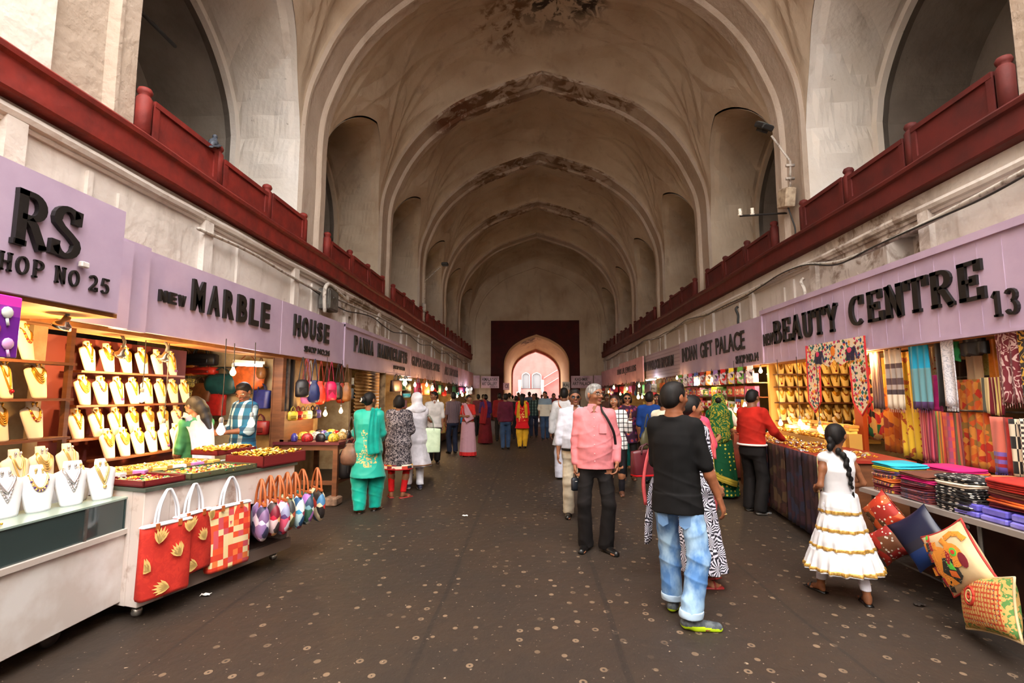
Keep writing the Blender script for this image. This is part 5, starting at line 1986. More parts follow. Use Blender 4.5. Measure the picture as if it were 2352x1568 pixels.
def p_check(sz, a, c):
    def f(nt, v):
        n = nt.nodes.new('ShaderNodeTexChecker')
        n.inputs['Scale'].default_value = sz
        n.inputs['Color1'].default_value = (*lin(a), 1)
        n.inputs['Color2'].default_value = (*lin(c), 1)
        nt.links.new(v, n.inputs[0])
        return n.outputs[0]
    return f


for k, (p0, p1, za, zb, x, lab, pat, op) in enumerate(TXT):
    ya, yb = gx(p0, 900, x).y, gx(p1, 900, x).y
    if 'zigzag' in lab:
        pat = p_zig
    if 'black and white checked' in lab:
        pat = p_check(9, (226, 216, 190), (26, 24, 24))
    if 'gingham' in lab:
        pat = p_check(44, (226, 216, 196), (50, 44, 40))
    w_ = abs(ya - yb)
    c = op.get('c', (200, 150, 100))
    m = mat('textile_%d' % k, c, .85, pat=pat, nz=None if pat else (6, tuple(int(v * .85) for v in c)), sheen=.2)
    o = empty(op.get('name', 'hanging_cloth'), (x, (ya + yb) / 2, 0), -PI / 2, lab + ' in the scarf shop', 'textile', 'textiles hanging in the scarf shop')
    b = MB().m(0, True)
    sheet(b, -w_ / 2, w_ / 2, zb, za, op.get('folds', max(1, int(w_ / .09))), .016, .012, seed=k * 1.3)
    b.build('cloth', m, o)
    if op.get('name') in ('shawl', 'stole', 'scarf'):
        b = MB()
        fringe(b, -w_ / 2, w_ / 2, zb, 9, .045)
        b.build('fringe', m, o)
    if x < 4.47 and za > 1.9:
        b = MB().m(0, True)
        b.tube(catmull3([(-w_ * .5, 0, za - .01), (0, 0, za + .0), (w_ * .5, 0, za - .01)], 3), .008, 5)
        b.tube(catmull3([(0, 0, za), (.03, 0, za + .05), (0, 0, za + .09), (-.02, 0, za + .06)], 4), .004, 5)
        b.build('hanger', M_CABLE, o)
for k, (x, z, y0, y1) in enumerate(((4.52, 2.24, 4.2, 6.9), (4.55, 1.43, 4.6, 6.2), (4.66, 1.79, 4.5, 5.8))):
    b = MB()
    b.tube([(x + .05, y0, z), (x + .05, y1, z)], .012, 6)
    b.build('clothes_rail', M_GREY, None, '%s metal rail carrying textiles in the scarf shop' % ['upper', 'lower', 'middle'][k], 'rail')
# black handbag-like fabric on the upper rail
o = empty('folded_shawl', (4.46, gx(2238, 800, 4.46).y, 0), -PI / 2, 'black shawl folded over a hanger near the top of the scarf shop', 'textile')
b = MB().m(0, True)
sheet(b, -.14, .14, 2.0, 2.13, 2, .012, .05)
sheet(b, -.11, .11, 2.12, 2.2, 2, .01, .04)
b.build('cloth', mat('black_fabric', (26, 25, 28), .6), o)
b = MB()
b.tube([(-.13, 0, 2.13), (0, 0, 2.24), (.13, 0, 2.13)], .006, 5)
b.build('hanger', M_CABLE, o)
# orange jamb behind the girl
b = MB()
b.box(0, .06, -.09, .09, 0, 1.45)
o = b.build('door_jamb', mat('orange_jamb', (196, 84, 34), .6), None, 'orange painted post between the jewellery and scarf shops', 'post')
o.location = (4.72, gx(1968, 900, 4.72).y, .55)

# scarf table
ST = empty('scarf_table', (3.06, 3.0, 0), 0, 'long low table covered with folded shawls at the right', 'table')
b = MB()
b.box(0, 1.5, -.6, 1.95, .70, .74)
b.build('tabletop', mat('grey_table_edge', (150, 140, 134), .5), ST)
b = MB()
b.box(.45, .5, -.6, 1.95, .04, .7)
b.build('front_panel', mat('dark_brown_panel', (74, 34, 20), .7, nz=(2, (50, 22, 14))), ST)
for y in (-.5, .75, 1.85):
    b = MB()
    b.tube([(.06, y, 0), (.06, y, .7)], .014, 6)
    b.build('leg', M_GREY, ST)
b = MB()
b.tube([(.06, -.55, .18), (.06, 1.9, .18)], .008, 5)
b.build('lower_rail', M_GREY, ST)


def mcol(nm_, cols, sc_=12):
    return mat('fold_' + nm_, rough=.85, pat=p_cells(cols, sc_) if sc_ > 0 else p_stripes(cols, 1, -sc_), sheen=.3)


FM = {
    'dark multi-striped': mcol('ms', [(60, 30, 50), (200, 80, 40), (40, 30, 60), (150, 40, 60), (220, 170, 60)], -16),
    'plum': mcol('pl', [(70, 26, 50), (110, 30, 60), (50, 30, 80), (130, 50, 50)], 40),
    'black and white': mcol('bw', [(26, 24, 26), (220, 214, 206), (30, 28, 30), (60, 56, 60)], (9, 26, 30)) if False else mat('fold_bw', rough=.85, pat=p_dots((28, 26, 28), (226, 220, 210), (30, 16, 60), .3, .4)),
    'red': mat('fold_red', (196, 44, 30), .85, nz=(8, (160, 30, 24))),
    'orange': mat('fold_or', (226, 110, 40), .85, nz=(8, (190, 70, 40))),
    'magenta': mat('fold_mg', (206, 20, 110), .85),
    'turquoise': mat('fold_tq', (40, 176, 200), .8),
    'cream': mat('fold_cr', (236, 220, 196), .85),
    'royal blue': mat('fold_bl', (40, 50, 150), .8),
    'wine': mat('fold_wn', (110, 24, 40), .85),
    'tan': mat('fold_tn', (196, 130, 80), .85),
    'yellow': mat('fold_yl', (226, 200, 40), .85),
    'brown': mat('fold_bn', (104, 54, 36), .85),
}
# stacks: (px, py of base on the table, sizes, list of colours bottom to top)
STK = [('front far', 3.28, 4.72, .34, .30, ['dark multi-striped', 'wine', 'dark multi-striped', 'orange', 'dark multi-striped', 'plum', 'yellow', 'turquoise']),
       ('front third', 3.28, 4.33, .36, .36, ['plum'] * 3 + ['wine', 'plum', 'magenta', 'brown']),
       ('front second', 3.26, 3.93, .34, .38, ['black and white'] * 6 + ['cream', 'black and white']),
       ('front near', 3.3, 3.50, .38, .40, ['wine', 'orange', 'wine', 'brown', 'red', 'red']),
       ('middle far', 3.75, 4.72, .36, .40, ['plum', 'wine', 'orange', 'brown', 'plum', 'orange', 'magenta']),
       ('middle second', 3.76, 4.29, .36, .42, ['wine', 'plum', 'royal blue', 'wine', 'royal blue']),
       ('middle near', 3.78, 3.85, .36, .42, ['wine', 'cream', 'brown', 'red', 'tan', 'cream']),
       ('middle nearest', 3.8, 3.42, .36, .42, ['orange', 'wine', 'red', 'tan', 'orange']),
       ('back far', 4.2, 4.72, .3, .4, ['wine', 'tan', 'brown', 'tan']),
       ('back middle', 4.2, 4.27, .3, .42, ['red', 'wine', 'tan', 'brown', 'tan']),
       ('back near', 4.2, 3.82, .3, .42, ['wine', 'red', 'wine', 'cream', 'red', 'cream'])]
for nm_, x, y, w_, d_, cs in STK:
    z = .742 if nm_ != 'front near' else .84
    for k, c in enumerate(cs):
        h_ = .027 + .007 * (k % 2)
        folded('folded_shawl', (x, y, z), 0, '%s folded shawl, %s up in the %s stack, scarf table' % (c, ORD[k], nm_), FM[c], w_ * (1 if k % 2 else .96), d_, h_, 2, k + int(y * 10), 'folded shawls on the scarf table', 'shawl')
        z += h_ + .001
PB = mat('violet_plastic', (104, 96, 200), .15, coat=.6, nz=(5, (140, 130, 224)))
for k in range(4):
    b = MB()
    b.box(-.19, .19, -.1, .1, 0, .04, bev=.01)
    b.box(-.18, .18, -.095, .095, .042, .092, bev=.01)
    o = b.build('plastic_packet', PB, None, 'violet plastic shirt packet under the red shawls, %s from the far end' % ORD[k], 'packet', 'violet packets on the scarf table')
    o.location = (3.28, 3.82 - .215 * k, .742)

# cushions hanging / leaning in front of the table
def orient(o, ry):
    """turn a cushion within its own plane, after facing the aisle"""
    o.matrix_world = Matrix.Translation(o.location) @ Matrix.Rotation(-PI / 2 + o.get('yaw', 0), 4, 'Z') @ Matrix.Rotation(o.get('lean', 0), 4, 'X') @ Matrix.Rotation(ry, 4, 'Y')


def cushion(p, size, ry, yaw, lean, label, m, pip=None, h=None, d=.14):
    h = h or size
    o = empty('cushion', p, 0, label, 'cushion')
    Mx = Matrix.Translation(p) @ Matrix.Rotation(-PI / 2 + yaw, 4, 'Z') @ Matrix.Rotation(lean, 4, 'X') @ Matrix.Rotation(ry, 4, 'Y')
    o.matrix_world = Mx
    cushion_mesh(size, h, d).build('cover', m, o)
    if pip:
        b = MB().m(0, True)
        pts = []
        for (a0, a1) in (((-1, -1), (1, -1)), ((1, -1), (1, 1)), ((1, 1), (-1, 1)), ((-1, 1), (-1, -1))):
            for k in range(10):
                t = k / 10
                u, v = a0[0] * (1 - t) + a1[0] * t, a0[1] * (1 - t) + a1[1] * t
                pts.append((u * (1 - .1 * (1 - v * v) * abs(u) ** 3) * size / 2, 0, v * (1 - .1 * (1 - u * u) * abs(v) ** 3) * h / 2))
        pts.append(pts[0])
        b.tube(pts, .008, 6)
        b.build('piping', pip, o)
    return o


MIR = p_dots((176, 44, 26), (214, 190, 160), 26, .22, .9)
cushion(gx(2030, 1180, 3.02), .30, PI / 4, .25, 0, 'orange-red mirror-work cushion hanging by a corner behind the girl in white', mat('mirror_orange', rough=.7, pat=lambda nt, v: mix(nt, mth(nt, 'LESS_THAN', vor(nt, v, 28, .9), .24), ramp(nt, sep(nt, vor(nt, v, 9, 1., out='Color'))[0], [(196, 56, 26), (160, 36, 24), (206, 90, 40), (90, 60, 30)]), (*lin((230, 214, 190)), 1))))
cushion(gx(2040, 1248, 3.0), .27, PI / 4 + .1, .5, 0, 'smaller dark red mirror-work cushion hanging below the orange one', mat('mirror_red', rough=.7, pat=lambda nt, v: mix(nt, mth(nt, 'LESS_THAN', vor(nt, v, 30, .9), .26), ramp(nt, sep(nt, vor(nt, v, 8, 1., out='Color'))[0], [(150, 30, 24), (120, 70, 40), (176, 44, 30), (110, 24, 24)]), (*lin((226, 214, 200)), 1))))
cushion(gx(2118, 1236, 3.0), .38, PI / 4 + .12, .35, 0, 'shiny navy cushion hanging by a corner under the scarf table', mat('navy_satin', rough=.35, pat=p_bands([(-.3, (30, 34, 60)), (0, (40, 36, 50)), (.06, (34, 60, 120)), (.3, (34, 60, 120))], 0)), d=.12)
PIP = mat('red_piping', (176, 50, 44), .7)
E_ = cushion(gx(2200, 1282, 2.88), .40, PI / 4 + .22, .1, .04, 'cream cushion with an orange patchwork elephant, hanging by a corner', mat('cream_cotton', (226, 202, 158), .85, nz=(6, (212, 184, 140))), PIP)
# applique elephant, in the cushion's own plane; drawn upright then turned back by the hang angle


def appl(pts, mname, c, lift=.004, K=1.22, ang=-(PI / 4 + .22) + 1.15, pat=None):
    b = MB()
    ca, sa = math.cos(ang), math.sin(ang)
    P = [(K * (p[0] * ca + (p[1] - .03) * sa), K * (-p[0] * sa + (p[1] - .03) * ca)) for p in pts]
    n = len(P)
    cx, cz = sum(p[0] for p in P) / n, sum(p[1] for p in P) / n
    vs = []
    R_ = 6
    for r in range(R_ + 1):
        for p in P:
            x, z = cx + (p[0] - cx) * r / R_, cz + (p[1] - cz) * r / R_
            vs.append((x, cushion_y(x, z, .40, .40, .14) - lift, z))
    fs = [(r * n + i, r * n + (i + 1) % n, (r + 1) * n + (i + 1) % n, (r + 1) * n + i) for r in range(R_) for i in range(n)]
    b.add(vs, fs)
    b.build('applique', mat(mname, c, .85, pat=pat), E_, solid=.002)


def ell(cx, cz, rx, rz, n=16, a0=0.):
    return [(cx + rx * math.cos(2 * PI * i / n + a0), cz + rz * math.sin(2 * PI * i / n + a0)) for i in range(n)]


OR = p_dots((236, 150, 50), (176, 70, 30), 75, .22, .3)
DK = p_dots((44, 42, 36), (200, 190, 150), 60, .2, .4)
GR = p_dots((90, 200, 70), (40, 120, 50), 70, .2, .4)
RDp = p_dots((160, 26, 36), (220, 190, 120), 60, .2, .4)
appl(ell(.03, -.01, .10, .075), 'ap_orange', (236, 150, 50), .003, pat=OR)
appl(ell(-.015, .075, .062, .055), 'ap_orange', (236, 150, 50), .005, pat=OR)
for seg in ([(-.05, .1), (-.11, .04), (-.095, .015), (-.03, .06)], [(-.115, .05), (-.135, .10), (-.115, .115), (-.09, .06)], [(-.135, .095), (-.125, .15), (-.10, .165), (-.105, .11)], [(-.125, .145), (-.09, .175), (-.075, .15), (-.10, .135)]):
    appl(seg, 'ap_orange', (236, 150, 50), .004, pat=OR)
for q, (lx, lz) in enumerate(((-.075, -.075), (-.02, -.11), (.05, -.12), (.11, -.09))):
    appl([(lx - .022, lz - .045), (lx + .022, lz - .045), (lx + .024, lz + .06), (lx - .02, lz + .06)], 'ap_orange', (236, 150, 50), .0045, pat=OR)
    appl([(lx - .023, lz - .02), (lx + .023, lz - .02), (lx + .023, lz + .005), (lx - .023, lz + .005)], 'ap_dark', (44, 42, 36), .0055, pat=DK)
    appl([(lx - .023, lz + .006), (lx + .023, lz + .006), (lx + .023, lz + .028), (lx - .023, lz + .028)], 'ap_red', (160, 26, 36), .0055, pat=RDp)
appl([(.0, .06), (.09, .075), (.125, .03), (.06, -.04), (-.01, .0)], 'ap_dark', (44, 42, 36), .006, pat=DK)
appl([(.015, .045), (.06, .055), (.05, .02), (.01, .015)], 'ap_green', (90, 200, 70), .007, pat=GR)
appl([(.065, .05), (.10, .05), (.085, .005), (.055, .01)], 'ap_orange2', (226, 110, 40), .007)
appl([(-.045, .04), (.02, .02), (.03, .035), (-.02, .06)], 'ap_red', (160, 26, 36), .0075, pat=RDp)
appl(ell(-.03, .085, .022, .02, 12), 'ap_green', (90, 200, 70), .0075, pat=GR)
appl(ell(-.03, .085, .012, .012, 10), 'ap_redc', (216, 60, 40), .009)
appl(ell(.015, .12, .04, .022, 12), 'ap_wine', (130, 30, 44), .0065)
appl(ell(-.12, -.07, .02, .018, 12), 'ap_redc', (216, 60, 40), .005)
appl(ell(-.125, -.075, .013, .011, 12), 'ap_green', (90, 200, 70), .006, pat=GR)
appl(ell(-.14, .19, .012, .01, 10), 'ap_dark', (44, 42, 36), .004, pat=DK)
appl([(.105, -.02), (.165, -.05), (.16, -.08), (.11, -.06)], 'ap_dark', (44, 42, 36), .004, pat=DK)


def p_mirrorgrid(nt, v):
    s = sep(nt, v)
    f = [mth(nt, 'FRACT', mth(nt, 'MULTIPLY', s[a], 36.)) for a in (0, 2)]
    line = mth(nt, 'MAXIMUM', mth(nt, 'LESS_THAN', f[0], .3), mth(nt, 'MULTIPLY', mth(nt, 'LESS_THAN', f[1], .42), mth(nt, 'GREATER_THAN', noise(nt, v, 55, 1), .45)))
    c = mix(nt, line, (*lin((222, 184, 110)), 1), (*lin((206, 80, 40)), 1))
    d = vor(nt, v, 36., 0.)
    c = mix(nt, mth(nt, 'LESS_THAN', d, .22), c, (*lin((90, 40, 40)), 1))
    c = mix(nt, mth(nt, 'LESS_THAN', d, .12), c, (*lin((236, 220, 210)), 1))
    e = mth(nt, 'GREATER_THAN', mth(nt, 'MAXIMUM', mth(nt, 'DIVIDE', mth(nt, 'ABSOLUTE', s[0]), .25), mth(nt, 'DIVIDE', mth(nt, 'ABSOLUTE', s[2]), .155)), .86)
    return mix(nt, e, c, mix(nt, mth(nt, 'GREATER_THAN', noise(nt, v, 40, 2), .52), (*lin((216, 170, 96)), 1), (*lin((90, 140, 70)), 1)))


Q = cushion(gx(2272, 1388, 2.88), .56, -.27, -.25, -.12, 'oblong cushion covered in orange grid mirror-work standing on the floor by the table', mat('grid_mirrorwork', rough=.7, pat=p_mirrorgrid), mat('cream_cotton'), h=.35)
b = MB().m(0, True)
for r_, th_, i in ((.052, .010, 0), (.034, .009, 1), (.018, .008, 0)):
    P = [(-.06 + r_ * math.cos(a), 0, .03 + r_ * math.sin(a)) for a in [2 * PI * k / 20 for k in range(21)]]
    b.m(i).tube([(p[0], cushion_y(p[0], p[2], .56, .35, .14) - .001, p[2]) for p in P], th_, 5)
b.build('rosette', [mat('rosette_red', (200, 56, 36), .8), mat('rosette_cream', (226, 196, 130), .8)], Q)

# ---- gift palace: packages
rr = random.Random(21)
GC = [((196, 34, 36), 'red'), ((226, 196, 60), 'yellow'), ((90, 150, 60), 'green'), ((226, 224, 220), 'white'), ((206, 80, 130), 'pink'), ((60, 90, 160), 'blue'), ((150, 26, 30), 'dark red'), ((226, 120, 50), 'orange'), ((150, 110, 170), 'violet')]
for j, z in enumerate((.98, 1.28, 1.56, 1.84)):
    b = MB()
    b.box(0, .3, 0, 5.0, -.02, 0)
    o = b.build('shelf', M_WOOD, None, '%s shelf of boxed toys in the gift shop' % ['lowest', 'second lowest', 'third', 'highest'][j], 'shelf')
    o.location = (4.3, 9.9, z)
    y = 9.98
    k = 0
    while y < 14.6 and k < 18:
        w_ = rr.uniform(.2, .36)
        c, nm_ = GC[rr.randrange(9)]
        c2, _ = GC[rr.randrange(9)]
        h_ = rr.uniform(.16, .25)
        t = empty('gift_box', (4.34, y + w_ / 2, z), -PI / 2 + .25, '%s toy box, %s along the %s shelf of the gift shop' % (nm_, ORD[k], ['lowest', 'second lowest', 'third', 'highest'][j]), 'box', 'toy boxes in the gift shop')
        b = MB()
        b.box(-w_ / 2 + .01, w_ / 2 - .01, -.05, .05, 0, h_, bev=.004)
        b.build('carton', mat('carton_' + nm_.replace(' ', '_'), c, .35), t)
        b = MB()
        b.box(-w_ * .3, w_ * .3, -.054, -.05, h_ * .2, h_ * .75)
        b.build('window', mat('cellophane_%d' % (k % 5), rough=.15, pat=p_cells([c2, (236, 226, 210), c, (60, 50, 50)], 18)), t)
        y += w_ + .01
        k += 1
for k in range(22):
    y = 9.9 + k * .23
    c, nm_ = GC[(k * 4 + 3) % 9]
    x = 4.3 if k % 2 else 4.22
    t = empty('toy_packet', (x, y, 2.16), -PI / 2 + .5, '%s cellophane toy packet under the gift palace sign, %s from near end' % (nm_, ORD[k] if k < 20 else 'last' if k == 21 else 'last but one'), 'toy packet', 'toy packets under the gift palace sign')
    b = MB()
    b.box(-.08, .08, -.02, .02, -.34, -.06, bev=.012)
    b.build('bag', mat('packet_%d' % (k % 9), rough=.2, pat=p_cells([c, (230, 226, 226), (60, 50, 56), c, (190, 170, 180)], 16), coat=.5), t)
    b = MB()
    b.box(-.06, .06, -.008, .008, -.06, 0)
    b.build('header', mat('carton_' + nm_.replace(' ', '_'), c, .35), t)
b = MB()
b.box(0, .9, 0, 5.0, .06, .9)
b.box(-.03, .93, -.03, 5.03, .9, .93)
o = b.build('gift_counter', mat('dark_red_counter', (96, 30, 24), .6, nz=(4, (60, 20, 18))), None, 'dark red counter of the gift shop behind the green sari', 'counter')
o.location = (3.35, 9.75, 0)
trinkets('small_toys', 260, lambda u, v: (3.4 + .8 * u, 9.8 + 4.8 * v, .95), 'small bright toys heaped on the gift shop counter', [mat('carton_red'), mat('carton_yellow'), mat('carton_white'), mat('carton_pink'), GOLD], r=.03, seed=31, cat='toys')

# lights of the right side
for p, x, lab, e in (((1985, 812), 4.42, 'bright bulb between the toran and the brown-grey stole', 16), ((1690, 942), 3.6, 'bulb hanging beside the man in the red shirt', 9), ((1711, 932), 3.7, 'second bulb hanging near the red-shirted man', 9),
                     ((1793, 972), 4.2, 'left bulb of the row over the right jewellery counter', 9), ((1838, 972), 4.2, 'middle bulb of the row over the right jewellery counter', 9), ((1884, 986), 4.1, 'right bulb of the row over the right jewellery counter', 9),
                     ((1700, 856), 4.3, 'bulb under the end of the gift palace sign', 9), ((1747, 852), 4.4, 'bulb under the joint of the two big right signs', 9), ((1600, 872), 4.2, 'bulb among the toy packets', 8), ((1635, 872), 4.2, 'second bulb among the toy packets', 8), ((1555, 868), 4.2, 'bulb at the far end of the gift shop', 8)):
    bulb(gx(p[0], p[1], x), lab, e, ztop=2.2, r=.036)
spot(gx(1768, 862, 4.5), 'small spot lamp over the yellow busts in the right shop', 26)
bulb(gx(1905, 800, 4.9), 'bulb high behind the toran', 22, ztop=2.8)
bulb(gx(2150, 770, 4.7), 'bulb hidden behind the sign over the shawls', 13, ztop=2.5)
bulb(gx(2290, 745, 4.7), 'bulb hidden behind the sign over the maroon shawl', 13, ztop=2.5)
tube_light(gx(1495, 872, 4.2), 1.5, PI / 2, 'long white tube light beyond the gift shop', 14)

# ================================================================ further shops on both sides
rr = random.Random(77)
FC = [((200, 40, 40), 'red'), ((226, 110, 50), 'orange'), ((40, 130, 190), 'blue'), ((60, 40, 40), 'dark brown'), ((214, 190, 110), 'straw'), ((150, 30, 60), 'wine'), ((50, 110, 90), 'green'), ((226, 210, 190), 'cream'), ((110, 60, 130), 'purple'), ((30, 30, 34), 'black')]
SEG = [(-1, 13.1, 15.1, 'Panna stall'), (-1, 15.5, 20.4, 'Gupta stall'), (-1, 20.9, 25.0, 'fourth left stall'), (-1, 25.5, 31.0, 'last left stall'),
       (1, 15.3, 19.4, 'planked-sign stall'), (1, 19.9, 24.9, 'pink-sign stall'), (1, 25.3, 31.0, 'last right stall')]
for sd, y0, y1, nm_ in SEG:
    X = -3.72 if sd < 0 else 4.3
    far = y0 > 20
    nb = max(3, int((y1 - y0) / (.75 if far else .5)))
    for k in range(nb):
        y = y0 + (y1 - y0) * (k + .5) / nb
        c, cn = FC[(k * 3 + int(y0)) % 10]
        kd = ('pouch', 'tote', 'clutch', 'backpack')[(k + int(y0)) % 4]
        w_ = rr.uniform(.22, .4)
        h_ = rr.uniform(.24, .42)
        handbag((X + rr.uniform(-.1, .05) * sd, y, 2.14), (PI / 2 if sd < 0 else -PI / 2) - sd * -.6, '%s bag under the sign of the %s, %s from near end' % (cn, nm_, ORD[k]), c, kd, w_, h_, .14, 'bags hung outside the %s' % nm_, 'hanging_bag', hh=.16 if kd != 'pouch' else .3)
    # counter with heaps
    b = MB()
    L = y1 - y0
    xa, xb = (X + .0, X - .9) if sd > 0 else (X, X + .75)
    xa, xb = (-3.95, -3.05) if sd < 0 else (3.5, 4.5)
    b.box(xa, xb, y0 + .1, y1 - .1, .05, .85)
    b.box(xa - .02, xb + .02, y0 + .08, y1 - .08, .85, .88)
    b.build('stall_counter', mat('stall_wood_%d' % (int(y0) % 3), [(96, 60, 40), (80, 34, 30), (110, 84, 60)][int(y0) % 3], .7, nz=(3, (60, 36, 26))), None, 'goods-laden counter of the %s' % nm_, 'counter')
    trinkets('trinket_heap', 140 if far else 220, lambda u, v: (xa + (xb - xa) * u, y0 + .2 + (L - .4) * v, .93 + .04 * math.sin(v * 17)), 'heap of trinkets on the counter of the %s' % nm_, [GOLD, GOLD2, mat('carton_red'), mat('carton_white'), GOLD, mat('amber_ball')], r=.045, seed=int(y0), cat='trinkets')
    # lower hanging bags in front of the counter
    xf = -2.95 if sd < 0 else 3.4
    nf = int(L / .5)
    for k in range(nf):
        y = y0 + .3 + (L - .5) * k / nf
        c, cn = FC[(k * 7 + 2 + int(y0)) % 10]
        handbag((xf, y, .86), (PI / 2 if sd < 0 else -PI / 2) - sd * -.4, '%s bag on the counter front of the %s, %s from near end' % (cn, nm_, ORD[k]), c, 'tote' if k % 2 else 'duffel', .34, .34, .14, 'bags on the counter of the %s' % nm_, 'hanging_bag', hh=.16)
    # busts and boxes on back shelves
    xs = (-5.0 if sd < 0 else 5.5)
    for j, z in enumerate((1.1, 1.5, 1.88)):
        b = MB()
        b.box(xs - .15, xs + .15, y0 + .1, y1 - .1, z - .02, z)
        b.build('shelf', M_WOOD, None, '%s back shelf of the %s' % (['lower', 'middle', 'upper'][j], nm_), 'shelf')
        n = max(3, int(L / (.62 if far else .42)))
        for k in range(n):
            y = y0 + .3 + (L - .6) * k / (n - 1)
            if (k + j) % 3 == 0 and not far:
                bust((xs - sd * .06, y, z), PI / 2 * -sd, 'yellow necklace bust, %s along the %s shelf of the %s' % (ORD[k], ['lower', 'middle', 'upper'][j], nm_), 'busts in the %s' % nm_, 0, H=.27, Wd=.07, stand=VELY, small=True)
            else:
                c, cn = FC[(k * 3 + j * 5 + 4) % 10]
                b = MB()
                w_ = rr.uniform(.1, .18)
                b.box(-.08, .08, -w_, w_, 0, rr.uniform(.15, .3), bev=.01)
                o = b.build('goods_box', mat('box_' + cn.replace(' ', '_'), c, .5, nz=(14, tuple(min(255, int(v * 1.3) + 20) for v in c))), None, '%s box, %s along the %s shelf of the %s' % (cn, ORD[k], ['lower', 'middle', 'upper'][j], nm_), 'box', 'boxes in the %s' % nm_)
                o.location = (xs - sd * .05, y, z)
# yellow stacked garlands seen through the Panna stall
BL = [(-1, 930, 880, 10), (-1, 953, 884, 12), (-1, 980, 884, 10), (-1, 993, 892, 8), (-1, 1025, 893, 14), (-1, 1006, 923, 8), (-1, 1038, 920, 8), (-1, 959, 938, 8), (-1, 1050, 910, 8), (-1, 1062, 907, 6), (-1, 1083, 893, 18), (-1, 1098, 913, 10), (-1, 1072, 895, 8),
      (1, 1468, 886, 10), (1, 1475, 912, 8), (1, 1466, 912, 6), (1, 1440, 893, 8), (1, 1425, 905, 8), (1, 1410, 890, 6), (1, 1398, 900, 6)]
for k, (sd, px, py, e) in enumerate(BL):
    x = -3.4 if sd < 0 else 4.0
    p = gx(px, py, x)
    if p.y > 30.5:
        p = gy(px, py, 30)
    s_ = 'left' if sd < 0 else 'right'
    near = [q for q in BL if q[0] == sd]
    bulb(p, 'bare bulb over the %s side stalls, %s bulb counting inward' % ('handbag' if sd < 0 else 'scarf', ORD[[q[1] for q in sorted(near, key=lambda q: -sd * -q[1] if sd < 0 else -q[1])].index(px)]), e * 1.4, ztop=2.2, r=.045 if k % 3 else .06, white=(px in (1083, 1072)), group='bare bulbs over the far stalls')
tube_light(gx(932, 872, -3.9), .6, PI / 2 - .4, 'short tube light in the Panna stall', 12)

# ---- scraps on the floor
for k, (px, py, lab) in enumerate(((472, 1367, 'crumpled scrap of white paper on the floor near the checked tote'), (1068, 1185, 'tiny torn paper scrap in the middle of the floor'), (2112, 1390, 'dark dry leaf on the floor before the cushions'))):
    p = gz(px, py, .004)
    rr = random.Random(k)
    b = MB()
    b.grid(lambda u, v: ((u - .5) * .07 + .004 * math.sin(7 * v), (v - .5) * .045, .004 + .012 * abs(math.sin(5 * u + 3 * v + k))), 4, 3)
    o = b.build('paper_scrap' if k < 2 else 'dry_leaf', mat('paper_white', (226, 222, 216), .9) if k < 2 else mat('leaf_dark', (40, 30, 24), .9), None, lab, 'litter', solid=.002)
    o.location = (p.x, p.y, .002)

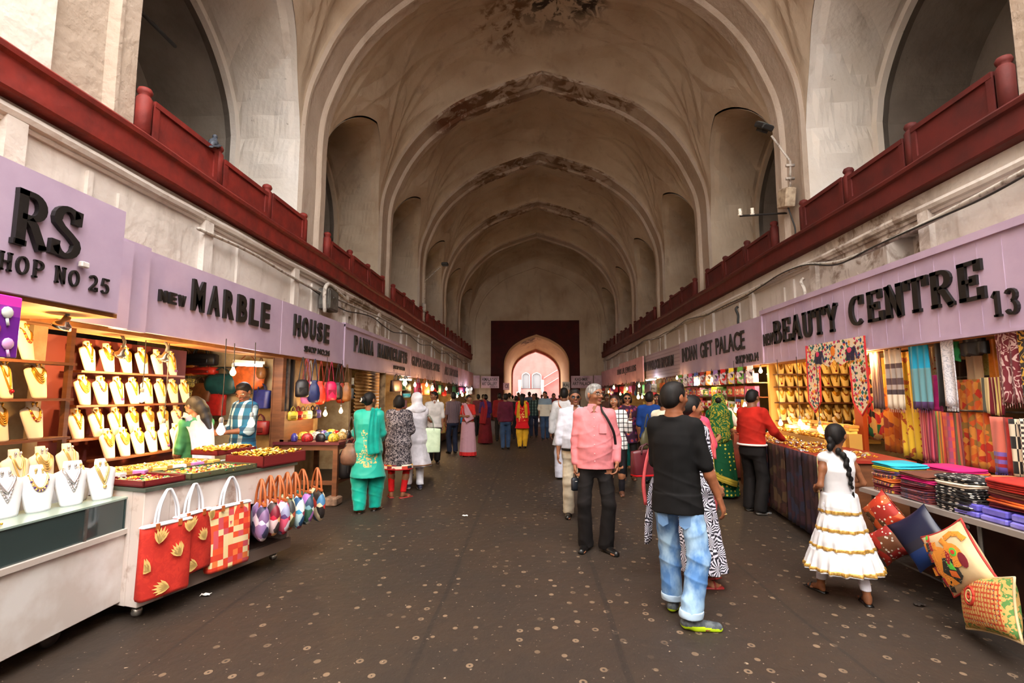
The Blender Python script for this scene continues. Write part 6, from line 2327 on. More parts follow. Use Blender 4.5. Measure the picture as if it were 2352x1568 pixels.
# ================================================================ people: signed-distance bodies and clothes, one closed mesh each
class Fld:
    def __init__(s):
        s.ops = []
        s.lo = np.full(3, 9.)
        s.hi = np.full(3, -9.)

    def _b(s, lo, hi, grow=True):
        lo, hi = np.minimum(lo, hi), np.maximum(lo, hi)
        if grow:
            s.lo = np.minimum(s.lo, lo)
            s.hi = np.maximum(s.hi, hi)
        return lo, hi

    def cone(s, a, b, ra, rb, k=.02, sq=(1, 1), sub=False):
        a, b = np.array(a, float), np.array(b, float)
        m = max(ra, rb) * max(1, *sq)
        lo, hi = s._b(np.minimum(a, b) - m, np.maximum(a, b) + m, not sub)
        s.ops.append(('c', lo, hi, k, sub, a, b, ra, rb, sq))
        return s

    def chain(s, pts, rs, k=.02, sq=(1, 1)):
        for i in range(len(pts) - 1):
            s.cone(pts[i], pts[i + 1], rs[i], rs[i + 1], k if i == 0 else min(k, rs[i]), sq)
        return s

    def ell(s, c, r, R=None, k=.02, sub=False):
        c, r = np.array(c, float), np.array(r, float)
        m = r.max() if R is not None else r
        lo, hi = s._b(c - m, c + m, not sub)
        s.ops.append(('e', lo, hi, k, sub, c, r, None if R is None else np.array(R)))
        return s

    def prof(s, rows, k=.02, pleat=None, sub=False):
        """rows: (z, cx, cy, rx, ry); pleat=(n, amp at the bottom, phase)"""
        A = np.array(sorted(rows))
        m = 1 + (pleat[1] if pleat else 0)
        lo = np.array([(A[:, 1] - A[:, 3] * m).min(), (A[:, 2] - A[:, 4] * m).min(), A[0, 0]])
        hi = np.array([(A[:, 1] + A[:, 3] * m).max(), (A[:, 2] + A[:, 4] * m).max(), A[-1, 0]])
        s._b(lo, hi, not sub)
        s.ops.append(('p', lo, hi, k, sub, A, pleat))
        return s

    def cutz(s, z, above=False, tilt=(0, 0)):
        s.ops.append(('z', None, None, 0, False, z, above, tilt))
        return s

    def mesh(s, vox, name, mats, wr=0., seed=0., paint=None, inv=None):
        pad = 4 * vox + .01
        lo, hi = s.lo - pad, s.hi + pad
        n = np.ceil((hi - lo) / vox).astype(int) + 1
        D = np.full(n, .2, np.float32)
        ax = [lo[i] + vox * np.arange(n[i]) for i in range(3)]
        for op in s.ops:
            if op[0] == 'z':
                _, _, _, _, _, z, ab, tilt = op
                P = (ax[2][None, None, :] - z - tilt[0] * ax[0][:, None, None] - tilt[1] * ax[1][None, :, None])
                D = np.maximum(D, (P if ab else -P).astype(np.float32))
                continue
            kind, l, h, k, sub = op[:5]
            mg = k + 3 * vox + .004
            i0 = np.clip(((l - mg - lo) / vox).astype(int), 0, n - 1)
            i1 = np.clip(((h + mg - lo) / vox).astype(int) + 2, 1, n)
            sl = tuple(slice(a, b) for a, b in zip(i0, i1))
            X, Y, Z = np.meshgrid(ax[0][sl[0]], ax[1][sl[1]], ax[2][sl[2]], indexing='ij', sparse=True)
            if kind == 'c':
                a, b, ra, rb, sq = op[5:]
                ab = b - a
                L2 = max((ab ** 2).sum(), 1e-9)
                t = np.clip(((X - a[0]) * ab[0] + (Y - a[1]) * ab[1] + (Z - a[2]) * ab[2]) / L2, 0, 1)
                d = np.sqrt(((X - a[0] - t * ab[0]) / sq[0]) ** 2 + ((Y - a[1] - t * ab[1]) / sq[1]) ** 2 + (Z - a[2] - t * ab[2]) ** 2) - (ra + (rb - ra) * t)
                d = d * min(1, *sq)
            elif kind == 'e':
                c, r, R = op[5:]
                V = [X - c[0], Y - c[1], Z - c[2]]
                if R is not None:
                    V = [R[0, i] * V[0] + R[1, i] * V[1] + R[2, i] * V[2] for i in range(3)]
                q = np.sqrt((V[0] / r[0]) ** 2 + (V[1] / r[1]) ** 2 + (V[2] / r[2]) ** 2)
                g = np.sqrt((V[0] / r[0] ** 2) ** 2 + (V[1] / r[1] ** 2) ** 2 + (V[2] / r[2] ** 2) ** 2) + 1e-6
                d = q * (q - 1) / g
            else:
                A, pl = op[5:]
                z = ax[2][sl[2]]
                cx, cy, rx, ry = (np.interp(z, A[:, 0], A[:, i])[None, None, :] for i in (1, 2, 3, 4))
                u, v = (X - cx) / rx, (Y - cy) / ry
                q = np.sqrt(u * u + v * v)
                if pl:
                    th = np.arctan2(v, u)
                    w = np.clip((A[-1, 0] - Z) / (A[-1, 0] - A[0, 0]), 0, 1) ** 1.3
                    q = q / (1 + pl[1] * w * (np.sin(pl[0] * th + pl[2] + 1.3 * np.sin(2 * th)) * .7 + .3 * np.sin(pl[0] * 1.7 * th + 1)))
                d = (q - 1) * np.minimum(rx, ry)
                d = np.maximum(d, np.maximum(A[0, 0] - Z, Z - A[-1, 0]))
            d = d.astype(np.float32)
            C = D[sl]
            if sub:
                hh = np.clip(k - np.abs(C + d), 0, None) / max(k, 1e-6)
                D[sl] = np.maximum(C, -d) + hh * hh * k * .25
            else:
                hh = np.clip(k - np.abs(C - d), 0, None) / max(k, 1e-6)
                D[sl] = np.minimum(C, d) - hh * hh * k * .25
        if wr:
            X, Y, Z = np.meshgrid(*ax, indexing='ij', sparse=True)
            a = np.sin(34 * Z + 11 * X + 2.2 * np.sin(13 * X + seed) + 7 * Y + seed) * np.sin(15 * X - 9 * Y + 6 * Z + 1.7 * seed)
            b_ = np.sin(62 * Z - 26 * X + 3 * np.sin(9 * Y + 5 * X) + seed * 2) * np.sin(21 * Y + 17 * X)
            r1 = (1 - np.abs(np.sin(7 * X + 11 * Z + 5 * Y + 1.6 * np.sin(9 * Z + seed) + seed))) ** 3
            r2 = (1 - np.abs(np.sin(13 * X - 8 * Z + 9 * Y + 1.9 * np.sin(6 * X + 4 * Z + seed * 2)))) ** 3
            D += (wr * (a * .38 + b_ * .28 - r1 * 1.1 - r2 * .8 + .5)).astype(np.float32)
        D = np.clip(D, -3 * vox, 3 * vox)
        D[0], D[-1], D[:, 0], D[:, -1], D[:, :, 0], D[:, :, -1] = (3 * vox,) * 6
        g = vdb.FloatGrid(background=float(3 * vox))
        g.copyFromArray(np.ascontiguousarray(D))
        r = g.convertToPolygons(isovalue=0.)
        pts = r[0]
        quads = r[-1]
        tris = r[1] if len(r) > 2 else np.zeros((0, 3), int)
        co = np.asarray(pts, float) * vox + lo
        me = bpy.data.meshes.new(name)
        Fq = np.asarray(quads)[:, ::-1] if len(quads) else np.zeros((0, 4), int)
        Ft = np.asarray(tris)[:, ::-1] if len(tris) else np.zeros((0, 3), int)
        nv, nl = len(co), 4 * len(Fq) + 3 * len(Ft)
        me.vertices.add(nv)
        me.vertices.foreach_set('co', co.astype(np.float32).ravel())
        me.loops.add(nl)
        me.loops.foreach_set('vertex_index', np.r_[Fq.ravel(), Ft.ravel()].astype(np.int32))
        st = np.r_[np.arange(len(Fq)) * 4, 4 * len(Fq) + np.arange(len(Ft)) * 3].astype(np.int32)
        me.polygons.add(len(st))
        me.polygons.foreach_set('loop_start', st)
        me.polygons.foreach_set('use_smooth', np.ones(len(st), bool))
        for mm in (mats if isinstance(mats, (list, tuple)) else [mats]):
            me.materials.append(mm)
        if paint is not None and len(Fq):
            cen = co[Fq].mean(1)
            idx = paint(cen).astype(np.int32)
            me.polygons.foreach_set('material_index', np.r_[idx, np.zeros(len(Ft), np.int32)])
        me.update(calc_edges=True)
        me.validate()
        return me


def skin_mat(c):
    return mat('skin_%d_%d_%d' % c, c, .5, nz=(14, tuple(int(v * .88) for v in c)), spec=.35)


HAIRB = mat('black_hair', (12, 10, 10), .6, spec=.25, nz=((30, 30, 4), (26, 20, 18), .4, .7), bump=((90, 90, 8), .4, .004))
HAIRG = mat('grey_hair', (150, 148, 146), .5, nz=((60, 60, 12), (90, 88, 86), .4, .65), bump=((90, 90, 14), .5, .004))
EYEW = mat('eye_white', (214, 206, 196), .3)
EYED = mat('eye_dark', (24, 16, 14), .15)
LIPM = mat('lip', (140, 74, 66), .5)


def rot3(yaw, pitch, roll=0.):
    return np.array(Matrix.Rotation(math.radians(yaw), 3, 'Z') @ Matrix.Rotation(math.radians(pitch), 3, 'X') @ Matrix.Rotation(math.radians(roll), 3, 'Y'))


def unit(v):
    v = np.array(v, float)
    return v / np.linalg.norm(v)


class Person:
    """local frame: looks along +Y, own right hand at +X"""

    def __init__(s, loc, face, H, label, fem=False, skin=(150, 98, 68), vox=.008, hy=0, hp=0, ra=None, la=None, rf=(.09, .0, -8), lf=(-.09, 0, 8),
                 lean=(0, 0), belly=0., child=False, curl=(.5, .5), build=1., group=None, hips=(0, 0)):
        s.S = H / 1.7
        s.vox, s.fem, s.skin, s.belly, s.bd = vox, fem, skin_mat(skin), belly, build
        s.label = label
        s.o = empty('person', loc, math.radians(face), label, 'person', group)
        s.hy, s.hp = hy, hp
        S = s.S
        s.lean = np.array([lean[0], lean[1], 0.])
        s.hip = np.array([hips[0], hips[1], 0.])
        sw = (.138 if fem else .160) * (.9 if child else 1) * build
        s.sw = sw
        dn = ((.14, -.04, -1), (.03, .22, -1))
        s.J = {}
        for sd, nm, arm in ((1, 'r', ra or dn), (-1, 'l', la or dn)):
            sh = np.array([sd * sw, -.005, 1.388]) + s.lean
            u, f = unit((arm[0][0] * sd, arm[0][1], arm[0][2])), unit((arm[1][0] * sd, arm[1][1], arm[1][2]))
            el = sh + u * .285
            wr = el + f * .245
            s.J[nm] = dict(sh=sh, el=el, wr=wr, f=f, sd=sd, hd=unit((arm[2][0] * sd, arm[2][1], arm[2][2])) if len(arm) > 2 else f)
        for sd, nm, ft in ((1, 'r', rf), (-1, 'l', lf)):
            hp_ = np.array([sd * .088, 0, .90]) + s.hip
            an = np.array([ft[0], ft[1], .085 + (ft[3] if len(ft) > 3 else 0)])
            L1, L2 = .43, .40
            v = an - hp_
            d = min(np.linalg.norm(v), L1 + L2 - .002)
            a_ = (L1 * L1 - L2 * L2 + d * d) / (2 * d)
            h_ = math.sqrt(max(L1 * L1 - a_ * a_, 0))
            fw = np.array([math.sin(-math.radians(ft[2])), math.cos(math.radians(ft[2])), 0])
            kn = hp_ + unit(v) * a_ + fw * h_
            s.J[nm].update(hip=hp_, an=an, kn=kn, fw=fw, yaw=ft[2])
        s.curl = curl
        s.HR = rot3(hy, hp)
        s.hpv = np.array([0, -.01, 1.49]) + s.lean
        s.child = child
        s.hs = 1.12 if child else 1.03

    def hd(s, p):
        return s.hpv + s.HR @ ((np.array(p) - np.array([0, -.01, 1.49])) * s.hs)

    def sc(s, F):
        """scale every op of a unit field by S"""
        S = s.S
        out = Fld()
        out.lo, out.hi = F.lo * S, F.hi * S
        for op in F.ops:
            if op[0] == 'z':
                out.ops.append(('z', None, None, 0, False, op[5] * S, op[6], op[7]))
                continue
            k = op[0]
            base = (k, op[1] * S, op[2] * S, op[3] * S, op[4])
            if k == 'c':
                out.ops.append(base + (op[5] * S, op[6] * S, op[7] * S, op[8] * S, op[9]))
            elif k == 'e':
                out.ops.append(base + (op[5] * S, op[6] * S, op[7]))
            else:
                out.ops.append(base + (op[5] * S, op[6]))
        return out

    def emit(s, F, name, m, wr=0., paint=None, vox=None, parent=None, label=None):
        me = s.sc(F).mesh(vox or s.vox, name, m, wr * s.S, seed=hash(name) % 7 if False else len(name) * 1.3 + s.S * 9, paint=paint)
        o = bpy.data.objects.new(name, me)
        link(o, parent or s.o)
        if label:
            o['label'] = label
        return o

    def torso_rows(s, g=0., female=None):
        b = s.bd
        if s.fem:
            R = [(.80, .150, .105), (.88, .168, .118), (.95, .162, .112), (1.06, .128, .095), (1.16, .132, .10), (1.26, .142, .118), (1.33, .142, .10), (1.38, .128, .082), (1.42, .092, .068), (1.45, .062, .058), (1.48, .052, .052)]
        else:
            R = [(.80, .166, .112), (.88, .167, .114), (.95, .160, .11), (1.06, .150, .105), (1.16, .156, .112), (1.26, .166, .116), (1.33, .164, .105), (1.38, .148, .086), (1.42, .108, .070), (1.455, .070, .062), (1.48, .056, .055)]
        out = []
        for z, rx, ry in R:
            t = max(0, min(1, (z - .9) / .45))
            c = s.hip * (1 - t) + s.lean * t
            bl = s.belly * math.exp(-((z - 1.05) / .13) ** 2)
            q = 1 if z > 1.42 else b
            if s.child:
                q *= .92
            out.append((z, c[0], c[1] + bl * .6, rx * q + g + bl * .4, ry * q + g + bl * .7))
        return out

    def hand(s, F, J, curl, thumb=1.):
        wr, f, sd = J['wr'], J['hd'], J['sd']
        # palm faces the thigh; n = outward back-of-hand normal
        side = np.array([sd, 0, 0.])
        n = unit(side - f * side.dot(f)) if abs(f.dot(side)) < .95 else unit(np.array([0, 1., 0]))
        fw = unit(np.cross(n, f)) * (1 if np.cross(n, f)[1] > 0 else -1)   # towards the thumb
        pc = wr + f * .045
        hs = .9 if s.fem or s.child else 1.
        for q in (-.024, -.008, .008, .024):
            F.cone(wr + fw * q * .6 * hs + f * .01, wr + f * .085 * hs + fw * q * hs, .015 * hs, .0125 * hs, .012)
        ln = {-.027: .062, -.009: .075, .009: .080, .027: .072}
        for i, (q, L) in enumerate(ln.items()):
            L *= hs
            p0 = wr + f * .085 * hs + fw * q * hs
            c = curl * (1.1 - .1 * i)
            d1 = unit(f * math.cos(c * .7) - n * math.sin(c * .7) + fw * q * 2)
            d2 = unit(f * math.cos(c * 1.6) - n * math.sin(c * 1.6))
            d3 = unit(f * math.cos(c * 2.4) - n * math.sin(c * 2.4))
            p1 = p0 + d1 * L * .45
            p2 = p1 + d2 * L * .32
            p3 = p2 + d3 * L * .23
            F.chain([p0, p1, p2, p3], [.0098 * hs, .0090 * hs, .0082 * hs, .0070 * hs], .003)
        t0 = wr + f * .025 + fw * .022 * hs
        t1 = t0 + unit(f * .75 + fw * .6 - n * .25) * .038 * hs
        t2 = t1 + unit(f * .95 + fw * .2 - n * .3) * .028 * hs
        F.chain([t0, t1, t2], [.015 * hs, .0115 * hs, .0088 * hs], .01)

    def body(s, feet=True):
        F = Fld()
        h = s.hd
        HR = s.HR
        hs = s.hs
        F.ell(h((0, -.010, 1.612)), np.array((.074, .094, .090)) * hs, HR, .01)
        F.ell(h((0, .022, 1.588)), np.array((.062, .070, .078)) * hs, HR, .02)
        F.cone(h((0, .030, 1.565)), h((0, .052, 1.520)), .050 * hs, .028 * hs, .02)
        F.ell(h((0, .072, 1.507)), np.array((.021, .016, .014)) * hs, HR, .014)
        for q in (-1, 1):
            F.ell(h((q * .078, -.002, 1.590)), np.array((.009, .019, .031)) * hs, HR, .006)
            F.ell(h((q * .040, .062, 1.575)), np.array((.022, .020, .020)) * hs, HR, .012)
            F.ell(h((q * .031, .082, 1.626)), np.array((.024, .010, .007)) * hs, HR, .008)
            F.ell(h((q * .031, .098, 1.606)), np.array((.017, .012, .012)) * hs, HR, .010, sub=True)
            F.ell(h((q * .031, .0765, 1.605)), np.array((.0135, .0125, .0115)) * hs, HR, .003)
            F.ell(h((q * .013, .094, 1.571)), np.array((.009, .009, .007)) * hs, HR, .005)
        F.cone(h((0, .084, 1.612)), h((0, .107, 1.577)), .008 * hs, .0125 * hs, .008)
        F.ell(h((0, .086, 1.548)), np.array((.023, .010, .0065)) * hs, HR, .005)
        F.ell(h((0, .084, 1.537)), np.array((.020, .010, .007)) * hs, HR, .005)
        nk = .050 if s.fem or s.child else .058
        F.cone(np.array([0, -.010, 1.43]) + s.lean, h((0, -.012, 1.55)), nk, nk * .98, .02)
        F.prof(s.torso_rows(), .03)
        for nm in ('r', 'l'):
            J = s.J[nm]
            a = .9 if s.fem else 1.
            a *= .86 if s.child else 1.
            F.cone(J['sh'] + (-J['sd'] * .06, 0, .018), J['sh'], .045 * a, .048 * a, .04)
            F.chain([J['sh'], J['sh'] * .6 + J['el'] * .4, J['el']], [.047 * a, .043 * a, .035 * a], .03)
            F.chain([J['el'], J['el'] * .7 + J['wr'] * .3, J['wr']], [.037 * a, .039 * a, .024 * a], .02)
            s.hand(F, J, s.curl[0 if nm == 'r' else 1])
            F.chain([J['hip'], J['kn'], J['kn'] * .65 + J['an'] * .35, J['an']], [.076, .054, .054, .034], .04)
            if feet:
                F.cone(J['an'] + (0, 0, -.02), J['an'] - J['fw'] * .015 + (0, 0, -.052), .034, .03, .02)
                F.cone(J['an'] + (0, 0, -.03), J['an'] + J['fw'] * .13 + (0, 0, -.064), .034, .026, .02)
                sdv = np.cross(J['fw'], (0, 0, 1.))
                for q in range(5):
                    b0 = J['an'] + J['fw'] * (.13 - .01 * q * (q > 1)) + sdv * (q - 2) * .014 * J['sd'] + (0, 0, -.068)
                    F.cone(b0, b0 + J['fw'] * (.045 - .005 * q), .013, .010, .008)
                F.cutz(.004)
        S = s.S
        cr = [(h((q * .031, .088, 1.605)) * S, .0125 * hs * S, .0065 * hs * S) for q in (-1, 1)]
        lp = h((0, .095, 1.543)) * S
        HRT = s.HR.T

        def paint(c):
            idx = np.zeros(len(c), int)
            v = (c - lp) @ HRT.T
            idx[(np.abs(v[:, 0]) < .023 * S) & (np.abs(v[:, 2]) < .0085 * S) & (np.abs(v[:, 1]) < .02 * S)] = 3
            for e, r1, r2 in cr:
                v = (c - e) @ HRT.T
                q = (v[:, 0] / (r1 * 1.15)) ** 2 + (v[:, 2] / (r1 * .62)) ** 2
                m = (q < 1) & (np.abs(v[:, 1]) < .02 * S)
                idx[m] = 1
                idx[m & (v[:, 0] ** 2 + v[:, 2] ** 2 < r2 ** 2 * 1.1)] = 2
            return idx
        return s.emit(F, 'body', [s.skin, EYEW, EYED, LIPM], paint=paint)

    def hair(s, kind='short', m=None, name='hair'):
        m = m or HAIRB
        F = Fld()
        h, HR, hs = s.hd, s.HR, s.hs
        F.ell(h((0, -.014, 1.620)), np.array((.079, .097, .092)) * hs, HR, .01)
        if kind == 'short':
            F.ell(h((0, -.045, 1.58)), np.array((.074, .062, .07)) * hs, HR, .02)
            F.ell(h((0, .020, 1.682)), np.array((.058, .05, .026)) * hs, HR, .02)
        elif kind == 'bun':
            F.ell(h((0, -.05, 1.59)), np.array((.072, .06, .075)) * hs, HR, .02)
            F.ell(h((0, -.125, 1.60)), np.array((.05, .042, .05)) * hs, HR, .015)
        elif kind in ('long', 'pony'):
            F.ell(h((0, -.05, 1.58)), np.array((.08, .06, .085)) * hs, HR, .02)
            F.chain([h((0, -.075, 1.58)), h((0, -.10, 1.50)), h((0, -.105, 1.40)), h((0, -.11, 1.28))], [.07, .06, .055, .025] if kind == 'long' else [.045, .035, .035, .018], .03)
        elif kind == 'bob':
            F.ell(h((0, -.035, 1.57)), np.array((.09, .075, .09)) * hs, HR, .02)
            for q in (-1, 1):
                F.ell(h((q * .078, .0, 1.57)), np.array((.022, .045, .07)) * hs, HR, .02)
        elif kind == 'braid':
            F.ell(h((0, -.05, 1.585)), np.array((.070, .058, .07)) * hs, HR, .02)
        for q in (-1, 1):
            F.ell(h((q * .064, -.004, 1.612)), np.array((.016, .036, .040)) * hs, HR, .01)
        # clear the face
        F.ell(h((0, .088, 1.578)), np.array((.066, .072, .074)) * hs, HR, .012, sub=True)
        F.ell(h((0, .105, 1.54)), np.array((.07, .07, .06)) * hs, HR, .01, sub=True)
        if kind in ('short',):
            for q in (-1, 1):
                F.ell(h((q * .085, .012, 1.578)), np.array((.022, .034, .034)) * hs, HR, .008, sub=True)
        for q in (-1, 1):
            F.ell(h((q * .033, .094, 1.6285)), np.array((.021, .0055, .0045)) * hs, HR, .001)
        o = s.emit(F, name, m, wr=.0015)
        if kind == 'braid':
            G = Fld()
            P = [h((0, -.10, 1.56)), h((0, -.115, 1.50)), np.array([-.01, -.125, 1.42]), np.array([.0, -.14, 1.33]), np.array([.015, -.145, 1.24]), np.array([.03, -.14, 1.15]), np.array([.04, -.138, 1.07])]
            R_ = [.036, .034, .031, .029, .026, .022, .014]
            for i in range(len(P) - 1):
                for j in range(2):
                    t = j / 2
                    p = P[i] * (1 - t) + P[i + 1] * t
                    r = R_[i] * (1 - t) + R_[i + 1] * t
                    off = (.3 * r) * (1 if (i * 2 + j) % 2 else -1)
                    G.ell(p + (off, 0, 0), (r * .95, r * .8, r * 1.25), None, .006)
            G.ell(P[-1] + (.006, 0, -.04), (.014, .012, .045), None, .01)
            s.emit(G, 'braid', m, wr=.001, parent=o)
        return o

    def top(s, m, name='shirt', hem=.86, sleeve=1., loose=.014, flare=0., wr=.0035, collar=False, cuff=None, pleat=None, neck=1.455, sl_loose=None, tilt=(0, 0), hemrows=None, open_neck=0.):
        F = Fld()
        rows = [r for r in s.torso_rows(loose) if r[0] <= neck + .02]
        if hem < .80:
            z0, cx, cy, rx, ry = rows[0]
            n_ = 4
            for i in range(1, n_ + 1):
                t = i / n_
                z = .80 + (hem - .03 - .80) * t
                rows.append((z, cx, cy, rx + flare * t, ry + flare * .8 * t))
        F.prof(rows, .02, pleat)
        sl = sl_loose if sl_loose is not None else loose
        for nm in ('r', 'l'):
            J = s.J[nm]
            a = .9 if s.fem else 1.
            a *= .86 if s.child else 1.
            F.cone(J['sh'] + (-J['sd'] * .07, 0, .018), J['sh'], .042 * a + sl * .8, .047 * a + sl * .8, .05)
            if sleeve <= .05:
                continue
            e1 = J['sh'] + (J['el'] - J['sh']) * min(1, sleeve / .5)
            r1 = (.048 + (.037 - .048) * min(1, sleeve / .5)) * a
            F.cone(J['sh'], e1, .047 * a + sl * .8, r1 + sl * 1.1, .03)
            if sleeve > .5:
                t = (sleeve - .5) / .5
                e2 = J['el'] + (J['wr'] - J['el']) * t
                F.cone(J['el'], e2, .038 * a + sl * 1.1, (.038 + (.025 - .038) * t) * a + sl * .9, .02)
        if collar:
            F.prof([(1.44, s.lean[0], s.lean[1] - .012, .085, .078), (1.475, s.lean[0], s.lean[1] - .010, .070, .07), (1.50, s.lean[0], s.lean[1] - .012, .064, .066)], .008)
            F.cone(np.array([0, .06, 1.40]) + s.lean, np.array([0, .10, 1.52]) + s.lean, .018, .042, .006, sub=True)
        if hem > .7:
            z0, cx, cy, rx, ry = s.torso_rows(loose)[1]
            F.prof([(hem - .03, s.hip[0], s.hip[1], rx + .012, ry + .012), (.90, s.hip[0], s.hip[1] * .9, rx + .002, ry + .002)], .02)
        F.cutz(hem, tilt=tilt)
        return s.emit(F, name, m, wr=wr)

    def legs(s, m, name='trousers', hem=.05, loose=.02, rk=.07, rh=.07, top=1.0, wr=.004, cut=None):
        F = Fld()
        rows = [r for r in s.torso_rows(.012) if r[0] <= top]
        q_ = .93 if cut else 1.
        rows = [(z, a_, b_, rx * q_, ry * q_) for z, a_, b_, rx, ry in rows]
        F.prof(rows + [(.74, s.hip[0], s.hip[1], .12, .08)], .03)
        for nm in ('r', 'l'):
            J = s.J[nm]
            F.cone(J['hip'] + (0, 0, -.04), J['kn'], .080 + loose * .3, rk, .03)
            e = J['kn'] + (J['an'] - J['kn']) * 1.06
            F.cone(J['kn'], e, rk, rh, .02)
        F.cutz(hem)
        if cut:
            F.cutz(cut, above=True)
        return s.emit(F, name, m, wr=wr)

    def skirt(s, m, name='skirt', z0=.05, z1=1.0, r0=.26, pleat=(9, .1, 0), rm=None, wr=.003, dy=0., squash=.8, off=(0, 0)):
        F = Fld()
        T = [r for r in s.torso_rows(.016) if r[0] >= .85 and r[0] <= z1]
        rows = [(z, cx, cy, rx, ry) for z, cx, cy, rx, ry in T]
        cx, cy, rx, ry = rows[0][1:]
        n = 5
        for i in range(1, n + 1):
            t = i / n
            z = .85 + (z0 - .85) * t
            r = rx + (r0 - rx) * t ** .85
            rows.append((z, cx + off[0] * t, cy + off[1] * t + dy * t, r, ry + (r0 * squash - ry) * t))
        F.prof(rows, .01, pleat)
        return s.emit(F, name, m, wr=wr)

    def shoes(s, m, sole=None, name='shoe', h=.07, L=.19, sock=False):
        for nm in ('r', 'l'):
            J = s.J[nm]
            F = Fld()
            an, fw = J['an'], J['fw']
            gz_ = an[2] - .085
            b0 = np.array([an[0], an[1], gz_])
            F.cone(b0 - fw * .035 + (0, 0, .045), b0 + fw * .04 + (0, 0, .04), .040, .040, .02)
            F.cone(b0 + fw * .03 + (0, 0, .03), b0 + fw * (L - .04) + (0, 0, .022), .044, .034, .02, )
            F.cone(an + (0, 0, -.03), an + (0, 0, .005), .042, .044, .015)
            F.cutz(gz_ + .002)
            S = s.S
            zz = (gz_ + .032) * S
            f2 = lambda c: ((c[:, 2] < zz + .008 * S * np.sin(40 * c[:, 1]))).astype(int)
            s.emit(F, name, [m, sole or m], paint=f2 if sole else None)

    def sandals(s, m, name='sandal'):
        for nm in ('r', 'l'):
            J = s.J[nm]
            S = s.S
            an, fw = J['an'], J['fw']
            sd = np.cross(fw, (0, 0, 1.))
            b = MB().m(0, True)
            g0 = an[2] - .085
            P = [an - fw * .06, an + fw * .04, an + fw * .12, an + fw * .19]
            W_ = [.034, .034, .042, .03]
            up = [tuple((p + sd * w) * S) for p, w in zip(P, W_)] + [tuple((p - sd * w) * S) for p, w in list(zip(P, W_))[::-1]]
            b.rings([[(p[0], p[1], g0 * S - .006) for p in up], [(p[0], p[1], g0 * S + .012) for p in up]])
            b.tube([tuple((an + fw * .11 + sd * q * .04 + np.array([0, 0, -.085 + .055 * (1 - q * q) ** .5])) * S) for q in (-1, -.6, 0, .6, 1)], .008, 6)
            b.build(name, m, s.o)

    def cloth(s, pts, w, m, name='dupatta', th=.008, n=8, amp=.012, label=None):
        """ribbon of cloth through pts (unit frame); w = width (number or list), lies flat against the body"""
        P = catmull3([Vector(p) for p in pts], 6)
        S = s.S
        nP = len(P)
        rows = []
        for i, p in enumerate(P):
            t = (P[min(i + 1, nP - 1)] - P[max(i - 1, 0)]).normalized()
            # outward from the body's axis
            o = Vector((p.x, p.y, 0))
            if o.length < 1e-3:
                o = Vector((0, 1, 0))
            if abs(t.z) < .6 and p.z > 1.35:
                o = Vector((0, 0, 1))
            o.normalize()
            a = t.cross(o)
            a = a.normalized() if a.length > .05 else Vector((1, 0, 0))
            o = a.cross(t).normalized()
            u = i / (nP - 1)
            ww = float(np.interp(u, np.linspace(0, 1, len(w)), w)) if hasattr(w, '__len__') else w
            r = []
            for sg in (1, -1):
                for k in (range(n + 1) if sg > 0 else range(n, -1, -1)):
                    q = -1 + 2 * k / n
                    f = amp * math.sin(k * 2.1 + i * .15)
                    r.append(tuple((p + a * (ww / 2 * q) + o * (f + sg * th / 2)) * S))
            rows.append(r)
        b = MB().m(0, True)
        b.rings(rows)
        return b.build(name, m, s.o, label=label)

    def glasses(s, dark=True, name='sunglasses'):
        b = MB()
        h, S = s.hd, s.S
        fr = mat('glasses_frame', (18, 16, 16), .3)
        for q in (-1, 1):
            P = [tuple(h((q * .031 + .021 * math.cos(a) * 1.05, .099 - .15 * abs(.021 * math.cos(a)) - .006 * (q * math.cos(a) > 0), 1.602 + .016 * math.sin(a))) * S) for a in [2 * PI * k / 12 for k in range(13)]]
            b.m(0).tube(P, .0022, 5)
            if dark:
                b.m(1).add(P[:-1], [tuple(range(12))])
            b.m(0).tube([tuple(h(p) * S) for p in ((q * .052, .094, 1.606), (q * .076, .06, 1.606), (q * .082, .0, 1.600), (q * .082, -.02, 1.590))], .0025, 5)
        b.tube([tuple(h(p) * S) for p in ((-.010, .101, 1.606), (0, .104, 1.608), (.010, .101, 1.606))], .002, 5)
        return b.build(name, [fr, mat('dark_lens', (14, 14, 16), .08)], s.o)

    def wp(s, p):
        """unit-frame point to world"""
        M_ = Matrix.Translation(s.o.location) @ Matrix.Rotation(s.o.rotation_euler[2], 4, 'Z')
        return M_ @ Vector(tuple(np.array(p) * s.S))


def cm(name, c, pat=None, rough=.85, **k):
    return mat('cloth_' + name, c, rough, pat=pat, nz=None if pat else (5, tuple(int(v * .86) for v in c)), spec=.2, **k)

SK1, SK2, SK3 = (168, 112, 80), (134, 86, 60), (110, 70, 50)
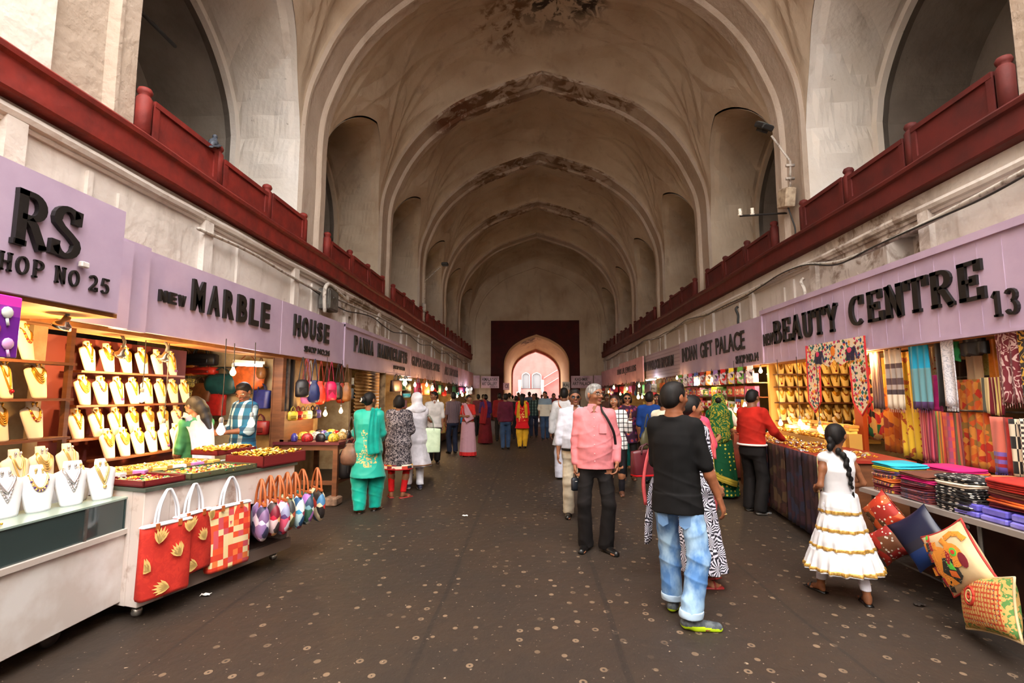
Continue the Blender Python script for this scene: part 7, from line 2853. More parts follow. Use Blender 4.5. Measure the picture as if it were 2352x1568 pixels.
# ---- black T-shirt man, nearest
P = Person((1.05, 3.80, 0), -32, 1.68, 'man seen from behind in black T-shirt, pale blue jeans and lime-soled trainers', skin=(150, 92, 62), vox=.0062, hy=-34, hp=0,
           ra=((.26, .0, -1), (.30, .22, -1)), la=((.10, .25, -1), (-.25, .9, -.6)), rf=(.10, -.10, -62), lf=(-.10, .14, 10), curl=(.45, .5), build=.9, belly=.02)
P.body()
P.hair('short')
P.top(cm('black_tee', (16, 15, 16)), 'tshirt', hem=.765, sleeve=.5, loose=.024, sl_loose=.016, wr=.004)
JE = mat('stonewashed_denim', (78, 124, 182), .85, nz=((7, 7, 4), (160, 194, 222), .40, .60), bump=(60, .2, .003))
j = P.legs(JE, 'jeans', hem=.10, loose=.015, rk=.080, rh=.076, wr=.006, cut=.80)
F = Fld()
for nm in ('r', 'l'):
    J = P.J[nm]
    e = J['kn'] + (J['an'] - J['kn']) * .9
    F.cone(e, J['an'] + (0, 0, .015), .082, .081, .004)
F.cutz(.085)
F.cutz(.135, above=True)
P.emit(F, 'turn_up', mat('denim_inside', (170, 192, 214), .85), parent=j, wr=.002)
for q in (-1, 1):
    b = MB()
    b.add([tuple(np.array(p) * P.S) for p in ((q * .04, -.103, .78), (q * .12, -.092, .78), (q * .115, -.086, .69), (q * .078, -.090, .665), (q * .04, -.092, .69))], [(0, 1, 2, 3, 4)])
    b.build('pocket', mat('denim_pocket', (104, 142, 188), .85), j, solid=.012)
P.shoes(mat('trainer_grey', (58, 64, 70), .7, nz=(30, (90, 96, 100))), mat('lime_sole', (196, 230, 30), .5), 'trainer', L=.215)
# ring
b = MB()
J = P.J['r']
c = (J['wr'] + J['hd'] * .115) * P.S
b.tube([tuple(c + .011 * np.array([math.cos(a), math.sin(a), .2 * math.sin(a)])) for a in np.linspace(0, 2 * PI, 11)], .002, 5)
b.build('ring', GOLD2, P.o)

# ---- pink shirt man
P = Person((.66, 5.44, 0), 172, 1.70, 'grey-haired man in pink long-sleeved shirt and black trousers', skin=(150, 98, 70), vox=.0062, hy=42, hp=0,
           ra=((.14, -.04, -1), (.04, .12, -1)), la=((.24, -.2, -1), (.0, .5, -.95)), rf=(.11, .02, -14), lf=(-.10, .06, 34), curl=(1.3, .7), belly=.04, build=1.0)
P.body()
P.hair('short', HAIRG)
sh = P.top(cm('pink_linen', (222, 132, 138)), 'shirt', hem=.83, sleeve=.94, loose=.018, sl_loose=.018, wr=.004, collar=True, tilt=(.0, 0))
b = MB()
S = P.S
for z in (1.36, 1.27, 1.18, 1.09, 1.0, .92):
    yy = float(np.interp(z, [.83, .95, 1.05, 1.15, 1.26, 1.40], [.145, .165, .19, .165, .147, .118]))
    b.ball((0, (yy + .004) * S, z * S), .006, 8, sy=.5)
b.build('buttons', mat('pink_button', (236, 190, 190), .4), sh, kind='stuff')
for q in (-1, 1):
    b = MB()
    b.add([tuple(np.array(p) * S) for p in ((q * .008, .100, 1.432), (q * .052, .083, 1.395), (q * .072, .058, 1.45), (q * .060, .0, 1.50), (q * .03, .072, 1.478))], [(0, 1, 2, 4), (2, 3, 4)])
    b.build('collar', cm('pink_linen', (222, 132, 138)), sh, solid=.006)
b = MB()
b.add([tuple(np.array(p) * S) for p in ((-.05, .142, 1.30), (-.125, .115, 1.30), (-.125, .128, 1.20), (-.05, .152, 1.20))], [(0, 1, 2, 3)])
b.build('pocket', cm('pink_linen', (222, 132, 138)), sh, solid=.006)
P.legs(cm('black_trousers', (24, 20, 20)), 'trousers', hem=.035, rk=.072, rh=.080, wr=.004, cut=.88)
P.shoes(mat('black_leather', (20, 18, 18), .3), mat('black_sole', (12, 12, 12), .6), 'shoe', L=.21)
P.glasses(False, 'spectacles')
w_ = P.wp(P.J['r']['wr'] + P.J['r']['hd'] * .10)
t = empty('camera_case', w_, .4, 'small black camera case dangling from the right hand of the pink-shirted man', 'case')
b = MB().m(0, True)
b.rings([[(.042 * s_ * math.copysign(abs(math.cos(a)) ** .6, math.cos(a)), .026 * s_ * math.copysign(abs(math.sin(a)) ** .6, math.sin(a)), z) for a in [2 * PI * i / 16 for i in range(16)]] for z, s_ in ((-.17, .7), (-.165, .95), (-.12, 1.0), (-.06, 1), (-.045, .9), (-.035, .6))])
b.build('body', mat('camera_case_black', (24, 28, 36), .5), t)
b = MB()
b.tube(catmull3([(-.02, 0, -.04), (-.012, 0, .0), (0, 0, .018), (.012, 0, .0), (.02, 0, -.04)], 4), .004, 5)
b.build('strap', M_CABLE, t)
b = MB()
b.box(-.012, .012, -.0275, -.026, -.075, -.069)
b.build('emblem', mat('white_enamel'), t)
# strap over his shoulder and bag at the hip
t = empty('camera_bag', P.wp((-.24, -.06, 1.0)), math.radians(172), 'black shoulder bag behind the left hip of the pink-shirted man', 'bag')
b = MB()
b.box(-.05, .08, -.10, .06, -.16, .04, bev=.02)
b.build('body', mat('black_nylon', (20, 20, 22), .6), t)
b = MB()
M0 = t.location
def rel(p):
    v = P.wp(p) - M0
    return Matrix.Rotation(-math.radians(172), 3, 'Z') @ v
b.tube(catmull3([rel(p) for p in ((-.22, -.02, 1.03), (-.20, .09, 1.2), (-.14, .128, 1.34), (-.085, .10, 1.43), (-.07, .0, 1.485), (-.10, -.09, 1.42), (-.2, -.13, 1.2), (-.23, -.08, 1.03))], 5), .014, 6, flat=.4)
b.build('strap', mat('black_nylon'), t)

# ---- white shirt and sunglasses, just behind
P = Person((.56, 6.7, 0), 176, 1.66, 'man in white shirt and sunglasses walking behind the pink-shirted man', skin=(132, 84, 58), vox=.0085, hy=6, ra=((.18, .12, -1), (.08, .16, -1)), la=((.14, -.1, -1), (.05, .25, -1)), rf=(.1, -.12, -6), lf=(-.1, .16, 8), belly=.05, curl=(.6, .5))
P.body()
P.hair('short')
P.top(cm('white_shirt', (196, 198, 212)), hem=.90, sleeve=.74, loose=.022, collar=True)
P.legs(cm('cream_trousers', (206, 194, 172)), hem=.05, rk=.078, rh=.075, top=1.06)
P.shoes(mat('black_leather'), None)
P.glasses(True)
F = Fld()
F.prof([(.90, 0, .015, .192, .175), (.935, 0, .018, .192, .18)], .002)
P.emit(F, 'belt', mat('black_leather'))

# ---- white kurta man walking away
P = Person((.62, 9.9, 0), -4, 1.72, 'man in long white kurta walking away, cane-brown strap on his back', skin=SK3, vox=.011, la=((.25, -.05, -1), (.1, .1, -1)), rf=(.1, .12, -5), lf=(-.1, -.1, 5))
P.body()
P.hair('short')
P.top(cm('white_kurta', (200, 200, 204)), 'kurta', hem=.62, sleeve=.98, loose=.03, flare=.05)
P.legs(cm('white_pyjama', (190, 190, 204)), 'pyjama', hem=.03, rk=.1, rh=.09)
P.shoes(mat('black_leather'), None)
P.cloth([(-.10, .10, 1.30), (-.11, .02, 1.48), (-.10, -.10, 1.38), (.06, -.15, 1.15), (.18, -.12, .95)], .035, STRAP, 'strap', amp=0)

# ---- woman pair facing us
P = Person((1.34, 8.3, 0), 168, 1.58, 'woman in black and white windowpane-checked top raising one hand', True, SK1, .009, hy=-10, ra=((.2, .1, -1), (0, .3, -1)), la=((.35, .1, -1), (.15, .55, .9), (.1, .2, 1)), curl=(.4, .1))
P.body()
P.hair('bob', mat('brown_hair', (48, 26, 20), .45))
P.top(cm('checks', (230, 230, 230), lambda nt, v: mix(nt, mth(nt, 'MAXIMUM', mth(nt, 'LESS_THAN', mth(nt, 'FRACT', mth(nt, 'MULTIPLY', sep(nt, v)[0], 14)), .16), mth(nt, 'LESS_THAN', mth(nt, 'FRACT', mth(nt, 'MULTIPLY', sep(nt, v)[2], 14)), .16)), (*lin((226, 224, 224)), 1), (*lin((24, 22, 26)), 1))), hem=.78, sleeve=.8, loose=.03)
P.legs(cm('dark_leggings', (30, 28, 34)), rk=.06, rh=.05)
P.shoes(mat('brown_leather', (90, 56, 40), .5), None)
b = MB()
J = P.J['l']
c = (J['wr'] - J['f'] * .02) * P.S
b.tube([tuple(c + .032 * np.array([math.cos(a), math.sin(a), 0])) for a in np.linspace(0, 2 * PI, 13)], .007, 5)
b.build('bangle', SILV, P.o)
P = Person((1.82, 9.8, 0), 176, 1.62, 'woman in dark sunglasses and plum paisley top with black trousers', True, SK1, .010, la=((.2, .1, -1), (.05, .2, -1)))
P.body()
P.hair('bob')
P.glasses(True)
P.top(cm('paisley', (60, 30, 50), lambda nt, v: mix(nt, mth(nt, 'LESS_THAN', vor(nt, v, 11, .7), .3), mix(nt, mth(nt, 'LESS_THAN', vor(nt, v, 11, .7), .42), (*lin((52, 28, 44)), 1), (*lin((96, 40, 96)), 1)), mix(nt, mth(nt, 'LESS_THAN', vor(nt, v, 11, .7), .12), (*lin((150, 60, 40)), 1), (*lin((206, 130, 70)), 1)))), 'tunic', hem=.72, sleeve=.4, loose=.04, flare=.02, sl_loose=.03)
P.legs(cm('black_trousers', (24, 20, 20)), rk=.07, rh=.06)
P.shoes(mat('brown_leather', (90, 56, 40), .5), None)
P = Person((2.02, 11.3, 0), 172, 1.55, 'young woman in teal, her face between the two women in front', True, SK2, .013)
P.body()
P.hair('long')
P.top(cm('teal_dark', (20, 96, 96)), 'kurta', hem=.5, sleeve=.6, flare=.04)
P.legs(cm('teal_dark', (20, 96, 96)))

# ---- patterned-dress lady hidden behind the black T-shirt man
P = Person((1.40, 4.52, 0), -78, 1.58, 'lady in black and white fan-print dress with coral scarf, half hidden behind the black T-shirt', True, SK1, .0075, hy=-10, ra=((.1, .1, -1), (-.1, .5, -.9)), la=((.1, .1, -1), (.0, .3, -.9)), rf=(.1, -.02, -12), lf=(-.09, .1, 6), build=1.12, belly=.03)
P.body()
P.hair('bun')


def fanpat(nt, v):
    vo = nt.nodes.new('ShaderNodeTexVoronoi')
    vo.inputs['Scale'].default_value = 11
    vo.inputs['Randomness'].default_value = .75
    nt.links.new(v, vo.inputs['Vector'])
    sb = nt.nodes.new('ShaderNodeVectorMath')
    sb.operation = 'SUBTRACT'
    nt.links.new(v, sb.inputs[0])
    sc_ = nt.nodes.new('ShaderNodeVectorMath')
    sc_.operation = 'SCALE'
    sc_.inputs['Scale'].default_value = 1.
    nt.links.new(vo.outputs['Position'], sc_.inputs[0])
    nt.links.new(sc_.outputs[0], sb.inputs[1])
    q = sep(nt, sb.outputs[0])
    an = mth(nt, 'ARCTAN2', mth(nt, 'ADD', q[0], q[1]), q[2])
    s_ = mth(nt, 'SINE', mth(nt, 'MULTIPLY', an, 14))
    return mix(nt, mth(nt, 'GREATER_THAN', s_, 0), (*lin((214, 212, 226)), 1), (*lin((40, 38, 48)), 1))


FAN = cm('fan_print', (200, 200, 210), fanpat)
P.top(FAN, 'dress', hem=.16, sleeve=.5, loose=.03, flare=.12, pleat=(7, .08, 1), sl_loose=.03)
P.cloth([(.16, .10, 1.15), (.12, .13, 1.3), (.06, .07, 1.45), (0, -.05, 1.50), (-.09, .07, 1.44), (-.13, .12, 1.3), (-.18, .05, 1.05)], .14, cm('coral', (226, 96, 100)), amp=.015)
P.cloth([(-.2, -.06, 1.1), (-.22, -.10, .9), (-.21, -.16, .7)], .16, cm('coral', (226, 96, 100)), 'dupatta_end', amp=.02)


def loc_of(P, px, py, Y):
    v = gy(px, py, Y) - P.o.location
    return tuple((Matrix.Rotation(-P.o.rotation_euler[2], 3, 'Z') @ v) / P.S)


P.cloth([loc_of(P, 1520, 1040, 4.62), loc_of(P, 1500, 1110, 4.66), loc_of(P, 1492, 1180, 4.68), loc_of(P, 1488, 1244, 4.68)], [.12, .16, .19, .21], FAN, 'dress_tail', amp=.018)
P.cloth([loc_of(P, 1500, 1000, 4.60), loc_of(P, 1484, 1060, 4.58), loc_of(P, 1478, 1110, 4.57), loc_of(P, 1482, 1158, 4.57)], [.05, .08, .09, .06], cm('coral', (226, 96, 100)), 'dupatta_tail', amp=.014)
P.sandals(mat('red_sandal', (150, 40, 40), .5))
t = handbag((1.02, 4.62, 1.16), .3, 'maroon and red handbag held between the pink-shirted man and the black T-shirt', (92, 20, 30), 'tote', .30, .22, .12, pm=mat('maroon_red_bag', rough=.4, pat=p_bands([(-.5, (214, 24, 34)), (-.27, (214, 24, 34)), (-.265, (86, 20, 30)), (0, (86, 20, 30))], 2)), hh=.06)
b = MB().m(0, True)
F = Fld()
# pink lady further on
P = Person((1.86, 5.9, 0), -60, 1.58, 'woman in bright pink kameez counting coins, long dark braid', True, SK1, .009, hy=-15, ra=((.15, .3, -1), (-.35, .9, .25)), la=((.15, .3, -1), (-.3, .9, .2)), curl=(.9, .9))
P.body()
P.hair('long')
P.top(cm('hot_pink', (226, 80, 110)), 'kameez', hem=.5, sleeve=.55, flare=.07, loose=.03)
P.legs(cm('coral', (226, 96, 100)), 'salwar', rk=.11, rh=.08)
P.sandals(mat('red_sandal'))

# ---- green sari
P = Person((2.97, 8.2, 0), -20, 1.60, 'woman in green sari with gold dots, its end drawn over her head, seen from behind', True, SK2, .009, ra=((.14, .15, -1), (.05, .5, -.9)), la=((.14, .2, -1), (-.1, .9, -.3)), build=1.08)
P.body()
P.hair('bun')
GS = cm('green_sari', (20, 84, 48), p_dots((18, 74, 44), (190, 176, 60), 16, .26, .2))
GP = cm('green_gold_pallu', (120, 124, 40), p_swirl((30, 84, 44), (150, 138, 40), 6))
P.skirt(GS, 'sari', .04, 1.05, .27, (10, .07, 0))
P.top(cm('green_blouse', (22, 92, 50)), 'blouse', hem=.98, sleeve=.38)
F = Fld()
F.ell(P.hd((0, -.02, 1.62)), np.array((.092, .110, .100)) * 1.03, P.HR, .02)
F.cone(P.hd((0, -.06, 1.60)), (0, -.075, 1.40), .09, .12, .04, (1.1, .8))
F.cone((0, -.08, 1.40), (.0, -.10, 1.02), .15, .155, .05, (1.1, .55))
F.ell(P.hd((0, .1, 1.57)), (.07, .09, .085), P.HR, .01, sub=True)
P.emit(F, 'pallu', GP, wr=.006)
P.cloth([(-.1, -.17, .9), (-.14, -.2, .62), (-.1, -.24, .40), (.12, -.26, .30), (.24, -.1, .24)], .10, cm('gold_border', (196, 170, 60)), 'sari_border', amp=.006)
P.sandals(mat('black_leather'))

# ---- red shirt man at the counter
P = Person((3.02, 7.15, 0), -58, 1.66, 'man in rust-red shirt and black trousers leaning over the right jewellery counter', skin=SK2, vox=.009, hp=-14, hy=0, lean=(.0, .05), ra=((.35, .35, -1), (-.1, .95, -.5)), la=((.35, .35, -1), (-.1, .95, -.5)), rf=(.12, -.05, -10), lf=(-.12, .05, 10), build=1.03)
P.body()
P.hair('short')
P.top(cm('rust_red', (176, 34, 22)), hem=.92, sleeve=.96, loose=.028, sl_loose=.022, wr=.005)
P.legs(cm('black_trousers', (24, 20, 20)), rk=.085, rh=.08, top=1.04)
F = Fld()
F.prof([(.925, .0, .005, .214, .162), (.955, .0, .007, .214, .162)], .002)
P.emit(F, 'belt', mat('red_white_belt', rough=.5, pat=p_bands([(.8, (190, 30, 34)), (.914 * 1.66 / 1.7 + .008, (190, 30, 34)), (.918 * 1.66 / 1.7 + .012, (226, 220, 214)), (1.2, (226, 220, 214))], 2)))
P.shoes(mat('black_leather'), mat('grey_sole', (150, 150, 150), .6))
# ---- white tee with stripe, at the counter behind
P = Person((3.22, 8.95, 0), -60, 1.60, 'man in white T-shirt with black sleeve stripes bent over the counter beyond the green sari', skin=SK1, vox=.011, hp=-25, lean=(0, .10), ra=((.1, .6, -.8), (-.1, 1, -.3)), la=((.1, .6, -.8), (-.1, 1, -.3)))
P.body()
P.hair('short')
P.top(cm('white_tee', (210, 206, 204)), 'tshirt', hem=.88, sleeve=.44, loose=.03)
P.legs(cm('dark_jeans', (34, 40, 60)), rk=.08, rh=.07)
P.shoes(mat('black_leather'), None)
# ---- group at px 1490-1545
for (px, Y, H, fc, c, c2, lab, hk, fem) in ((1527, 7.4, 1.60, -50, (226, 218, 196), (60, 50, 50), 'man in cream shirt with his back turned, left of the black T-shirt man', 'short', False),
                                            (1493, 9.4, 1.64, -20, (24, 60, 130), (30, 30, 40), 'man in royal blue shirt looking into the stalls, behind the cream shirt', 'short', False),
                                            (1560, 9.6, 1.62, -70, (150, 60, 40), (50, 40, 40), 'person in brick shirt mostly hidden by the black T-shirt man', 'short', False)):
    x = gy(px, 950, Y).x
    P = Person((x, Y, 0), fc, H, lab, fem, SK2, .011, hy=-10, ra=((.2, .3, -1), (-.1, .8, -.4)))
    P.body()
    P.hair(hk)
    P.top(cm('s%d_%d' % (px, c[0]), c), hem=.84, sleeve=.5, loose=.028)
    P.legs(cm('t%d' % px, c2), rk=.08, rh=.07)
    P.shoes(mat('black_leather'), None)
handbag((gy(1487, 940, 7.9).x, 7.9, 1.30), .5, 'olive cloth bag carried beside the man in royal blue', (96, 90, 60), 'pouch', .3, .34, .14, hh=.2)

# ---- girl in white
P = Person((2.46, 4.24, 0), 8, 1.34, 'girl in white tiered dress with gold bands and a long black braid, seen from behind', True, (140, 88, 58), .0062, hy=-62, hp=2, child=True,
           ra=((.42, -.1, -1), (-.35, .9, -.35)), la=((.30, -.12, -1), (-.45, .9, -.3)), rf=(.10, -.16, -24), lf=(-.11, .20, 12, .0), curl=(.7, .7), build=1.16)
P.body()
P.hair('braid')
WD = mat('white_cotton', (222, 220, 222), .8, nz=(4, (206, 204, 208)), sheen=.2)
F = Fld()
rows = [r for r in P.torso_rows(.014) if 1.0 <= r[0] <= 1.42]
F.prof(rows + [(.98, 0, 0, .150, .118)], .02)
for nm in ('r', 'l'):
    J = P.J[nm]
    F.cone(J['sh'] + (-J['sd'] * .06, 0, .02), J['sh'] + (J['sd'] * .004, 0, .0), .055, .056, .03)
dr = P.emit(F, 'dress', WD, wr=.0025)
TI = [(1.04, .83, .156, .192), (.84, .66, .180, .230), (.67, .49, .230, .285), (.50, .29, .285, .355)]
for k, (z1, z0, ra_, rb) in enumerate(TI):
    F = Fld()
    F.prof([(z0, 0, 0, rb, rb * .86), ((z0 + z1) / 2, 0, 0, (ra_ + rb) / 2 + .012, (ra_ + rb) / 2 * .86 + .012), (z1 - .012, 0, 0, ra_ + .014, ra_ * .86 + .014), (z1, 0, 0, ra_ - .01, ra_ * .84 - .01)], .01, (13 + 2 * k, .055 + .012 * k, k * 1.1))
    ti = P.emit(F, 'tier', WD, wr=.003, parent=dr)
    G_ = Fld()
    G_.prof([(z0 + .012, 0, 0, rb + .004, rb * .86 + .004), (z0 + .046, 0, 0, rb, rb * .86), (z1, 0, 0, ra_ + .018, ra_ * .86 + .018)], .01, (13 + 2 * k, .055 + .012 * k, k * 1.1))
    G_.cutz(z0 + .046, above=True)
    P.emit(G_, 'gold_band', mat('gold_ribbon', (176, 130, 52), .45, metal=.4, nz=(60, (206, 166, 90))), wr=.003, parent=ti)
P.legs(mat('white_leggings', (226, 224, 236), .8, bump=((5, 5, 60), .5, .006)), 'leggings', hem=.13, loose=.0, rk=.056, rh=.045, top=.95, wr=.002)
P.sandals(mat('black_leather'))
b = MB()
b.ball(tuple(P.hd((.085, 0, 1.565)) * P.S), .005, 6)
b.build('earring', GOLD, P.o)

# ---- left group: teal, grey print, white veil
P = Person((-2.28, 6.98, 0), 8, 1.62, 'woman in turquoise salwar suit with gold embroidery, hair in a bun with white crescent clip', True, SK2, .008, hy=-40, la=((.12, .2, -1), (-.1, .6, -.8)), ra=((.12, .2, -1), (-.2, .8, -.6)), rf=(.10, .10, -20), lf=(-.09, -.06, 25), build=1.06)
P.body()
P.hair('bun')
TQ = cm('turquoise_silk', (0, 160, 142), rough=.5, sheen=.2)


def tqpat(nt, v):
    s = sep(nt, v)
    m1 = mth(nt, 'MULTIPLY', mth(nt, 'LESS_THAN', mth(nt, 'ABSOLUTE', mth(nt, 'SUBTRACT', s[0], mth(nt, 'MULTIPLY', mth(nt, 'SINE', mth(nt, 'MULTIPLY', s[2], 22)), .02))), .055), mth(nt, 'LESS_THAN', s[1], 0))
    lo = mth(nt, 'MULTIPLY', mth(nt, 'LESS_THAN', mth(nt, 'ABSOLUTE', mth(nt, 'SUBTRACT', s[2], .74)), .07), mth(nt, 'MULTIPLY', mth(nt, 'LESS_THAN', mth(nt, 'ABSOLUTE', s[0]), .14), mth(nt, 'LESS_THAN', s[1], 0)))
    band = mth(nt, 'MAXIMUM', mth(nt, 'MULTIPLY', m1, mth(nt, 'MULTIPLY', mth(nt, 'LESS_THAN', s[2], 1.12), mth(nt, 'GREATER_THAN', s[2], .62))), lo)
    n_ = noise(nt, v, 22, 2, .5, 1.5)
    return mix(nt, mth(nt, 'MULTIPLY', band, mth(nt, 'GREATER_THAN', n_, .52)), (*lin((0, 160, 142)), 1), (*lin((206, 176, 110)), 1))


P.top(mat('turquoise_embroidered', rough=.55, pat=tqpat, sheen=.2), 'kameez', hem=.50, sleeve=.8, loose=.035, flare=.06, sl_loose=.03, wr=.004)
P.legs(TQ, 'salwar', hem=.05, loose=.04, rk=.125, rh=.085, wr=.006)
P.cloth([(.02, .13, 1.3), (.08, .05, 1.46), (.10, -.07, 1.45), (.10, -.15, 1.25), (.10, -.18, 1.0), (.12, -.19, .84)], [.1, .13, .16, .17, .19, .2], TQ, 'dupatta', amp=.014)
P.sandals(mat('black_leather'))
F = MB().m(0, True)
c = P.hd((0, -.172, 1.605)) * P.S
pts = [tuple(c + P.HR @ np.array([.026 * math.cos(a), 0, .026 * math.sin(a)])) for a in np.linspace(-2.2, 1.2, 12)]
F.tube(pts, [.002, .005, .007, .009, .010, .010, .010, .009, .008, .007, .005, .002], 6)
F.build('hair_clip', mat('white_enamel'), P.o)
handbag(tuple(P.wp((-.24, -.05, 1.36))), .2, 'brown gathered shoulder bag on the turquoise woman', (110, 78, 62), 'pouch', .27, .30, .15, hh=.36)

P = Person((-2.12, 7.95, 0), -4, 1.58, 'woman in dark floral kurta with patchwork hem and red leggings', True, SK2, .0085, hy=25, la=((.10, .35, -1), (-.3, .8, -.4)), ra=((.12, .35, -1), (-.3, .8, -.4)), rf=(.10, 0, -35), lf=(-.10, 0, 30), build=1.12)
P.body()
P.hair('bob')
GKM = cm('grey_floral', (70, 64, 70), lambda nt, v: mix(nt, mth(nt, 'GREATER_THAN', noise(nt, v, 34, 2, .5, 2.), .53), (*lin((40, 36, 44)), 1), (*lin((150, 140, 142)), 1)))
P.top(GKM, 'kurta', hem=.48, sleeve=.6, loose=.04, flare=.05)
F = Fld()
T = P.torso_rows(.045)[0]
F.prof([(.475, T[1], T[2], T[3] + .05, T[4] + .045), (.56, T[1], T[2], T[3] + .042, T[4] + .036)], .004)
P.emit(F, 'patchwork_hem', mat('patchwork', rough=.85, pat=lambda nt, v: mix(nt, mth(nt, 'LESS_THAN', sep(nt, v)[2], .462), ramp(nt, sep(nt, vor(nt, v, 13, .1, out='Color', metric='CHEBYCHEV'))[0], [(226, 214, 190), (30, 26, 30), (206, 150, 50), (120, 24, 40), (214, 200, 180), (190, 60, 40)]), (*lin((190, 24, 30)), 1))))
P.legs(cm('red_leggings', (200, 24, 28)), 'leggings', hem=.10, rk=.062, rh=.048)
P.sandals(mat('red_sandal'))

P = Person((-1.98, 8.6, 0), 32, 1.62, 'woman in white dress and white headscarf, her face turned to the stalls', True, SK1, .0085, hy=20, hp=-12, la=((.10, .45, -1), (-.4, .8, -.1)), ra=((.05, .35, -1), (-.4, .8, -.2)), rf=(.08, 0, -10), lf=(-.10, .12, 0), build=1.02)
P.body()
WC = cm('white_dress', (206, 202, 210))
P.top(WC, 'dress', hem=.42, sleeve=.95, loose=.035, flare=.10, pleat=(8, .05, 0))
F = Fld()
T = P.torso_rows(.04)[0]
F.prof([(.435, T[1], T[2], T[3] + .098, T[4] + .08), (.455, T[1], T[2], T[3] + .094, T[4] + .077)], .004, (8, .05, 0))
P.emit(F, 'brown_trim', mat('brown_trim', (120, 76, 40), .8))
P.legs(cm('white_leg', (224, 222, 230)), 'leggings', hem=.09, rk=.08, rh=.062, wr=.006)
F = Fld()
F.ell(P.hd((0, -.02, 1.615)), np.array((.092, .112, .104)) * 1.03, P.HR, .02)
F.cone(P.hd((0, -.02, 1.56)), (0, -.01, 1.42), .088, .12, .04)
F.ell((0, 0, 1.40), (.19, .13, .10), None, .05)
F.ell(P.hd((0, .105, 1.575)), (.058, .07, .075), P.HR, .012, sub=True)
P.emit(F, 'headscarf', cm('white_voile', (206, 204, 212)), wr=.006)
P.shoes(mat('navy_shoe', (24, 26, 50), .6), mat('white_sole', (206, 204, 206), .6), L=.2)
handbag(tuple(P.wp((.20, -.05, 1.30))), .25, 'large pale green shoulder bag of the white-veiled woman', (186, 204, 170), 'tote', .42, .40, .12, hh=.22, pm=mat('pale_green_bag', (196, 212, 180), .6, nz=(10, (180, 198, 164))))

P = Person((-2.35, 10.2, 0), 20, 1.56, 'woman in black and gold dress with a thin plait, behind the white-veiled woman', True, SK3, .011, ra=((.1, .3, -1), (-.3, .8, -.4)))
P.body()
P.hair('braid')
P.top(cm('gold_black', (80, 64, 30), p_swirl((40, 30, 26), (166, 134, 60), 6)), 'dress', hem=.2, sleeve=.5, loose=.035, flare=.1, pleat=(7, .08, 0))
P.cloth([(.15, .1, 1.2), (.1, 0, 1.46), (.08, -.14, 1.2), (.02, -.2, .8), (-.05, -.24, .55)], .2, cm('navy_gold', (30, 30, 60), p_dots((26, 28, 54), (190, 150, 60), 14, .25, .4)), amp=.02)
P.sandals(mat('black_leather'))
handbag(tuple(P.wp((.22, -.02, 1.05))), .4, 'small cream patterned bag under the arm of the plaited woman', (214, 200, 186), 'clutch', .26, .2, .08, pm=mat('cream_red_bag', rough=.6, pat=p_dots((222, 206, 190), (160, 50, 50), 18, .3, .8)), hh=.12)
P = Person((-2.35, 12.0, 0), -165, 1.66, 'man in white half-sleeved shirt and black trousers facing the bag stalls', skin=SK2, vox=.011, hy=-50, ra=((.1, .3, -1), (-.2, .9, -.3)))
P.body()
P.hair('short')
P.top(cm('white_tee', (210, 206, 204)), hem=.84, sleeve=.5, loose=.03, collar=True)
P.legs(cm('black_trousers', (24, 20, 20)), rk=.08, rh=.075)
P.shoes(mat('black_leather'), None)
# woman in lilac sari, arms folded
P = Person((-1.70, 13.3, 0), 165, 1.58, 'woman with folded arms in pale mauve sari with red border', True, SK2, .012, hy=55, ra=((.2, .15, -1), (-1, .6, .05)), la=((.2, .15, -1), (-1, .7, .0)), build=1.08)
P.body()
P.hair('bun')
LS = cm('mauve_sari', (176, 134, 146), p_bands([(0, (190, 40, 40)), (.11, (190, 40, 40)), (.115, (178, 136, 148)), (2, (178, 136, 148))], 2))
P.skirt(LS, 'sari', .02, 1.05, .25, (10, .05, 0))
P.top(cm('red_blouse', (190, 44, 36)), 'blouse', hem=.98, sleeve=.36)
P.cloth([(-.13, .15, 1.0), (-.02, .16, 1.2), (.07, .09, 1.42), (.09, -.03, 1.47), (.08, -.14, 1.3), (.06, -.17, .9), (.04, -.2, .6)], [.26, .24, .18, .16, .2, .24, .24], LS, 'pallu', amp=.016)
P.cloth([(-.03, .17, 1.0), (.06, .175, 1.2), (.12, .10, 1.40)], .05, cm('red_border', (190, 40, 40)), 'border', amp=0)
P.sandals(mat('black_leather'))
P = Person((-2.2, 13.9, 0), 30, 1.66, 'man in dark striped shirt with a black rucksack, behind the mauve sari', skin=SK3, vox=.014)
P.body()
P.hair('short')
P.top(cm('striped', (70, 50, 60), p_stripes([(60, 50, 60), (120, 100, 104)], 0, 30)), hem=.84, sleeve=.5)
P.legs(cm('dark_jeans', (34, 40, 60)))
P.shoes(mat('black_leather'), None)
# shopkeepers in the bag shop
P = Person((gy(562, 930, 6.45).x, 6.45, 0), 150, 1.76, 'bag seller in blue and white plaid shirt looking down at his hands', skin=SK3, vox=.009, hy=30, hp=-28, ra=((.1, .2, -1), (-.25, 1, -.05)), la=((.1, .2, -1), (-.25, 1, -.05)), curl=(.9, .9))
P.body()
P.hair('short')
P.top(cm('plaid', (40, 110, 150), p_plaid((30, 84, 120), (190, 214, 226), (24, 30, 50), 7)), hem=.86, sleeve=.62, loose=.028, collar=True)
P.legs(cm('black_trousers', (24, 20, 20)))
P.shoes(mat('black_leather'), None)
P = Person((gy(452, 960, 5.45).x, 5.45, 0), 60, 1.58, 'woman at the lit busts in green kameez with white shawl, her back half turned', True, SK3, .009, hy=20, hp=-25, ra=((.1, .4, -1), (-.2, .9, -.3)))
P.body()
P.hair('long')
P.top(cm('green_kameez', (60, 120, 78)), 'kameez', hem=.5, sleeve=.6, flare=.05)
P.legs(cm('white_leg', (224, 222, 230)), 'salwar', rk=.1)
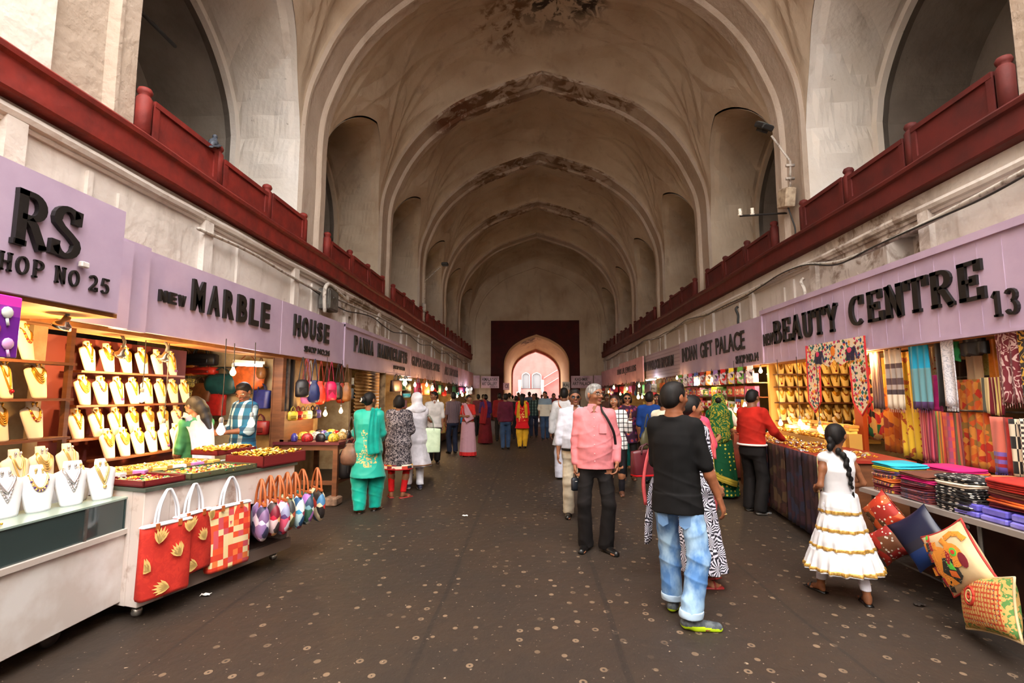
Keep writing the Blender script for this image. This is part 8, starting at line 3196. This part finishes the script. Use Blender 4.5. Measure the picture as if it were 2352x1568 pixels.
P.cloth([(-.12, .15, 1.0), (-.14, .12, 1.3), (-.08, .0, 1.47), (-.02, -.13, 1.35), (.02, -.17, 1.0), (.04, -.18, .7)], [.16, .2, .24, .26, .28, .28], cm('white_shawl', (160, 150, 148)), 'shawl', amp=.02)
P.sandals(mat('black_leather'))

# ---- mid crowd walking away
def walker(x, Y, H, fc, lab, topm, legm, kind='shirt', fem=False, hairk='short', sk=SK3, vox=.015, hem=.84, sleeve=.9, extra=None, step=.12, hy=0):
    P = Person((x, Y, 0), fc, H, lab, fem, sk, vox, hy=hy, rf=(.08, step, -5), lf=(-.08, -step, 5))
    P.body()
    if hairk:
        P.hair(hairk)
    P.top(topm, kind, hem=hem, sleeve=sleeve, loose=.03, flare=.06 if hem < .7 else 0)
    P.legs(legm, 'trousers' if not fem else 'salwar', rk=.085 if not fem else .11, rh=.06)
    P.shoes(mat('black_leather'), None)
    return P


walker(-.80, 15.0, 1.62, 4, 'boy in maroon shirt and blue jeans walking away down the middle', cm('maroon', (84, 24, 44)), cm('mid_jeans', (50, 70, 100)), step=.06, vox=.012)
P = walker(-.31, 15.3, 1.62, 0, 'woman in red embroidered kameez with yellow scarf and yellow salwar, walking away', cm('red_kameez', (196, 24, 30), lambda nt, v: mix(nt, mth(nt, 'MULTIPLY', mth(nt, 'MULTIPLY', mth(nt, 'LESS_THAN', mth(nt, 'ABSOLUTE', sep(nt, v)[0]), .11), mth(nt, 'GREATER_THAN', noise(nt, v, 11, 1, .5, 2), .56)), mth(nt, 'LESS_THAN', mth(nt, 'ABSOLUTE', mth(nt, 'SUBTRACT', sep(nt, v)[2], 1.0)), .2)), (*lin((196, 24, 30)), 1), (*lin((226, 180, 100)), 1))),
           cm('mustard', (214, 164, 40)), 'kameez', True, 'long', hem=.62, sleeve=.6, vox=.012, step=.04)
for q in (-1, 1):
    P.cloth([(q * .02, .10, 1.44), (q * .08, 0, 1.48), (q * .10, -.11, 1.40), (q * .12, -.16, 1.15), (q * .13, -.17, .95)], .11, cm('mustard', (214, 164, 40)), amp=.01)
P = Person((-1.55, 16.6, 0), 10, 1.60, 'woman in dark wine sari with violet end over her shoulder, walking away', True, SK3, .014)
P.body()
P.hair('bun')
P.skirt(cm('wine_sari', (90, 16, 24)), 'sari', .03, 1.05, .26, (9, .06, 0))
P.top(cm('violet_blouse', (56, 30, 80)), 'blouse', hem=.9, sleeve=.5, loose=.03)
P.cloth([(-.1, .12, 1.2), (-.07, .0, 1.48), (-.05, -.15, 1.2), (-.12, -.19, .7)], .24, cm('red_pallu', (120, 20, 26)), 'pallu', amp=.02)
walker(-1.15, 17.6, 1.64, 0, 'person in dark red shirt walking just left of the maroon-shirted boy', cm('dred', (110, 18, 22)), cm('black_trousers', (24, 20, 20)))
P = walker(gy(1252, 950, 18.0).x, 18.0, 1.70, 178, 'young man in white V-necked shirt with grey yoke and jeans, coming towards us', cm('yoke', (200, 200, 196), p_bands([(.5, (206, 200, 186)), (1.15, (206, 200, 186)), (1.25, (120, 140, 156)), (1.8, (110, 130, 150))], 2)), cm('mid_jeans', (50, 70, 100)), sk=SK2, vox=.013, sleeve=.55, hy=-20)
walker(gy(1226, 950, 19.2).x, 19.2, 1.62, 170, 'man in dark green checked shirt coming towards us', cm('dgreen', (40, 60, 56), p_plaid((34, 50, 48), (110, 130, 120), (20, 26, 30), 9)), cm('dark_jeans', (34, 40, 60)), sk=SK3)
walker(gy(1272, 950, 20.5).x, 20.5, 1.64, 175, 'man in wine-red shirt between the white kurta and the young man', cm('wine', (96, 24, 24)), cm('black_trousers', (24, 20, 20)))
walker(gy(1185, 950, 18.6).x, 18.6, 1.55, 5, 'thin figure in black silhouetted against the gate', cm('dark_a', (30, 26, 30)), cm('dark_b', (24, 22, 26)))
walker(gy(1216, 950, 24).x, 24.0, 1.72, 0, 'man in slate blue shirt near the gate, his head against the steps', cm('slate', (70, 80, 100)), cm('dark_b', (24, 22, 26)), vox=.02)
walker(gy(1170, 950, 21).x, 21.0, 1.66, 0, 'person in beige shirt beyond the maroon-shirted boy', cm('beige', (150, 130, 110)), cm('dark_b', (24, 22, 26)), vox=.02)
P = Person((-2.15, 20.0, 0), -80, 1.35, 'boy in light blue shirt reaching over a stall at the left', skin=SK2, vox=.015, ra=((.1, .9, -.5), (0, 1, -.1)), la=((.1, .9, -.5), (0, 1, -.1)))
P.o.rotation_euler[2] = math.radians(80)
P.body()
P.hair('short')
P.top(cm('lblue', (90, 120, 200)), hem=.84, sleeve=.9)
P.legs(cm('dark_b', (24, 22, 26)))
CC = [((150, 120, 100), 'tan'), ((60, 50, 60), 'charcoal'), ((190, 180, 176), 'off-white'), ((110, 30, 34), 'crimson'), ((50, 60, 90), 'indigo'), ((190, 150, 60), 'ochre'), ((90, 110, 90), 'sage'), ((40, 36, 36), 'black'), ((170, 90, 60), 'terracotta'), ((120, 110, 140), 'mauve'), ((200, 120, 130), 'rose'), ((100, 140, 150), 'aqua')]
for k, (c, n_) in enumerate(CC):
    Y = 25.5 + (k * 37 % 12) * .75
    x = gy(1150 + k * 13.5, 950, Y).x
    P = walker(x, Y, 1.5 + .03 * (k * 5 % 8), (0, 180, 12, 170)[k % 4], 'distant person in %s top among the crowd by the gate' % n_, cm('far_' + n_, c), cm('far_leg_%d' % (k % 3), [(40, 38, 44), (70, 66, 70), (50, 60, 90)][k % 3]), hairk='short' if k % 3 else 'long', fem=k % 3 == 0, vox=.024)
for k, (px, Y, c, n_) in enumerate(((1098, 19.5, (90, 40, 50), 'mulberry'), (1110, 22, (60, 60, 70), 'grey'), (1395, 17, (90, 60, 50), 'brown'), (1378, 20, (150, 140, 130), 'stone-coloured'), (1510, 11.5, (70, 90, 80), 'bottle green'))):
    walker(gy(px, 950, Y).x, Y, 1.6, (10, -10, 170, 175, 160)[k], 'person in %s top standing at the stalls' % n_, cm('far_' + n_.replace(' ', '_'), c), cm('dark_b', (24, 22, 26)), vox=.018, step=.03)

# ================================================================ light
w = bpy.data.worlds.new('daylight')
sc.world = w
w.use_nodes = True
nt = w.node_tree
bg = nt.nodes['Background']
bg.inputs[0].default_value = (1.0, .97, .93, 1)
bg.inputs[1].default_value = SKY
sd = bpy.data.lights.new('sun', 'SUN')
sd.energy = SUN
sd.angle = math.radians(.6)
sd.color = (1, .93, .84)
so = bpy.data.objects.new('sun', sd)
so.rotation_euler = Vector((1.6, .62, -1)).to_track_quat('-Z', 'Y').to_euler()
col.objects.link(so)
sc.view_settings.view_transform = 'Standard'
sc.view_settings.look = 'None'
sc.view_settings.gamma = 1
sc.view_settings.use_curve_mapping = False
sc.view_settings.exposure = EXPO
cy = sc.cycles
cy.max_bounces = 6
cy.diffuse_bounces = 3
cy.glossy_bounces = 2
cy.transmission_bounces = 2
cy.transparent_max_bounces = 8
cy.sample_clamp_indirect = 6
cy.use_denoising = True
cy.use_adaptive_sampling = True
cy.adaptive_threshold = .06
cy.caustics_reflective = False
cy.caustics_refractive = False
